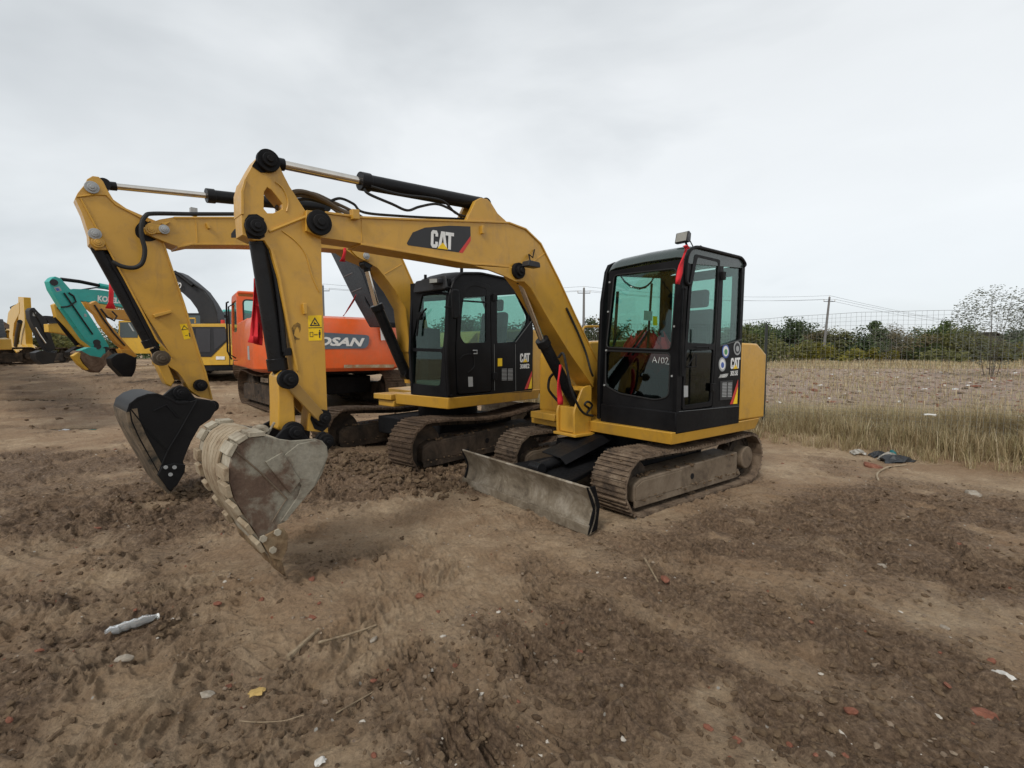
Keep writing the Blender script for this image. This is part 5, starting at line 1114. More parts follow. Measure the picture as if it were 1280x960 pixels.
# raised edge lines of the side plate
mk('side_doubler', MB().slab([p+Vector((0, .010, 0)) for p in m.Ys([(352, 571), (372, 555), (394, 550), (408, 560), (409, 570), (392, 608), (357, 651), (350, 652), (372, 620), (376, 607)], yb0)], (), (0, -.012, 0)), 'bucket_patch', bk, m, .003)
mk('lifting_plate', MB().slab([p+Vector((0, .016, 0)) for p in m.Ys([(331, 577), (352, 565), (375, 600), (362, 617)], yb0)], (), (0, -.018, 0)), 'bucket_side', bk, m, .003)
mk('weld_seam', MB().path([p+Vector((0, .003, 0)) for p in m.Ys([(292, 562), (325, 590), (358, 623)], yb0)], .005, 6, 0).path([p+Vector((0, .004, 0)) for p in m.Ys([(358, 623), (340, 652)], yb0)], .003, 6, 0), 'trackframe', bk, m)
cw_ = m.Ys([(346, 660), (331, 668), (326, 676), (338, 697), (351, 700), (358, 686), (359, 668), (353, 659)], yb0)
mk('side_cutter', MB().slab([p+Vector((0, .02, 0)) for p in cw_], (), (0, -.018, 0)), 'tooth', bk, m, .004)
for (a_, b_) in ((346.5, 665), (328.5, 673), (340.5, 687)): c = m.Y(a_, b_, yb0+.02); mk('cutter_bolt', MB().tube(c, c+Vector((0, .016, 0)), .021, 6), 'bucket_clay', bk, m)
lip = m.Ys([(320, 664), (338, 697), (350, 699), (341, 680), (331, 662)], yb0); mk('cutting_lip', MB().slab([Vector((p.x, yb0-.002, p.z)) for p in lip], (), (0, -(2*BW-.004), 0)), 'tooth', bk, m, .006)
for k in range(5):
    y = yb0-.004-k*(2*BW-.09)/4
    tp = m.Ys([(329, 676), (339, 698), (344, 712), (359, 723), (355, 707), (351, 693), (343, 678)], yb0); mk('tooth', MB().slab([Vector((p.x, y, p.z)) for p in tp], (), (0, -.085, 0)), 'tooth', bk, m, .012)
hk = m.Y(323, 541, YB+.12)
mk('lifting_hook', MB().path([m.Y(336, 546, YB+.12), m.Y(331, 548, YB+.12), m.Y(321, 546, YB+.12), m.Y(317, 540, YB+.12), m.Y(321, 535.5, YB+.12), m.Y(329, 535, YB+.12), m.Y(333, 539, YB+.12)], .022, 10, 5).path([m.Y(333, 545, YB+.12), m.Y(343, 528, YB+.1)], .008, 6, 0), 'bucket_clay', bk, m)
for o_ in (.17, -.19):
    er = m.Ys([(342, 549), (352, 537), (364, 531), (376, 535), (384, 547), (392, 549), (398, 541), (405, 539), (412, 547), (411, 560), (404, 570), (370, 556), (350, 555)], YB+.17); mk('bucket_ear', MB().slab([Vector((p.x, YB+o_+.02, p.z)) for p in er], (), (0, -.03, 0)), 'black_matt', bk, m, .005)
pin('pin_boss', m, 405.5, 551, YB+.19, .05, bk, out=.04)

def ribbon(name, m, pts, Y, w, label, mat='cloth_red', knot=True, thick=.006, grp=None):
    P = [m.Y(a, b, Y) for a, b in pts]; mb = MB(); v = []; n = len(P)
    for i, p in enumerate(P):
        ww = w*(.55+.65*(i/(n-1)))*(1+.15*math.sin(i*2.3)); tw = .5*math.sin(i*1.1)
        u = Vector((math.cos(tw), math.sin(tw), 0))*ww/2
        v += [p-u, p+u*.1+Vector((0, .012*math.sin(i*1.7), 0)), p+u]
    mb.add(v, [(i*3+k, i*3+k+1, (i+1)*3+k+1, (i+1)*3+k) for i in range(n-1) for k in range(2)])
    o = mk(name, mb, mat, None, m); s = o.modifiers.new('s', 'SOLIDIFY'); s.thickness = thick
    return tag(o, label, 'ribbon', grp or 'red good-luck ribbons tied on the machines')
ribbon('red_ribbon', m0, [(857, 307), (858, 312), (855, 322), (852, 332), (850, 341), (848.5, 348), (847.5, 355)], YS+.05, .055, 'red cloth ribbon hanging from the lamp at the near cab roof corner', thick=.012)
ribbon('red_ribbon', m0, [(854, 308), (858, 306.5), (862, 309)], YS+.06, .05, 'bunched red knot of cloth under the roof lamp of the near cab', thick=.02)
ribbon('red_ribbon', m, [(700, 456), (699, 463), (697.5, 475), (698.5, 488), (700, 500), (700, 506)], YB+.12, .055, 'red cloth strip tied round the boom cylinder of the near excavator', thick=.012)
# red rosette cloth behind the windscreen
m1 = m; m = m0
def bow(px, py, s):
    c = m.on(px, py, fp0-Vector((.16, 0, 0)), fn); mb = MB(); v = []; n = 13
    for i in range(n):
        t = i/(n-1); a_ = t*2-1
        for j in range(5):
            r_ = j/4; v.append(c+Vector((.03*math.sin(i*2.1+j), -a_*s*(.10+.14*r_), -r_*s*.30*(1-.25*a_*a_)+.03*s*math.sin(i*1.9))))
    mb.add(v, [(i*5+k, i*5+k+1, (i+1)*5+k+1, (i+1)*5+k) for i in range(n-1) for k in range(4)])
    return mb
mb = bow(798, 419, 1.2); mb2 = bow(820, 419, 1.25); mb.add(mb2.v, mb2.f); mb3 = bow(809, 414, .8); mb.add(mb3.v, mb3.f)
o = mk('red_rosette', mb, 'cloth_red', None, m); s_ = o.modifiers.new('s', 'SOLIDIFY'); s_.thickness = .006; tag(o, 'big red cloth rosette behind the windscreen of the near cab', 'ribbon')
gl_ = MB(); gp = [m.on(a_, b_, fp0-Vector((.10, 0, 0)), fn) for a_, b_ in ((776, 344), (781, 351), (789, 357), (799, 359.5), (807, 357.5), (814, 351.5), (819, 342))]
gl_.path(gp, .004, 5, 5)
for i in range(len(gp)-1):
    for k in range(5): q_ = gp[i].lerp(gp[i+1], k/5); gl_.obox(q_-Vector((0, 0, .012)), (.003, 0, 0), (0, .006, 0), (0, 0, .010))
tag(mk('bead_garland', gl_, 'black_matt', None, m), 'dark beaded garland hanging across the top of the near windscreen', 'garland')
# ---------------------------------------------------------------- middle excavator
ma = Fr(-1.01, 7.59, 230, 0)
e2 = root('midi_excavator', ma, 'yellow excavator in the middle with black cab, mud-caked tracks and black bucket', 'excavator', 'excavators parked on the mud yard')
A1 = ma.i @ gnd(560, 512, .77); YS2, XF2 = A1.y, A1.x
XR2 = ma.Y(686, 496, YS2).x
for s in (1, -1): crawler(ma, e2, s*(1.16-.225), .45, 3.05, .66, 40, 'shoe_mud', 'trackframe_dark', .07, X0=.12)
mk('undercarriage_frame', MB().box((-.7, -.72, .26), (.8, .72, .52)).tube((0, 0, .5), (0, 0, .78), .46, 32), 'black_matt', e2, ma, .02)
mk('dozer_blade', MB().slab([(-1.95, 1.1, .12), (-1.88, 1.1, .12), (-1.93, 1.1, .55), (-1.99, 1.1, .55)], (), (0, -2.2, 0)), 'blade', e2, ma, .006)
def S2(pts, e=0): return ma.Ys(pts, YS2+e)
zd = .77; zt2 = ma.Y(560, 497.5, YS2).z
dk = [(XF2-.02, YS2-.02, zd), (XF2, YS2-1.10, zd), (XF2-.45, YS2-1.14, zd), (XF2-.55, -YS2+.2, zd), (XR2+.35, -YS2+.05, zd), (XR2, -YS2*.5, zd), (XR2-.12, 0, zd), (XR2, YS2*.5, zd), (XR2+.25, YS2-.02, zd)]
mb = MB(); lo_ = [Vector(p) for p in rounded(dk, .04, 2)]; hi_ = [Vector((p.x+(.02 if p.x > 0 else -.03), p.y*1.02, zt2)) for p in lo_]; n_ = len(lo_)
mb.add(lo_+hi_, [(i, (i+1) % n_, n_+(i+1) % n_, n_+i) for i in range(n_)]+[tuple(range(n_)), tuple(range(2*n_-1, n_-1, -1))])
mk('upper_deck', mb, 'cat', e2, ma, .008)
# engine cover / counterweight on the left rear
ew = S2([(664.5, 411), (679, 414), (686, 420), (689.5, 430), (689.5, 494), (665, 490)]); mb = MB(); rows = []
for k in range(13):
    t = -1+2*k/12; bul = (1-t*t)*.32; rows.append([Vector((p.x-(bul if i in (1, 2, 3, 4) else 0), YS2*t*.99, p.z)) for i, p in enumerate(ew)])
for rw in rows: mb.v += rw
for k in range(12):
    for i in range(6): mb.f.append((k*6+i, k*6+(i+1) % 6, (k+1)*6+(i+1) % 6, (k+1)*6+i))
mb.f += [tuple(range(6)), tuple(12*6+5-i for i in range(6))]
mk('counterweight', mb, 'cat', e2, ma, .04)
mk('engine_hood', MB().slab(rounded([(ew[0].x, -YS2+.05, zt2), (XF2-1.35, -YS2+.05, zt2), (XF2-1.35, -YS2+.05, 1.35), (XF2-1.45, -YS2+.05, 1.6), (ew[0].x, -YS2+.05, ew[0].z)], .06), (), (0, 1.0, 0)), 'cat', e2, ma, .02)
mk('front_step', MB().box((XF2-.3, YS2-1.55, .82), (XF2+.05, YS2-1.13, .90)).box((XF2-.3, YS2-1.50, .72), (XF2+.0, YS2-1.13, .81)), 'cat', e2, ma, .01)
# cab
sd = S2([(560.6, 497), (557.5, 439), (560.5, 370), (567, 349), (576, 341.5), (600, 341.5), (645, 351), (655, 364), (665, 398), (666.5, 412), (665.5, 489.5)])
dh = S2([(571, 494), (569, 439), (571.5, 367), (580, 352.5), (590, 349), (613, 355), (615, 490)])
rw_ = S2([(621.5, 354), (642, 357.5), (660.5, 396), (659, 406), (645, 427), (621.5, 429)])
cab2 = mk('cab', MB().slab(rounded(sd, .03), [rounded(dh, .05), rounded(rw_, .04)], (0, -.05, 0)), 'black', e2, ma, .010)
mk('side_window', MB().slab(rounded(shiftY(rw_, -.02), .04), (), (0, -.004, 0)), 'glass', cab2, ma, smooth=False)
di = shiftY(S2([(572, 493), (570.2, 439), (572.6, 368), (580.6, 353.6), (590, 350.2), (612, 356), (614, 489)]), .008)
dw = shiftY(S2([(575, 420), (577.5, 385), (580.5, 366), (587, 358.5), (594, 357.5), (607.5, 361), (607.5, 428), (580, 429)]), .008)
door2 = mk('cab_door', MB().slab(rounded(di, .05), [rounded(dw, .04)], (0, -.035, 0)), 'black', e2, ma, .010)
mk('window_pane', MB().slab(rounded(shiftY(dw, -.015), .04), (), (0, -.004, 0)), 'glass', door2, ma, smooth=False)
mk('window_bar', MB().path(shiftY(S2([(578, 376), (607.5, 378)]), .004), .012, 6, 0), 'black', door2, ma)
mk('door_label', MB().slab(shiftY(S2([(584.5, 471), (590, 471), (590.5, 483), (585, 483.5)]), .012), (), (0, -.002, 0)), 'grey_decal', door2, ma, smooth=False)
mk('door_handle', MB().path(shiftY(S2([(590, 438), (595, 438), (595, 442), (591, 442)]), .02), .008, 6, 0), 'grey_decal', door2, ma)
mk('door_grab_bar', MB().path(shiftY(S2([(574, 449), (579, 444), (590, 444), (592, 458), (584, 466)]), .01), .008, 6, 4), 'black_matt', door2, ma)
for p_ in ((617.5, 372), (617.5, 470)): c = ma.Y(p_[0], p_[1], YS2); mk('hinge', MB().box((c.x-.03, c.y, c.z-.05), (c.x+.03, c.y+.04, c.z+.05)), 'black_matt', door2, ma, .005)
fp2 = sd[0]; fn2 = (sd[2]-sd[0]).cross(Vector((0, 1, 0)))
def F2(pts, off=0): return [ma.on(a_, b_, fp2+Vector((off, 0, 0)), fn2) for a_, b_ in pts]
def FN2(y, z): t = (z-sd[0].z)/(sd[2].z-sd[0].z); return Vector((sd[0].x+(sd[2].x-sd[0].x)*t, y, z))
YL2 = sum(p.y for p in F2([(509.5, 489), (511, 436), (519.5, 372)]))/3
u2 = F2([(527.5, 368), (560, 362.5), (553.5, 436), (513.5, 434.8)]); l2 = F2([(513.5, 439), (552.8, 440), (550, 481), (545, 483), (513, 479), (510.8, 470)])
mk('cab_front_frame', MB().slab([FN2(YS2-.012, sd[0].z), FN2(YS2-.012, sd[3].z), FN2(YL2, sd[3].z), FN2(YL2, sd[0].z)], [rounded(u2, .04), rounded(l2, .05)], (-.05, 0, 0)), 'black', cab2, ma, .01)
mk('upper_windscreen', MB().slab(rounded([p+Vector((-.015, 0, 0)) for p in u2], .04), (), (-.004, 0, 0)), 'glass', cab2, ma, smooth=False)
mk('lower_windscreen', MB().slab(rounded([p+Vector((-.015, 0, 0)) for p in l2], .05), (), (-.004, 0, 0)), 'glass', cab2, ma, smooth=False)
fr2 = shiftY(sd, -(YS2-YL2)); fw2 = shiftY(S2([(575, 366), (645, 362), (655, 392), (650, 432), (575, 434)]), -(YS2-YL2))
mk('cab_wall', MB().slab(fr2, [rounded(fw2, .05)], (0, .04, 0)), 'black', cab2, ma, .008); mk('side_window', MB().slab(rounded(shiftY(fw2, .02), .05), (), (0, .004, 0)), 'glass', cab2, ma, smooth=False)
xr2 = sd[9].x; mk('cab_wall', MB().slab([(xr2, YS2-.03, sd[10].z), (xr2, YS2-.03, 1.9), (sd[7].x+.0, YS2-.03, sd[7].z), (sd[7].x, YL2+.03, sd[7].z), (xr2, YL2+.03, 1.9), (xr2, YL2+.03, sd[10].z)], (), (.03, 0, 0)) if False else
   MB().slab([(xr2, YS2-.03, sd[10].z), (xr2, YS2-.03, 1.62), (xr2, YL2+.03, 1.62), (xr2, YL2+.03, sd[10].z)], (), (.03, 0, 0)), 'black', cab2, ma, .006)
rg = [(xr2+.02, YS2-.05, 1.63), (sd[7].x+.02, YS2-.05, sd[7].z-.05), (sd[7].x+.02, YL2+.05, sd[7].z-.05), (xr2+.02, YL2+.05, 1.63)]; mk('rear_window', MB().slab(rg, (), (.004, 0, 0)), 'glass', cab2, ma, smooth=False)
rr_ = rounded([sd[2]-Vector((.05, 0, .0)), sd[2], sd[3], sd[4], sd[5], sd[6], sd[7], sd[7]+Vector((.05, 0, -.02))], [0, 0, .08, .12, .1, .1, 0, 0], 5); K = len(rr_)
mb = MB(); cols_ = [(YS2+.004, -.03), (YS2-.05, .01), (YS2-.15, .03), ((YS2+YL2)/2, .04), (YL2+.15, .03), (YL2+.05, .01), (YL2-.004, -.03)]
for y, dz in cols_: mb.v += [Vector((p.x, y, p.z+dz)) for p in rr_]
for a_ in range(6):
    for b_ in range(K): mb.f.append((a_*K+b_, a_*K+(b_+1) % K, (a_+1)*K+(b_+1) % K, (a_+1)*K+b_))
mb.f += [tuple(range(K)), tuple(6*K+K-1-i for i in range(K))]
mk('roof', mb, 'black', cab2, ma, .01)
hb = F2([(520, 367.5), (523, 353), (560, 345), (562, 362)]); mk('sun_visor', MB().slab(rounded([p+Vector((.02, 0, 0)) for p in hb], .03), (), (.03, 0, .01)), 'dark', cab2, ma, .01)
mk('side_trim', MB().path([p+Vector((0, .012, 0)) for p in rounded(sd[0:9], .06, 4)], .016, 6, 0), 'black', cab2, ma)
mk('roof_antenna', MB().tube(F2([(523, 352)])[0]+Vector((-.12, .0, 0)), F2([(523, 344)])[0]+Vector((-.12, 0, .02)), .02, 10).tube(ma.Y(577, 341, YS2-.05), ma.Y(577, 335.5, YS2-.05), .022, 10), 'black', cab2, ma)
c = ma.Y(556, 350.5, YS2+.02)+Vector((.05, -.15, 0)); wl2 = mk('work_lamp', MB().slab(rounded([c+Vector((0, .09, -.035)), c+Vector((0, .09, .035)), c+Vector((0, -.09, .05)), c+Vector((0, -.09, -.03))], .02), (), (-.09, 0, 0)), 'dark', e2, ma, .01)
mk('lamp_lens', MB().slab([c+Vector((.004, .07, -.022)), c+Vector((.004, .07, .022)), c+Vector((.004, -.07, .035)), c+Vector((.004, -.07, -.018))], (), (.003, 0, 0)), 'lamp', wl2, ma, smooth=False)
c = ma.Y(570, 380, YS2+.10); mr = mk('wing_mirror', MB().slab(rounded([c+Vector((.10, 0, .17)), c+Vector((-.03, 0, .18)), c+Vector((-.04, 0, -.17)), c+Vector((.08, 0, -.20))], .04), (), (.01, .05, 0)), 'black', e2, ma, .015)
mk('mirror_arm', MB().path([c+Vector((.03, .02, .15)), c+Vector((.10, -.02, .20)), c+Vector((.12, -.08, .18))], .010, 6, 3).path([c+Vector((.03, .02, -.05)), c+Vector((.12, -.08, -.04))], .010, 6, 0), 'black_matt', mr, ma)
cx_ = (sd[0].x+sd[10].x)/2; cy_ = (YS2+YL2)/2; z_ = 1.12
mk('cab_floor', MB().box((sd[10].x+.05, YL2+.05, z_-.06), (sd[0].x-.06, YS2-.06, z_)), 'cabin_grey', cab2, ma)
st2 = mk('operator_seat', MB().slab(rounded([(cx_-.3, cy_+.25, z_+.28), (cx_+.2, cy_+.25, z_+.32), (cx_+.2, cy_+.25, z_+.44), (cx_-.3, cy_+.25, z_+.42)], .05), (), (0, -.5, 0)).slab(rounded([(cx_-.42, cy_+.23, z_+.35), (cx_-.27, cy_+.23, z_+.37), (cx_-.38, cy_+.23, z_+.98), (cx_-.50, cy_+.23, z_+.96)], .06), (), (0, -.46, 0)).box((cx_-.25, cy_-.2, z_), (cx_+.15, cy_+.2, z_+.3)), 'seat', e2, ma, .03)
mk('headrest', MB().slab(rounded([(cx_-.49, cy_+.13, z_+.99), (cx_-.39, cy_+.13, z_+.99), (cx_-.42, cy_+.13, z_+1.17), (cx_-.50, cy_+.13, z_+1.16)], .04), (), (0, -.26, 0)), 'seat', st2, ma, .02)
cn = MB()
for s in (-1, 1):
    cn.box((cx_-.25, cy_+s*.31-.05, z_+.1), (cx_+.25, cy_+s*.31+.05, z_+.42)); cn.tube((cx_+.15, cy_+s*.31, z_+.4), (cx_+.2, cy_+s*.31, z_+.62), .02, 8)
cn.box((sd[0].x-.35, YL2+.06, z_), (sd[0].x-.12, YL2+.22, z_+.7)); mk('control_levers', cn, 'black_matt', e2, ma, .015)
mk('wiper', MB().path([p+Vector((.03, 0, 0)) for p in F2([(523.5, 420), (526, 398), (535, 386)])], .014, 6, 3).obox(F2([(524, 395)])[0]+Vector((-.04, 0, 0)), (.04, 0, 0), (0, .04, 0), (0, 0, .05)), 'black_matt', cab2, ma)
pc = S2([(649.8, 453), (662, 452), (650, 442)]); cat_letters(ma, pc[0], pc[1], pc[2], cab2, lift=.004)
pc = S2([(649.8, 461), (661.5, 460.2), (649.9, 455.2)]); text('308E2', pc[0], pc[1], pc[2], 'white', cab2, ma, bold=.03, lift=.004)
D2 = lambda pts, e=.004: shiftY(S2(pts), e)
mk('red_stripe', MB().slab(D2([(655.5, 486.5), (664.6, 463.5), (664.6, 469.5), (659.5, 486)]), (), (0, -.001, 0)), 'red_decal', cab2, ma, smooth=False); mk('yellow_wedge', MB().slab(D2([(660, 486), (664.6, 470.5), (664.6, 485.6)]), (), (0, -.001, 0)), 'yellow_decal', cab2, ma, smooth=False)
mk('info_label', MB().slab(D2([(622, 448), (627.5, 447.8), (627.5, 457.5), (622, 458)]), (), (0, -.001, 0)), 'yellow_decal', cab2, ma, smooth=False)
vb = MB()
for x0_ in (627, 634.5):
    for k in range(9): yy = 461+k*1.7; vb.slab(D2([(x0_, yy), (x0_+6, yy-.2), (x0_+6, yy+.6), (x0_, yy+.8)], .008), (), (0, -.003, 0))
mk('vent_grille', vb, 'grey_decal', cab2, ma, smooth=False)
for x_ in (617.5, 644): mk('panel_seam', MB().path(D2([(x_, 430), (x_+.5, 488)], .004), .004, 5, 0), 'cabin_grey', cab2, ma)
mk('panel_seam', MB().path(D2([(644, 428), (665, 400)], .004), .004, 5, 0), 'cabin_grey', cab2, ma)
# boom frame
m = ma.sub(XF2+.15, -.12, -4); YB = 0; TH = .15; yN, yF = YB+TH, YB-TH
b2o = [(179.7, 285), (185.4, 279), (200, 274), (217.5, 271), (300, 271), (345, 272), (400, 276), (440, 283), (470, 292), (490, 303), (501, 317), (519, 358), (533, 398), (540, 440), (539, 472), (520, 480), (514, 440), (508, 385), (495, 362), (481.5, 344), (473, 334), (460, 326), (447, 321), (433, 311), (400, 308), (300, 304.5), (240, 304), (222, 307.7), (203.7, 301), (183, 292)]
boom2 = boxbeam('boom', b2o, yN, yF, list(range(3, 14)), [27, 26, 25, 24, 23, 22, 21, 20, 19, 18, 17, 16], 'cat', e2, m=m, t=.02)
def q2(pts, e=0): return m.Ys(pts, yN+e)
mk('weld_seam', MB().path([p+Vector((0, -.011, 0)) for p in q2([(481, 343), (503, 330)])], .006, 6, 0).path([p+Vector((0, -.011, 0)) for p in q2([(245, 271), (247, 303)])], .006, 6, 0), 'cat', boom2, m)
pl = mk('pin_plate', MB().slab([p+Vector((0, .02, 0)) for p in rounded(q2([(180, 284.5), (186, 279.5), (208, 283.5), (209, 289), (203, 292), (186, 291.5)]), .02)], (), (0, -.03, 0)), 'cat', boom2, m, .004)
pin('pin_boss', m, 205, 287, yN+.012, .045, boom2, 'grey_decal', .02); pin('pin_boss', m, 188.5, 286.5, yN+.012, .05, boom2, 'cat', .012)
mk('weld_lug', MB().slab([p+Vector((0, .025, 0)) for p in q2([(257, 279), (260, 279), (263, 286), (259.5, 286)])], (), (0, -.035, 0)).slab([p+Vector((0, .025, 0)) for p in q2([(201, 279.5), (213, 277.5), (206, 282)])], (), (0, -.035, 0)), 'cat', boom2, m, .003)
pl2 = mk('pin_plate', MB().slab([p+Vector((0, .02, 0)) for p in rounded(q2([(437, 312), (447, 309), (458, 312), (464, 320), (462, 327), (452, 325), (444, 320)]), .03)], (), (0, -.03, 0)), 'cat', boom2, m, .004)
pin('pin_boss', m, 457.5, 320, yN+.015, .045, boom2, 'grey_decal', .02)
mk('boom_decal', MB().slab(q2([(289, 292), (293, 286.5), (302, 283), (380, 283), (380, 298), (289, 297)], -.0105), (), (0, -.001, 0)), 'black_decal', boom2, m, smooth=False)
cb = MB()
cyl('boom_cylinder', m, m.Y(457, 330, yN-.08), m.Y(470.5, 382, yN-.08), m.Y(506, 464, yN-.08), .075, .036, e2)
cyl('boom_cylinder', m, m.Y(457, 330, yF+.02), m.Y(470.5, 382, yF+.02), m.Y(506, 464, yF+.02), .075, .036, e2)
# stick
s2o = [(94, 247.5), (97, 241), (106, 230), (109, 223.5), (116, 219.5), (123.5, 220.5), (129, 226), (134, 236), (142, 249), (158, 260), (178.5, 269), (196, 276), (206, 306), (215, 333), (231, 380), (250.6, 444.6), (258, 466), (266, 499.5), (252, 497), (243, 491.5), (236.5, 486), (229, 473), (222.5, 465), (206, 457.5), (193, 455), (196, 440), (215, 446), (195, 413), (181, 391), (155.6, 346.7), (142, 322), (136, 312), (120, 312), (112, 304), (111, 291.5), (103, 266.5)]
ySn, ySf = YB+.10, YB-.10
s2o = s2o[:23]+[(213, 459), (206, 452), (216, 447)]+s2o[27:]
st2_ = boxbeam('stick', s2o, ySn, ySf, [11, 12, 13, 14, 15, 16, 17], [0, 35-1-0], 'cat', e2, m=m) if False else boxbeam('stick', s2o, ySn, ySf, [11, 12, 13, 14, 15, 16, 17], None, 'cat', e2, m=m)
def q3(pts, e=0): return m.Ys(pts, ySn+e)
mk('flange_line', MB().path(q3([(96, 246), (119, 243), (133, 243.5), (145, 256), (176, 272), (186, 277)], -.006), .009, 6, 0).path(q3([(101, 248), (128, 298), (155, 347), (181, 396), (196, 425), (216, 447)], -.006), .009, 6, 0), 'cat', st2_, m)
pin('pin_boss', m, 114.6, 234.5, ySn, .055, st2_, 'grey_decal', .02); pin('pin_boss', m, 118.5, 292.5, ySn, .05, st2_, 'grey_decal', .02); pin('pin_boss', m, 122.5, 303, ySn, .05, st2_, 'cat', .015)
mk('greased_pin_area', MB().slab(rounded(q3([(168, 285), (176, 276), (190, 276), (200, 298), (185, 303), (170, 296)], -.009), .05), (), (0, -.001, 0)), 'black_matt', st2_, m, smooth=False)
pin('pin_boss', m, 249.5, 481.5, ySn-.008, .062, st2_, 'black_matt', .06)
mk('weld_lug', MB().slab(q3([(191.5, 393), (214, 387.5), (215, 391), (194, 397)], .03), (), (0, -.045, 0)), 'cat', st2_, m, .004)
wl = mk('warning_label', MB().slab(q3([(224.5, 405.5), (233.5, 404.5), (238, 423), (230.5, 424.5)], -.0105), (), (0, -.001, 0)), 'yellow_decal', st2_, m, smooth=False)
pg = MB(); pg.slab(q3([(226.5, 412.8), (230, 406.5), (235.5, 411.6)], -.009), [q3([(228, 411.8), (230.3, 407.8), (234, 411.2)], -.009)], (0, -.001, 0)); pg.slab(q3([(231.5, 419.2), (235, 418.6), (235, 419.2), (231.5, 419.9)], -.009), (), (0, -.001, 0)).slab(q3([(235.6, 416), (237, 416), (238, 421), (236.8, 421)], -.009), (), (0, -.001, 0))
mk('pictogram', pg, 'black_decal', st2_, m, smooth=False)
sc2 = cyl('stick_cylinder', m, m.Y(129, 231.5, YB), m.Y(259, 244.5, YB), m.Y(400, 259, YB), .065, .030, e2)
bc2 = cyl('bucket_cylinder', m, m.Y(199, 446, YB), m.Y(190, 432, YB), m.Y(124, 312, YB), .060, .030, e2)
mk('cylinder_pipe', MB().path([m.Y(134, 318, YB+.05), m.Y(160, 362, YB+.07), m.Y(184, 410, YB+.08), m.Y(198, 436, YB+.07)], .020, 10, 4), 'cyl', bc2, m)
mk('boom_hose', MB().path([m.Y(140, 327, ySn+.05), m.Y(153, 333, ySn+.06), m.Y(168, 334.5, ySn+.07), m.Y(178, 328, ySn+.08), m.Y(181, 312, ySn+.09), m.Y(177, 295, ySn+.09), m.Y(177, 280, ySn+.09), m.Y(182, 270, ySn+.08), m.Y(192, 267, ySn+.05), m.Y(240, 267.5, ySn+.02), m.Y(300, 267.5, ySn)], .020, 10, 6), 'rubber', boom2, m)
mk('boom_pipe', MB().path([m.Y(192, 268, 0), m.Y(243, 267, 0), m.Y(300, 267.5, 0), m.Y(345, 268, 0)], .012, 8, 0).obox(m.Y(242, 265, 0), (.03, 0, 0), (0, .03, 0), (0, 0, .04)), 'grey_decal', boom2, m)
mk('boom_hose', MB().path([m.Y(355, 262, -.1), m.Y(372, 243, -.1), m.Y(392, 242, -.1), m.Y(415, 252, -.1), m.Y(440, 264, -.1), m.Y(470, 283, -.1)], .022, 8, 6).path([m.Y(360, 268, .0), m.Y(380, 250, .0), m.Y(405, 254, .0), m.Y(430, 270, .0), m.Y(460, 284, 0)], .020, 8, 6), 'hose_dirty', boom2, m)
# linkage and bucket
for o_ in (.11, -.14): mk('idler_link', MB().slab([Vector((p.x, YB+o_+.03, p.z)) for p in q3([(194, 440), (204, 437), (252, 475), (255, 484), (248, 487), (196, 456)])], (), (0, -.03, 0)), 'cat_dusty', e2, m, .006) if o_ < 0 else None
hl2 = mk('bucket_link', MB().slab([Vector((p.x, YB+.09, p.z)) for p in q3([(194, 450), (206, 446), (219, 476), (214, 484), (207, 479)])], (), (0, -.18, 0)), 'cat', e2, m, .01)
pin('pin_boss', m, 200.6, 447.7, YB+.16, .075, hl2, 'hose_dirty', .06)
tr_ = m.Ys([(211, 617)], YB)[0]
BW2 = .40; z0b, z1b = YB+BW2, YB-BW2
k2o = [(271, 511), (268, 502.5), (258, 499.5), (247, 499), (236.7, 502.5), (223, 503.5), (210, 497), (196.7, 492.5), (184, 493), (171.7, 497.5), (162, 505), (159, 515), (161, 527), (167, 541), (175, 557), (186, 576), (198, 597), (206, 611), (212, 617), (222, 606), (231.7, 585), (229, 577), (233, 566), (239, 552), (250, 533), (263, 524)]
P = m.Ys(k2o, z0b); c_in = sum([Vector((p.x, 0, p.z)) for p in P], Vector())/len(P)
bk2 = mk('bucket', MB().slab(P, (), (0, -.025, 0)).slab([Vector((p.x, z1b+.025, p.z)) for p in P], (), (0, -.025, 0)), 'bucket_black', e2, m, .006)
shell = [Vector((p.x, 0, p.z)) for p in P[4:19]]; nn = Vector((-(shell[1]-shell[0]).z, 0, (shell[1]-shell[0]).x)); 
mk('bucket_shell', MB().strip(offs(shell[:9], .006), z1b-.004, z0b+.004, .024, 1 if nn.dot(c_in-shell[0]) > 0 else -1), 'bucket_black', bk2, m, .003)
mk('bucket_belly', MB().strip(offs(shell[7:], .009), z1b-.006, z0b+.006, .026, 1 if nn.dot(c_in-shell[0]) > 0 else -1), 'bucket_edge', bk2, m, .003)
mk('weld_seam', MB().path(m.Ys([(246, 501), (224, 540), (210, 563), (197, 594)], z0b+.004), .008, 6, 0).path(m.Ys([(163, 511), (186, 540), (209, 564)], z0b+.004), .006, 6, 0).path(m.Ys([(192.5, 513.5), (208, 506), (222, 522)], z0b+.006), .008, 6, 0), 'bucket_black', bk2, m)
mk('side_cutter', MB().slab(m.Ys([(203, 583), (218, 579), (232, 581), (231, 590), (222, 606), (212, 614), (197, 594)], z0b+.022), (), (0, -.02, 0)), 'bucket_black', bk2, m, .005)
for p_ in ((207, 584), (218, 584), (213, 593)): c = m.Y(p_[0], p_[1], z0b+.022); mk('cutter_bolt', MB().tube(c, c+Vector((0, .012, 0)), .018, 8), 'grey_decal', bk2, m)
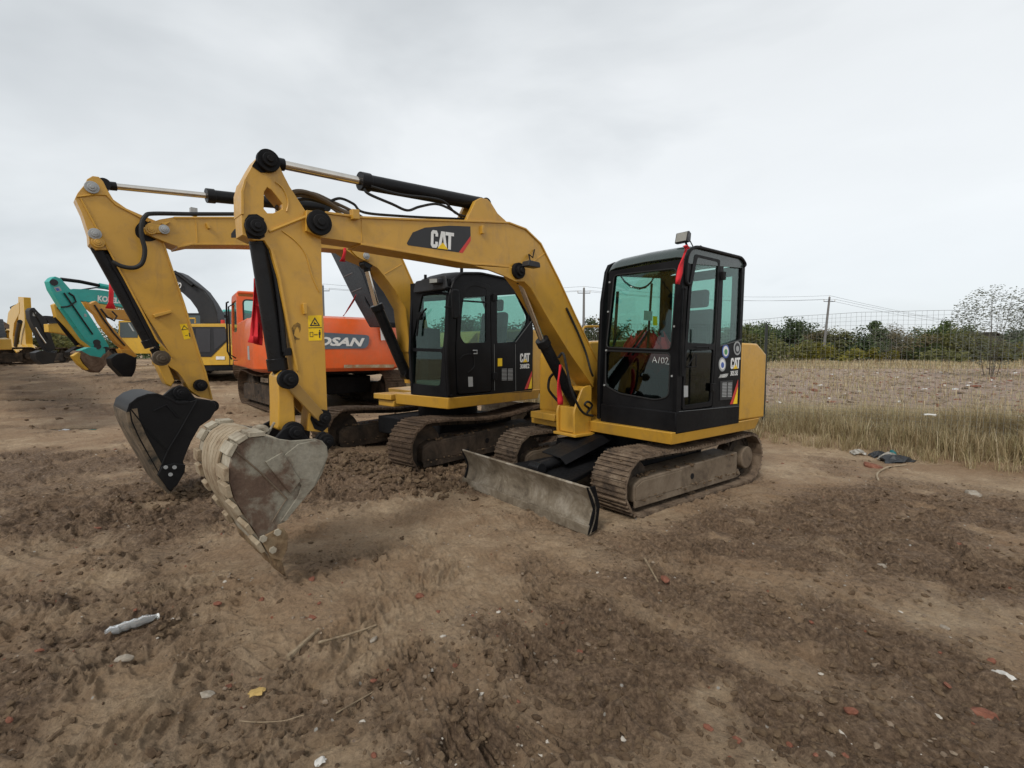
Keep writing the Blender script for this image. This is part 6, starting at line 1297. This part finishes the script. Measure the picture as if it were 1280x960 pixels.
mk('mud_edge', MB().strip([Vector((p.x, 0, p.z)) for p in offs([Vector((q.x, 0, q.z)) for q in m.Ys([(160, 512), (163, 528), (172, 548), (184, 570), (198, 595), (210, 614)], z0b)], -.018)], z0b+.001, z0b+.006, .05, 1 if nn.dot(c_in-shell[0]) > 0 else -1), 'bucket_edge', bk2, m)
for k in range(5):
    y = z0b-.01-k*(2*BW2-.1)/4; tp = m.Ys([(206, 602), (200, 600), (208, 613), (214, 618), (217, 611)], z0b); mk('tooth', MB().slab([Vector((p.x, y, p.z)) for p in tp], (), (0, -.08, 0)), 'bucket_edge', bk2, m, .01)
for o_ in (.17, -.20): mk('bucket_ear', MB().slab([Vector((p.x, YB+o_, p.z)) for p in m.Ys([(203, 494), (211, 487), (216, 484), (224, 481), (234, 486), (243, 497), (262, 500), (270, 506), (268, 514), (258, 517), (232, 507), (212, 502)], YB+o_)], (), (0, .035, 0)), 'bucket_black', bk2, m, .008)
pin('pin_boss', m, 226, 491, YB+.2, .07, bk2, 'bucket_black', .03); pin('pin_boss', m, 265, 507.5, YB+.2, .06, bk2, 'bucket_black', .03)

# ---------------------------------------------------------------- orange machine seen from behind
mo = Fr(-5.92, 13.97, 125, .02)
e3 = root('large_excavator', mo, 'orange excavator seen from behind with grey name panel and dark boom', 'excavator', 'excavators parked on the mud yard')
mt = Fr(-5.45, 13.6, 131, .05)
for s in (1, -1): crawler(mt, e3, s*1.28, .6, 4.3, .95, 44, 'shoe_mud', 'trackframe_dark', .10)
mk('undercarriage_frame', MB().box((-1.2, -1.0, .35), (1.2, 1.0, .8)).tube((0, 0, .7), (0, 0, 1.1), .7, 32), 'black_matt', e3, mt, .02)
W2 = 1.72; XB = -3.12                      # half width, tail
# tail outline in plan, rounded corners, swept up with a leaning top
def plan(w, xb, rc, n=7):
    pts = [(-1.45, -w)]+[(xb+rc-rc*math.sin(math.pi/2*i/n), -w+rc-rc*math.cos(math.pi/2*i/n)) for i in range(n+1)]
    q = [(xb-.05*(1-(y_/(w-rc))**2), y_) for y_ in np.linspace(-w+rc, w-rc, 7)][1:-1]
    return pts+q+[(x, -y) for x, y in reversed(pts)]
rowsz = [(1.02, .90, .10), (1.10, .99, .0), (1.45, 1.0, -.02), (1.85, 1.0, .0), (2.12, .985, .03), (2.27, .96, .12), (2.33, .90, .30)]
mb = MB(); L_ = None
for z, k, dx in rowsz:
    pr = plan(W2*k, XB+dx, .42); L_ = len(pr); mb.v += [Vector((x, y, z)) for x, y in pr]
for a_ in range(len(rowsz)-1):
    for b_ in range(L_): mb.f.append((a_*L_+b_, a_*L_+(b_+1) % L_, (a_+1)*L_+(b_+1) % L_, (a_+1)*L_+b_))
mb.f += [tuple(range(L_)), tuple((len(rowsz)-1)*L_+L_-1-i for i in range(L_))]
cwt = mk('counterweight', mb, 'orange', e3, mo, .02)
M['chip'] = crust('worn_primer', [(.30, .12, .05), (.30, .22, .13), (.42, .36, .27)], 5, .8, .3, .004)
def XO(a_, b_, e=.0): return mo.X(a_, b_, XB-.075-e)
mk('worn_edge', MB().slab([XO(430, 456, .01), XO(493, 455.5, .01), XO(492, 459.5, .01), XO(430, 460, .01)], (), (.004, 0, 0)), 'chip', cwt, mo, smooth=False)
mk('name_panel', MB().slab(rounded([XO(352, 411.5), XO(408, 415.8), XO(462, 419), XO(461, 430), XO(457, 435.5), XO(352, 437)], .08), (), (.004, 0, 0)), 'blue_grey', cwt, mo, smooth=False)
pc = [XO(357.5, 431.2, .003), XO(455, 433.2, .003), XO(358.5, 419.6, .003)]; text('DOOSAN', pc[0], pc[1], pc[2], 'white', cwt, mo, bold=.045, shear=.25, lift=.004)
mk('notice_plate', MB().slab([XO(474.5, 405), XO(482, 406), XO(484.5, 425), XO(476.5, 425.5)], (), (.004, 0, 0)), 'white', cwt, mo, smooth=False)
mk('house', MB().slab(rounded([(-1.5, W2-.06, 1.08), (2.0, W2-.06, 1.08), (2.0, W2-.06, 1.22), (.75, W2-.06, 1.25), (.72, W2-.06, 2.05), (.55, W2-.06, 2.28), (-1.5, W2-.06, 2.30)], .06), (), (0, -2*W2+.12, 0)), 'orange', e3, mo, .03)
mk('deck_frame', MB().box((-2.2, -1.2, .92), (2.0, 1.2, 1.07)), 'black_matt', e3, mo, .01)
M['louvre'] = flat('louvre_dark', (.03, .03, .035), .6)
mk('side_louvre', MB().box((-1.35, W2-.065, 1.45), (-.95, W2-.055, 1.75)), 'louvre', e3, mo)
mk('number_plate', MB().box((-2.3, W2-.01, 1.30), (-2.0, W2+.004, 1.62)), 'grey_decal', e3, mo)
# cab front left, rear wall towards the camera
cz0, cz1 = 1.25, 3.12; cx0, cx1 = .60, 2.15; cy0, cy1 = .62, 1.66
so_ = [Vector((cx0, cy1, cz0)), Vector((cx1+.1, cy1, cz0)), Vector((cx1+.05, cy1, 2.2)), Vector((cx1-.22, cy1, cz1-.08)), Vector((cx1-.4, cy1, cz1)), Vector((cx0+.1, cy1, cz1)), Vector((cx0, cy1, cz1-.12))]
sh_ = [Vector((cx0+.12, cy1, 2.05)), Vector((cx1-.12, cy1, 2.05)), Vector((cx1-.33, cy1, 2.93)), Vector((cx0+.12, cy1, 2.93))]
cb3 = mk('cab', MB().slab(rounded(so_, .08), [rounded(sh_, .08)], (0, -.06, 0)).slab([p-Vector((0, cy1-cy0-.06, 0)) for p in rounded(so_, .08)], [[p-Vector((0, cy1-cy0-.06, 0)) for p in rounded(sh_, .08)]], (0, -.06, 0)), 'orange', e3, mo, .015)
rwall = [Vector((cx0, cy0+.0, cz0)), Vector((cx0, cy1-.0, cz0)), Vector((cx0, cy1, cz1-.10)), Vector((cx0, cy0, cz1-.10))]; rwin3 = [Vector((cx0, cy0+.14, 2.28)), Vector((cx0, cy1-.16, 2.28)), Vector((cx0, cy1-.16, 2.93)), Vector((cx0, cy0+.14, 2.93))]
mk('cab_wall', MB().slab(rwall, [rounded(rwin3, .10)], (-.03, 0, 0)), 'orange', cb3, mo, .01)
mk('rear_window', MB().slab(rounded(rwin3, .10), (), (.004, 0, 0)), 'glass', cb3, mo, smooth=False); mk('side_window', MB().slab([p-Vector((0, .03, 0)) for p in rounded(sh_, .08)], (), (0, -.004, 0)), 'glass', cb3, mo, smooth=False)
mk('window_seal', MB().path([p-Vector((.034, 0, 0)) for p in rounded(rwin3, .10)+[rounded(rwin3, .10)[0]]], .02, 6, 0), 'rubber', cb3, mo)
mk('roof', MB().box((cx0+.02, cy0+.04, cz1-.02), (cx1-.4, cy1-.04, cz1+.06)), 'orange', cb3, mo, .03)
mk('handrail', MB().path([(cx1+.15, cy1+.02, 1.25), (cx1+.15, cy1+.12, 1.5), (cx1+.0, cy1+.12, 2.7), (cx1-.1, cy1+.12, 2.95), (cx1-.4, cy1+.1, 2.95)], .025, 8, 0).path([(cx0+.4, cy1+.02, 1.3), (cx0+.4, cy1+.16, 1.4), (cx0+.4, cy1+.16, 2.75), (cx0+.4, cy1+.02, 2.85)], .02, 8, 0), 'black_matt', e3, mo)
# boom going up and away, its cylinder beside it
mbm = Fr(mo.loc.x, mo.loc.y, 125, .02); YO = -.35
bo = [(404, 297), (415, 300), (431, 314), (444, 327), (452, 340), (461, 364), (470, 384), (480, 403), (480, 409), (462, 409), (446, 381), (440, 370)]
bm3 = mk('boom', MB().slab([mbm.Y(a_, b_, YO) for a_, b_ in bo], [[mbm.Y(a_, b_, YO) for a_, b_ in ((456, 371), (459, 376), (464, 385), (462, 385), (457, 377))]], (0, -.42, 0)), 'black', e3, mbm, .015)
mk('boom_rib', MB().path([mbm.Y(430, 346, YO), mbm.Y(441, 341, YO)], .012, 6, 0).path([mbm.Y(440, 365, YO), mbm.Y(452, 360, YO)], .012, 6, 0), 'cabin_grey', bm3, mbm)
ribbon('red_ribbon', mbm, [(445, 368), (441, 377), (436, 385), (432, 391), (429, 395)], YO+.04, .10, 'thin red ribbon stretched from the dark boom to the orange counterweight', 'cloth_dark_red')
rbx = mbm.Y(318, 350, 0)
# red flag cloth hanging at the bucket cylinder of the near stick, in front of the orange machine
ms_ = m1
def flag():
    mb = MB(); v = []; left = [(317, 348), (316, 362), (315, 380), (314, 400), (313, 420), (311, 428)]; right = [(322, 348), (325, 365), (327, 385), (328, 405), (328.5, 422), (327, 432)]
    for i, (a_, b_) in enumerate(zip(left, right)):
        p, q = ms_.Y(a_[0], a_[1], -.10), ms_.Y(b_[0], b_[1], -.10)
        for k in range(5): t = k/4; v.append(p.lerp(q, t)+Vector((0, .018*math.sin(k*2.2+i), 0)))
    mb.add(v, [(i*5+k, i*5+k+1, (i+1)*5+k+1, (i+1)*5+k) for i in range(5) for k in range(4)]); return mb
o = mk('red_flag', flag(), 'cloth_red', None, ms_); s_ = o.modifiers.new('s', 'SOLIDIFY'); s_.thickness = .005; tag(o, 'long red cloth hanging behind the near bucket cylinder, before the orange body', 'ribbon')
ribbon('red_ribbon', ma.sub(XF2+.15, -.12, -4), [(431, 310), (430.5, 316), (429, 322), (428, 327)], .17, .06, 'short red ribbon hanging from the underside of the boom before the dark boom')
ribbon('red_ribbon', Fr(-9.5, 11, 245, 0), [(139, 352), (139, 366), (138.5, 378), (138, 386)], 0, .16, 'red ribbon hanging over the white letters of the teal boom')

# ---------------------------------------------------------------- machines parked far back on the left
def far_root(x, y, deg, label, kind='excavator'):
    fr = Fr(x, y, deg, float(low(np.array(x), np.array(y)))); return fr, root('parked_excavator', fr, label, kind, 'excavators parked on the mud yard')
def poly(name, fr, pts, Y, w, mat, parent, bevel=.012, holes=(), label=None):
    return mk(name, MB().slab([fr.Y(a_, b_, Y) for a_, b_ in pts], [[fr.Y(a_, b_, Y) for a_, b_ in h] for h in holes], (0, -w, 0)), mat, parent, fr, bevel, label=label)
def bars(name, fr, pts, Y, r, mat, parent): return mk(name, MB().path([fr.Y(a_, b_, Y) for a_, b_ in pts], r, 8, 0), mat, parent, fr)
def tracks(fr, r, x, gauge=1.2, L=3.6, h=.85, w=.5):
    for s in (1, -1): crawler(fr, r, s*gauge, w, L, h, 36, 'shoe_mud', 'trackframe_dark', .06, X0=x)
def simple_cab(fr, r, x0, x1, y0, y1, z0, z1, mat):
    so = [Vector((x0, y1, z0)), Vector((x1, y1, z0)), Vector((x1-.05, y1, (z0+z1)/2)), Vector((x1-.28, y1, z1)), Vector((x0, y1, z1))]
    wn = [Vector((x0+.12, y1, z0+.75)), Vector((x1-.2, y1, z0+.75)), Vector((x1-.38, y1, z1-.16)), Vector((x0+.12, y1, z1-.16))]
    c = mk('cab', MB().slab(rounded(so, .08), (), (0, -(y1-y0), 0)), mat, r, fr, .03)
    mk('side_window', MB().slab(rounded([p+Vector((0, .006, 0)) for p in wn], .06), (), (0, -.004, 0)), 'window_far', c, fr, smooth=False)
    mk('windscreen', MB().slab([(x1-.03, y0+.1, z0+.8), (x1-.03, y1-.1, z0+.8), (x1-.27, y1-.1, z1-.12), (x1-.27, y0+.1, z1-.12)], (), (.03, 0, .012)), 'window_far', c, fr, smooth=False); return c
M['window_far'] = flat('dark_window', (.03, .045, .045), .08, 0, .5); M['far_yellow'] = paint('bright_yellow_paint', (.60, .35, .03), .45, (.3, .2, .08), .4, .05)
# yellow body with dark arched boom
f4, r4 = far_root(-11.6, 19.6, 100, 'yellow and black excavator with a dark arched boom, partly behind the middle stick')
tracks(f4, r4, 0, 1.25, 4.0, .9)
mk('undercarriage_frame', MB().box((-1.2, -1., .3), (1.2, 1., .95)), 'black_matt', r4, f4, .02)
fb = Fr(-10.9, 18.0, 0, f4.loc.z)          # side facing the camera
body = poly('engine_body', fb, [(219, 405), (281, 404.5), (283, 408), (285, 430), (296, 436), (296, 456), (225, 457), (219, 452)], 0, -1.9, 'far_yellow', r4)
poly('dark_side_panel', fb, [(236, 408.5), (281, 408.5), (284, 426), (264, 446), (236, 446)], -.012, .006, 'dark', body, 0)
poly('side_vent', fb, [(245, 410.5), (263, 410.5), (263, 440), (245, 440)], -.02, .006, 'louvre', body, 0); poly('side_vent', fb, [(267, 410.5), (282, 410.5), (283, 425), (268, 438)], -.02, .006, 'louvre', body, 0)
poly('seam_line', fb, [(286.5, 432), (287.2, 432), (287.2, 456), (286.5, 456)], -.02, .006, 'dark', body, 0); poly('badge', fb, [(270, 445.5), (281, 445.5), (281, 449.5), (270, 449.5)], -.02, .006, 'white', body, 0)
poly('deck_frame', fb, [(225, 457), (296, 456.5), (296, 463), (225, 464)], .03, -1.8, 'black_matt', r4)
mk('beacon_lamp', MB().tube(fb.Y(278.5, 405, .6), fb.Y(278.5, 400, .6), .07, 12), 'red_decal', r4, fb, .01)
bm4 = poly('boom', fb, [(219, 339), (226, 342), (240, 352), (254, 364), (264, 378), (271, 390), (272.5, 404), (250, 404), (250, 396), (246, 386), (238, 375), (228, 366), (216, 358)], .55, -.45, 'dark', r4)
bars('boom_cylinder', fb, [(218, 340), (226, 345), (241, 357)], .4, .07, 'black', r4); bars('boom_hose', fb, [(241, 354), (256, 364), (266, 378), (271, 392)], .5, .03, 'rubber', r4)
pc = [fb.Y(220, 359, .5), fb.Y(227.5, 361, .5), fb.Y(221, 352, .5)]; text('VO', pc[0], pc[1], pc[2], 'white', bm4, fb, bold=.03, lift=.06)
# teal
f5, r5 = far_root(-15.6, 27.5, 268, 'teal excavator at left with a worn bucket edged in yellow, white letters on its boom')
T5 = Fr(-17.1, 19.6, 250, .62); 
tracks(f5, r5, 0, 1.25, 4.2, .95); mk('house', MB().box((-2.2, -1.35, 1.1), (1.6, 1.35, 2.2)), 'teal', r5, f5, .06); simple_cab(f5, r5, .4, 2.0, .35, 1.35, 1.2, 2.95, 'teal')
sk = poly('stick', T5, [(61, 352), (65, 347.5), (69, 345.5), (76, 348), (87.5, 361), (95, 368), (100, 375), (118, 403), (136, 432), (136, 438), (127, 440), (114, 430), (106, 424), (75, 380), (64, 362)], .1, .30, 'teal', r5)
poly('boom', T5, [(85, 363), (92, 361), (125, 362.5), (150, 366), (178, 375), (200, 392), (214, 415), (214, 432), (204, 432), (196, 412), (180, 395), (165, 387), (140, 381), (100, 376), (88, 371)], .0, .3, 'teal', r5)
pc = [T5.Y(121.5, 376.5, .0), T5.Y(160, 381, .0), T5.Y(122, 369, .0)]; text('KOBELCO', pc[0], pc[1], pc[2], 'white', bpy.data.objects[[o.name for o in r5.children if o.name.startswith('boom')][0]], T5, bold=.05, lift=.012)
poly('logo_plate', T5, [(67, 359.5), (74, 358), (77.5, 363), (71, 365)], .108, .004, 'grey_decal', sk, 0); poly('logo_mark', T5, [(69.5, 360.5), (73, 360), (75, 363), (71.5, 363.8)], .115, .004, 'blue_decal', sk, 0); poly('info_label', T5, [(105, 392), (108, 392.5), (108.5, 396), (105.5, 396)], .108, .004, 'grey_decal', sk, 0)
bars('bucket_cylinder', T5, [(77, 384), (84, 393), (95, 408)], -.02, .10, 'teal', r5); bars('piston_rod', T5, [(95, 408), (106, 424)], -.02, .05, 'chrome', r5)
bars('stick_cylinder', T5, [(76, 349), (100, 352), (124, 357)], 0, .07, 'cyl', r5); bars('cylinder_barrel', T5, [(124, 357), (140, 360), (160, 366)], 0, .11, 'teal', r5)
bars('stick_hose', T5, [(76, 384), (86, 383), (95, 377), (92, 370), (86, 366)], .14, .03, 'rubber', r5)
poly('link_plate', T5, [(101, 438), (112, 434), (136, 436), (134, 440), (127, 447.5), (112, 445), (105, 442)], .14, .36, 'teal', r5)
bk5 = poly('bucket', T5, [(97, 441), (101, 438), (113, 444.5), (127, 447), (131, 442), (133, 444), (130, 452), (123, 466), (112, 462), (104, 453)], .2, .5, 'brown_bucket', r5)
poly('bucket_rim', T5, [(91, 445), (98, 440.5), (101, 441), (100, 448), (104, 455), (111, 461.5), (109, 463), (99, 456)], .23, .20, 'far_yellow', bk5)
poly('bucket_back', T5, [(131, 444), (136, 437), (141, 443), (136, 452), (128, 462), (124, 466)], .2, .45, 'brown_bucket', bk5)
# small yellow one
T6 = Fr(-14.2, 18.2, 246, .50); f6, r6 = far_root(-13.4, 24.0, 262, 'small amber excavator with a black bucket between the teal and the middle sticks')
tracks(f6, r6, 0, 1.0, 3.2, .75, .42); poly('stick', T6, [(107, 377), (113, 379.5), (120, 376), (126, 381), (130, 392), (135, 402), (150, 420), (162, 434), (172, 445), (160, 440), (147, 430), (135, 416), (126, 404), (120, 393), (113, 387)], .05, .24, 'amber', r6)
bb = poly('boom', T6, [(124, 384), (136, 386.5), (175, 388), (196, 396), (212, 412), (218, 432), (206, 432), (198, 414), (184, 404), (165, 401), (140, 398), (128, 393)], -.02, .25, 'amber', r6)
bars('stick_hose', T6, [(126, 386), (134, 396), (143, 401), (146, 395), (140, 389)], .12, .03, 'rubber', r6); bars('bucket_cylinder', T6, [(124, 395), (138, 413), (152, 433)], -.1, .07, 'cyl', r6)
poly('bucket', T6, [(139, 448), (146, 443), (156, 441), (167, 446), (171, 447), (170, 460), (168, 466), (165, 471), (155, 471), (148, 464), (141, 457)], .2, .35, 'bucket_black', r6)
poly('link_plate', T6, [(150, 436), (162, 437), (172, 445), (164, 449), (154, 444)], .12, .3, 'amber', r6)
fb6 = Fr(-18.6, 24.5, 0, .6); bd6 = poly('house', fb6, [(148, 401), (168, 400), (174, 411), (182, 424), (192, 428), (193, 442), (148, 442)], 0, -1.6, 'far_yellow', r6)
poly('side_window', fb6, [(150, 403), (166, 402.5), (172, 412), (172, 422), (150, 422)], -.012, .006, 'window_far', bd6, 0); poly('painted_glint', fb6, [(160, 404), (162, 404), (168, 414), (166, 414)], -.02, .004, 'grey_decal', bd6, 0); poly('counterweight', fb6, [(193, 430), (200, 430), (200, 442), (193, 442)], .1, -1.7, 'far_yellow', r6)  # the glint is a pale sliver painting glare onto the dark window
# second yellow with white letters on the boom behind
f7, r7 = far_root(-15.4, 27.0, 268, 'golden excavator behind the teal one, white letters on its boom'); T7 = Fr(-19.6, 23.4, 246, .75)
tracks(f7, r7, .2, 1.1, 3.8, .85) if False else None
poly('stick', T7, [(67, 381), (71, 379), (76, 383), (95, 405), (116, 430), (120, 436), (112, 439), (98, 428), (83, 410), (71, 397)], .05, .3, 'gold', r7)
bars('bucket_cylinder', T7, [(70, 396), (82, 413), (97, 431)], -.1, .10, 'cyl', r7)
poly('bucket', T7, [(86, 440), (97, 433), (108, 434), (114, 440), (108, 448), (94, 450), (88, 446)], .2, .4, 'bucket_black', r7)
bm7 = poly('boom', T7, [(104, 376), (128, 378), (168, 384), (196, 394), (206, 412), (196, 412), (182, 401), (160, 394), (128, 389), (106, 386)], -.6, .3, 'gold', r7)
pc = [T7.Y(142.5, 388, -.6), T7.Y(155.5, 389.5, -.6), T7.Y(142.8, 381.8, -.6)]; cat_letters(T7, pc[0], pc[1], pc[2], bm7, False, .02)
f7b = Fr(-14.2, 22.6, 268, .6)
mk('house', MB().box((-2, -1.25, 1.0), (1.0, 1.25, 1.85)), 'gold', r7, f7b, .05); simple_cab(f7b, r7, .2, 1.6, .0, 1.2, 1.0, 2.6, 'black')
# front-facing yellow
f8, r8 = far_root(-26.2, 27.5, 292, 'bright yellow excavator at far left, its stick upright and yellow bucket on the mud'); T8 = Fr(-25.6, 26.0, 318, .85)
tracks(f8, r8, -3.2, 1.3, 4.2, .95); 
poly('stick', T8, [(31, 371.5), (38.5, 372), (39.5, 392), (41, 430), (45, 436), (33, 437), (31, 400)], .2, .3, 'far_yellow', r8)
poly('boom', T8, [(30, 378), (20, 384), (15, 391), (12.5, 408), (11, 425), (16, 438), (22, 436), (21, 420), (23, 404), (30, 392)], .1, .22, 'far_yellow', r8)
poly('bucket', T8, [(21, 441), (25, 439), (44, 438), (46, 446), (45, 454.5), (24, 455.5), (20.5, 450)], .7, 1.0, 'far_yellow', r8)
poly('link_plate', T8, [(30, 430), (43, 431), (47, 434), (47, 438), (33, 441), (29, 436)], .35, .6, 'far_yellow', r8)
bars('boom_cylinder', T8, [(25, 402), (22, 416), (20, 432)], -.3, .12, 'cyl', r8); bars('boom_hose', T8, [(15, 391), (13, 384), (20, 381)], .1, .04, 'rubber', r8)
poly('house', T8, [(-12, 424), (3, 421), (14, 424), (15, 437), (-12, 438)], -1.6, 1.4, 'far_yellow', r8); poly('cab', T8, [(-14, 398), (4, 399), (8, 422), (-14, 424)], -1.8, 1.2, 'black', r8)
# dark grey
f9, r9 = far_root(-21.6, 33.0, 268, 'dark grey excavator with a slim stick and bucket right of the bright yellow one'); T9 = Fr(-23.5, 25.2, 250, .85)
sk9 = poly('stick', T9, [(36.5, 388), (39, 385), (43, 384.5), (48, 390), (56, 397), (59, 402), (66, 425), (70, 436), (62, 441), (54, 432), (42, 408), (37.5, 398)], .05, .35, 'dark', r9)
poly('info_label', T9, [(41, 390.5), (45, 390.5), (45, 395.5), (41, 395)], .06, .005, 'grey_decal', sk9, 0); bars('bucket_cylinder', T9, [(44, 409), (50, 419), (57, 429)], .12, .035, 'chrome', r9)
poly('boom', T9, [(57, 394.5), (69, 395.5), (90, 400), (100, 418), (88, 420), (80, 408), (60, 403)], -.05, .35, 'dark', r9)
poly('bucket', T9, [(44, 441), (52, 438), (68, 441), (72, 438), (70, 446), (67, 454), (54, 455.5), (46, 449)], .2, .5, 'dark', r9)
mk('house', MB().box((-2, -1.3, 1.1), (1.4, 1.3, 2.2)), 'dark', r9, f9, .06); tracks(f9, r9, 0, 1.25, 4.0, .95)
f10, r10 = far_root(-19.5, 30.5, 268, 'pale yellow excavator whose boom shows between the dark grey and the teal sticks'); T10 = Fr(-20.5, 26.5, 250, .9)
poly('boom', T10, [(60, 405), (72, 404.5), (88, 408), (112, 420), (118, 436), (104, 436), (92, 421), (78, 417), (61, 415)], 0, .35, 'far_yellow', r10); mk('house', MB().box((-2, -1.3, 1.1), (1.4, 1.3, 2.1)), 'far_yellow', r10, f10, .06); tracks(f10, r10, 0, 1.25, 4.0, .95)
f11 = Fr(-27.5, 25.0, 250, .85); r11 = root('parked_excavator', f11, 'brown-roofed yellow machine cut by the left edge of the photo, muddy tracks', 'excavator', 'excavators parked on the mud yard')
poly('roof', f11, [(-20, 398), (2, 400), (12, 406), (12, 411), (-20, 411)], 0, 1.4, 'brown_bucket', r11); poly('house', f11, [(-20, 423), (8, 422), (10, 436), (-20, 437)], .1, 1.6, 'far_yellow', r11); poly('cab', f11, [(-18, 410), (8, 410), (9, 423), (-18, 423)], 0, 1.3, 'black', r11)
tracks(f11, r11, 0, 1.1, 3.8, .9)
for fr_, rt_, pts_, y_ in ((T5, r5, [(90, 364), (120, 359.5), (150, 363), (170, 371)], -.1), (T5, r5, [(80, 366), (98, 392), (116, 418)], .14), (T6, r6, [(118, 381), (128, 397), (142, 416), (156, 432)], .08), (T7, r7, [(72, 384), (88, 404), (106, 425)], .08),
        (T7, r7, [(106, 375), (130, 376), (165, 382)], -.7), (T8, r8, [(34, 374), (35, 400), (36, 428)], .24), (T8, r8, [(28, 379), (20, 387), (15, 400), (14, 420)], .14), (T9, r9, [(41, 388), (50, 402), (60, 424)], .08), (T10, r10, [(62, 404), (78, 403.5), (96, 408)], .05)):
    bars('pipe', fr_, pts_, y_, .028, 'rubber', rt_)
for fr_, rt_, pts_ in ((T5, sk, [(67.5, 353), (80, 369.5), (106, 403), (121, 428), (133, 436.5)]), (T5, sk, [(133, 437), (122, 433), (113, 428)])): mk('pin_cap', MB().tube(fr_.Y(*pts_[0], .10), fr_.Y(*pts_[0], .16), .12, 14), 'dark', rt_, fr_); mk('pin_cap', MB().tube(fr_.Y(*pts_[-2], .10), fr_.Y(*pts_[-2], .16), .12, 14), 'dark', rt_, fr_)
bars('handrail', fb, [(224, 404), (224, 398), (244, 398), (244, 404)], .1, .03, 'far_yellow', r4); bars('handrail', fb6, [(150, 400), (150, 394), (164, 394), (164, 400)], .05, .03, 'black_matt', r6); bars('handrail', T8, [(0, 421), (0, 413), (10, 414), (10, 423)], -1.55, .03, 'far_yellow', r8)
bpy.context.view_layer.update()
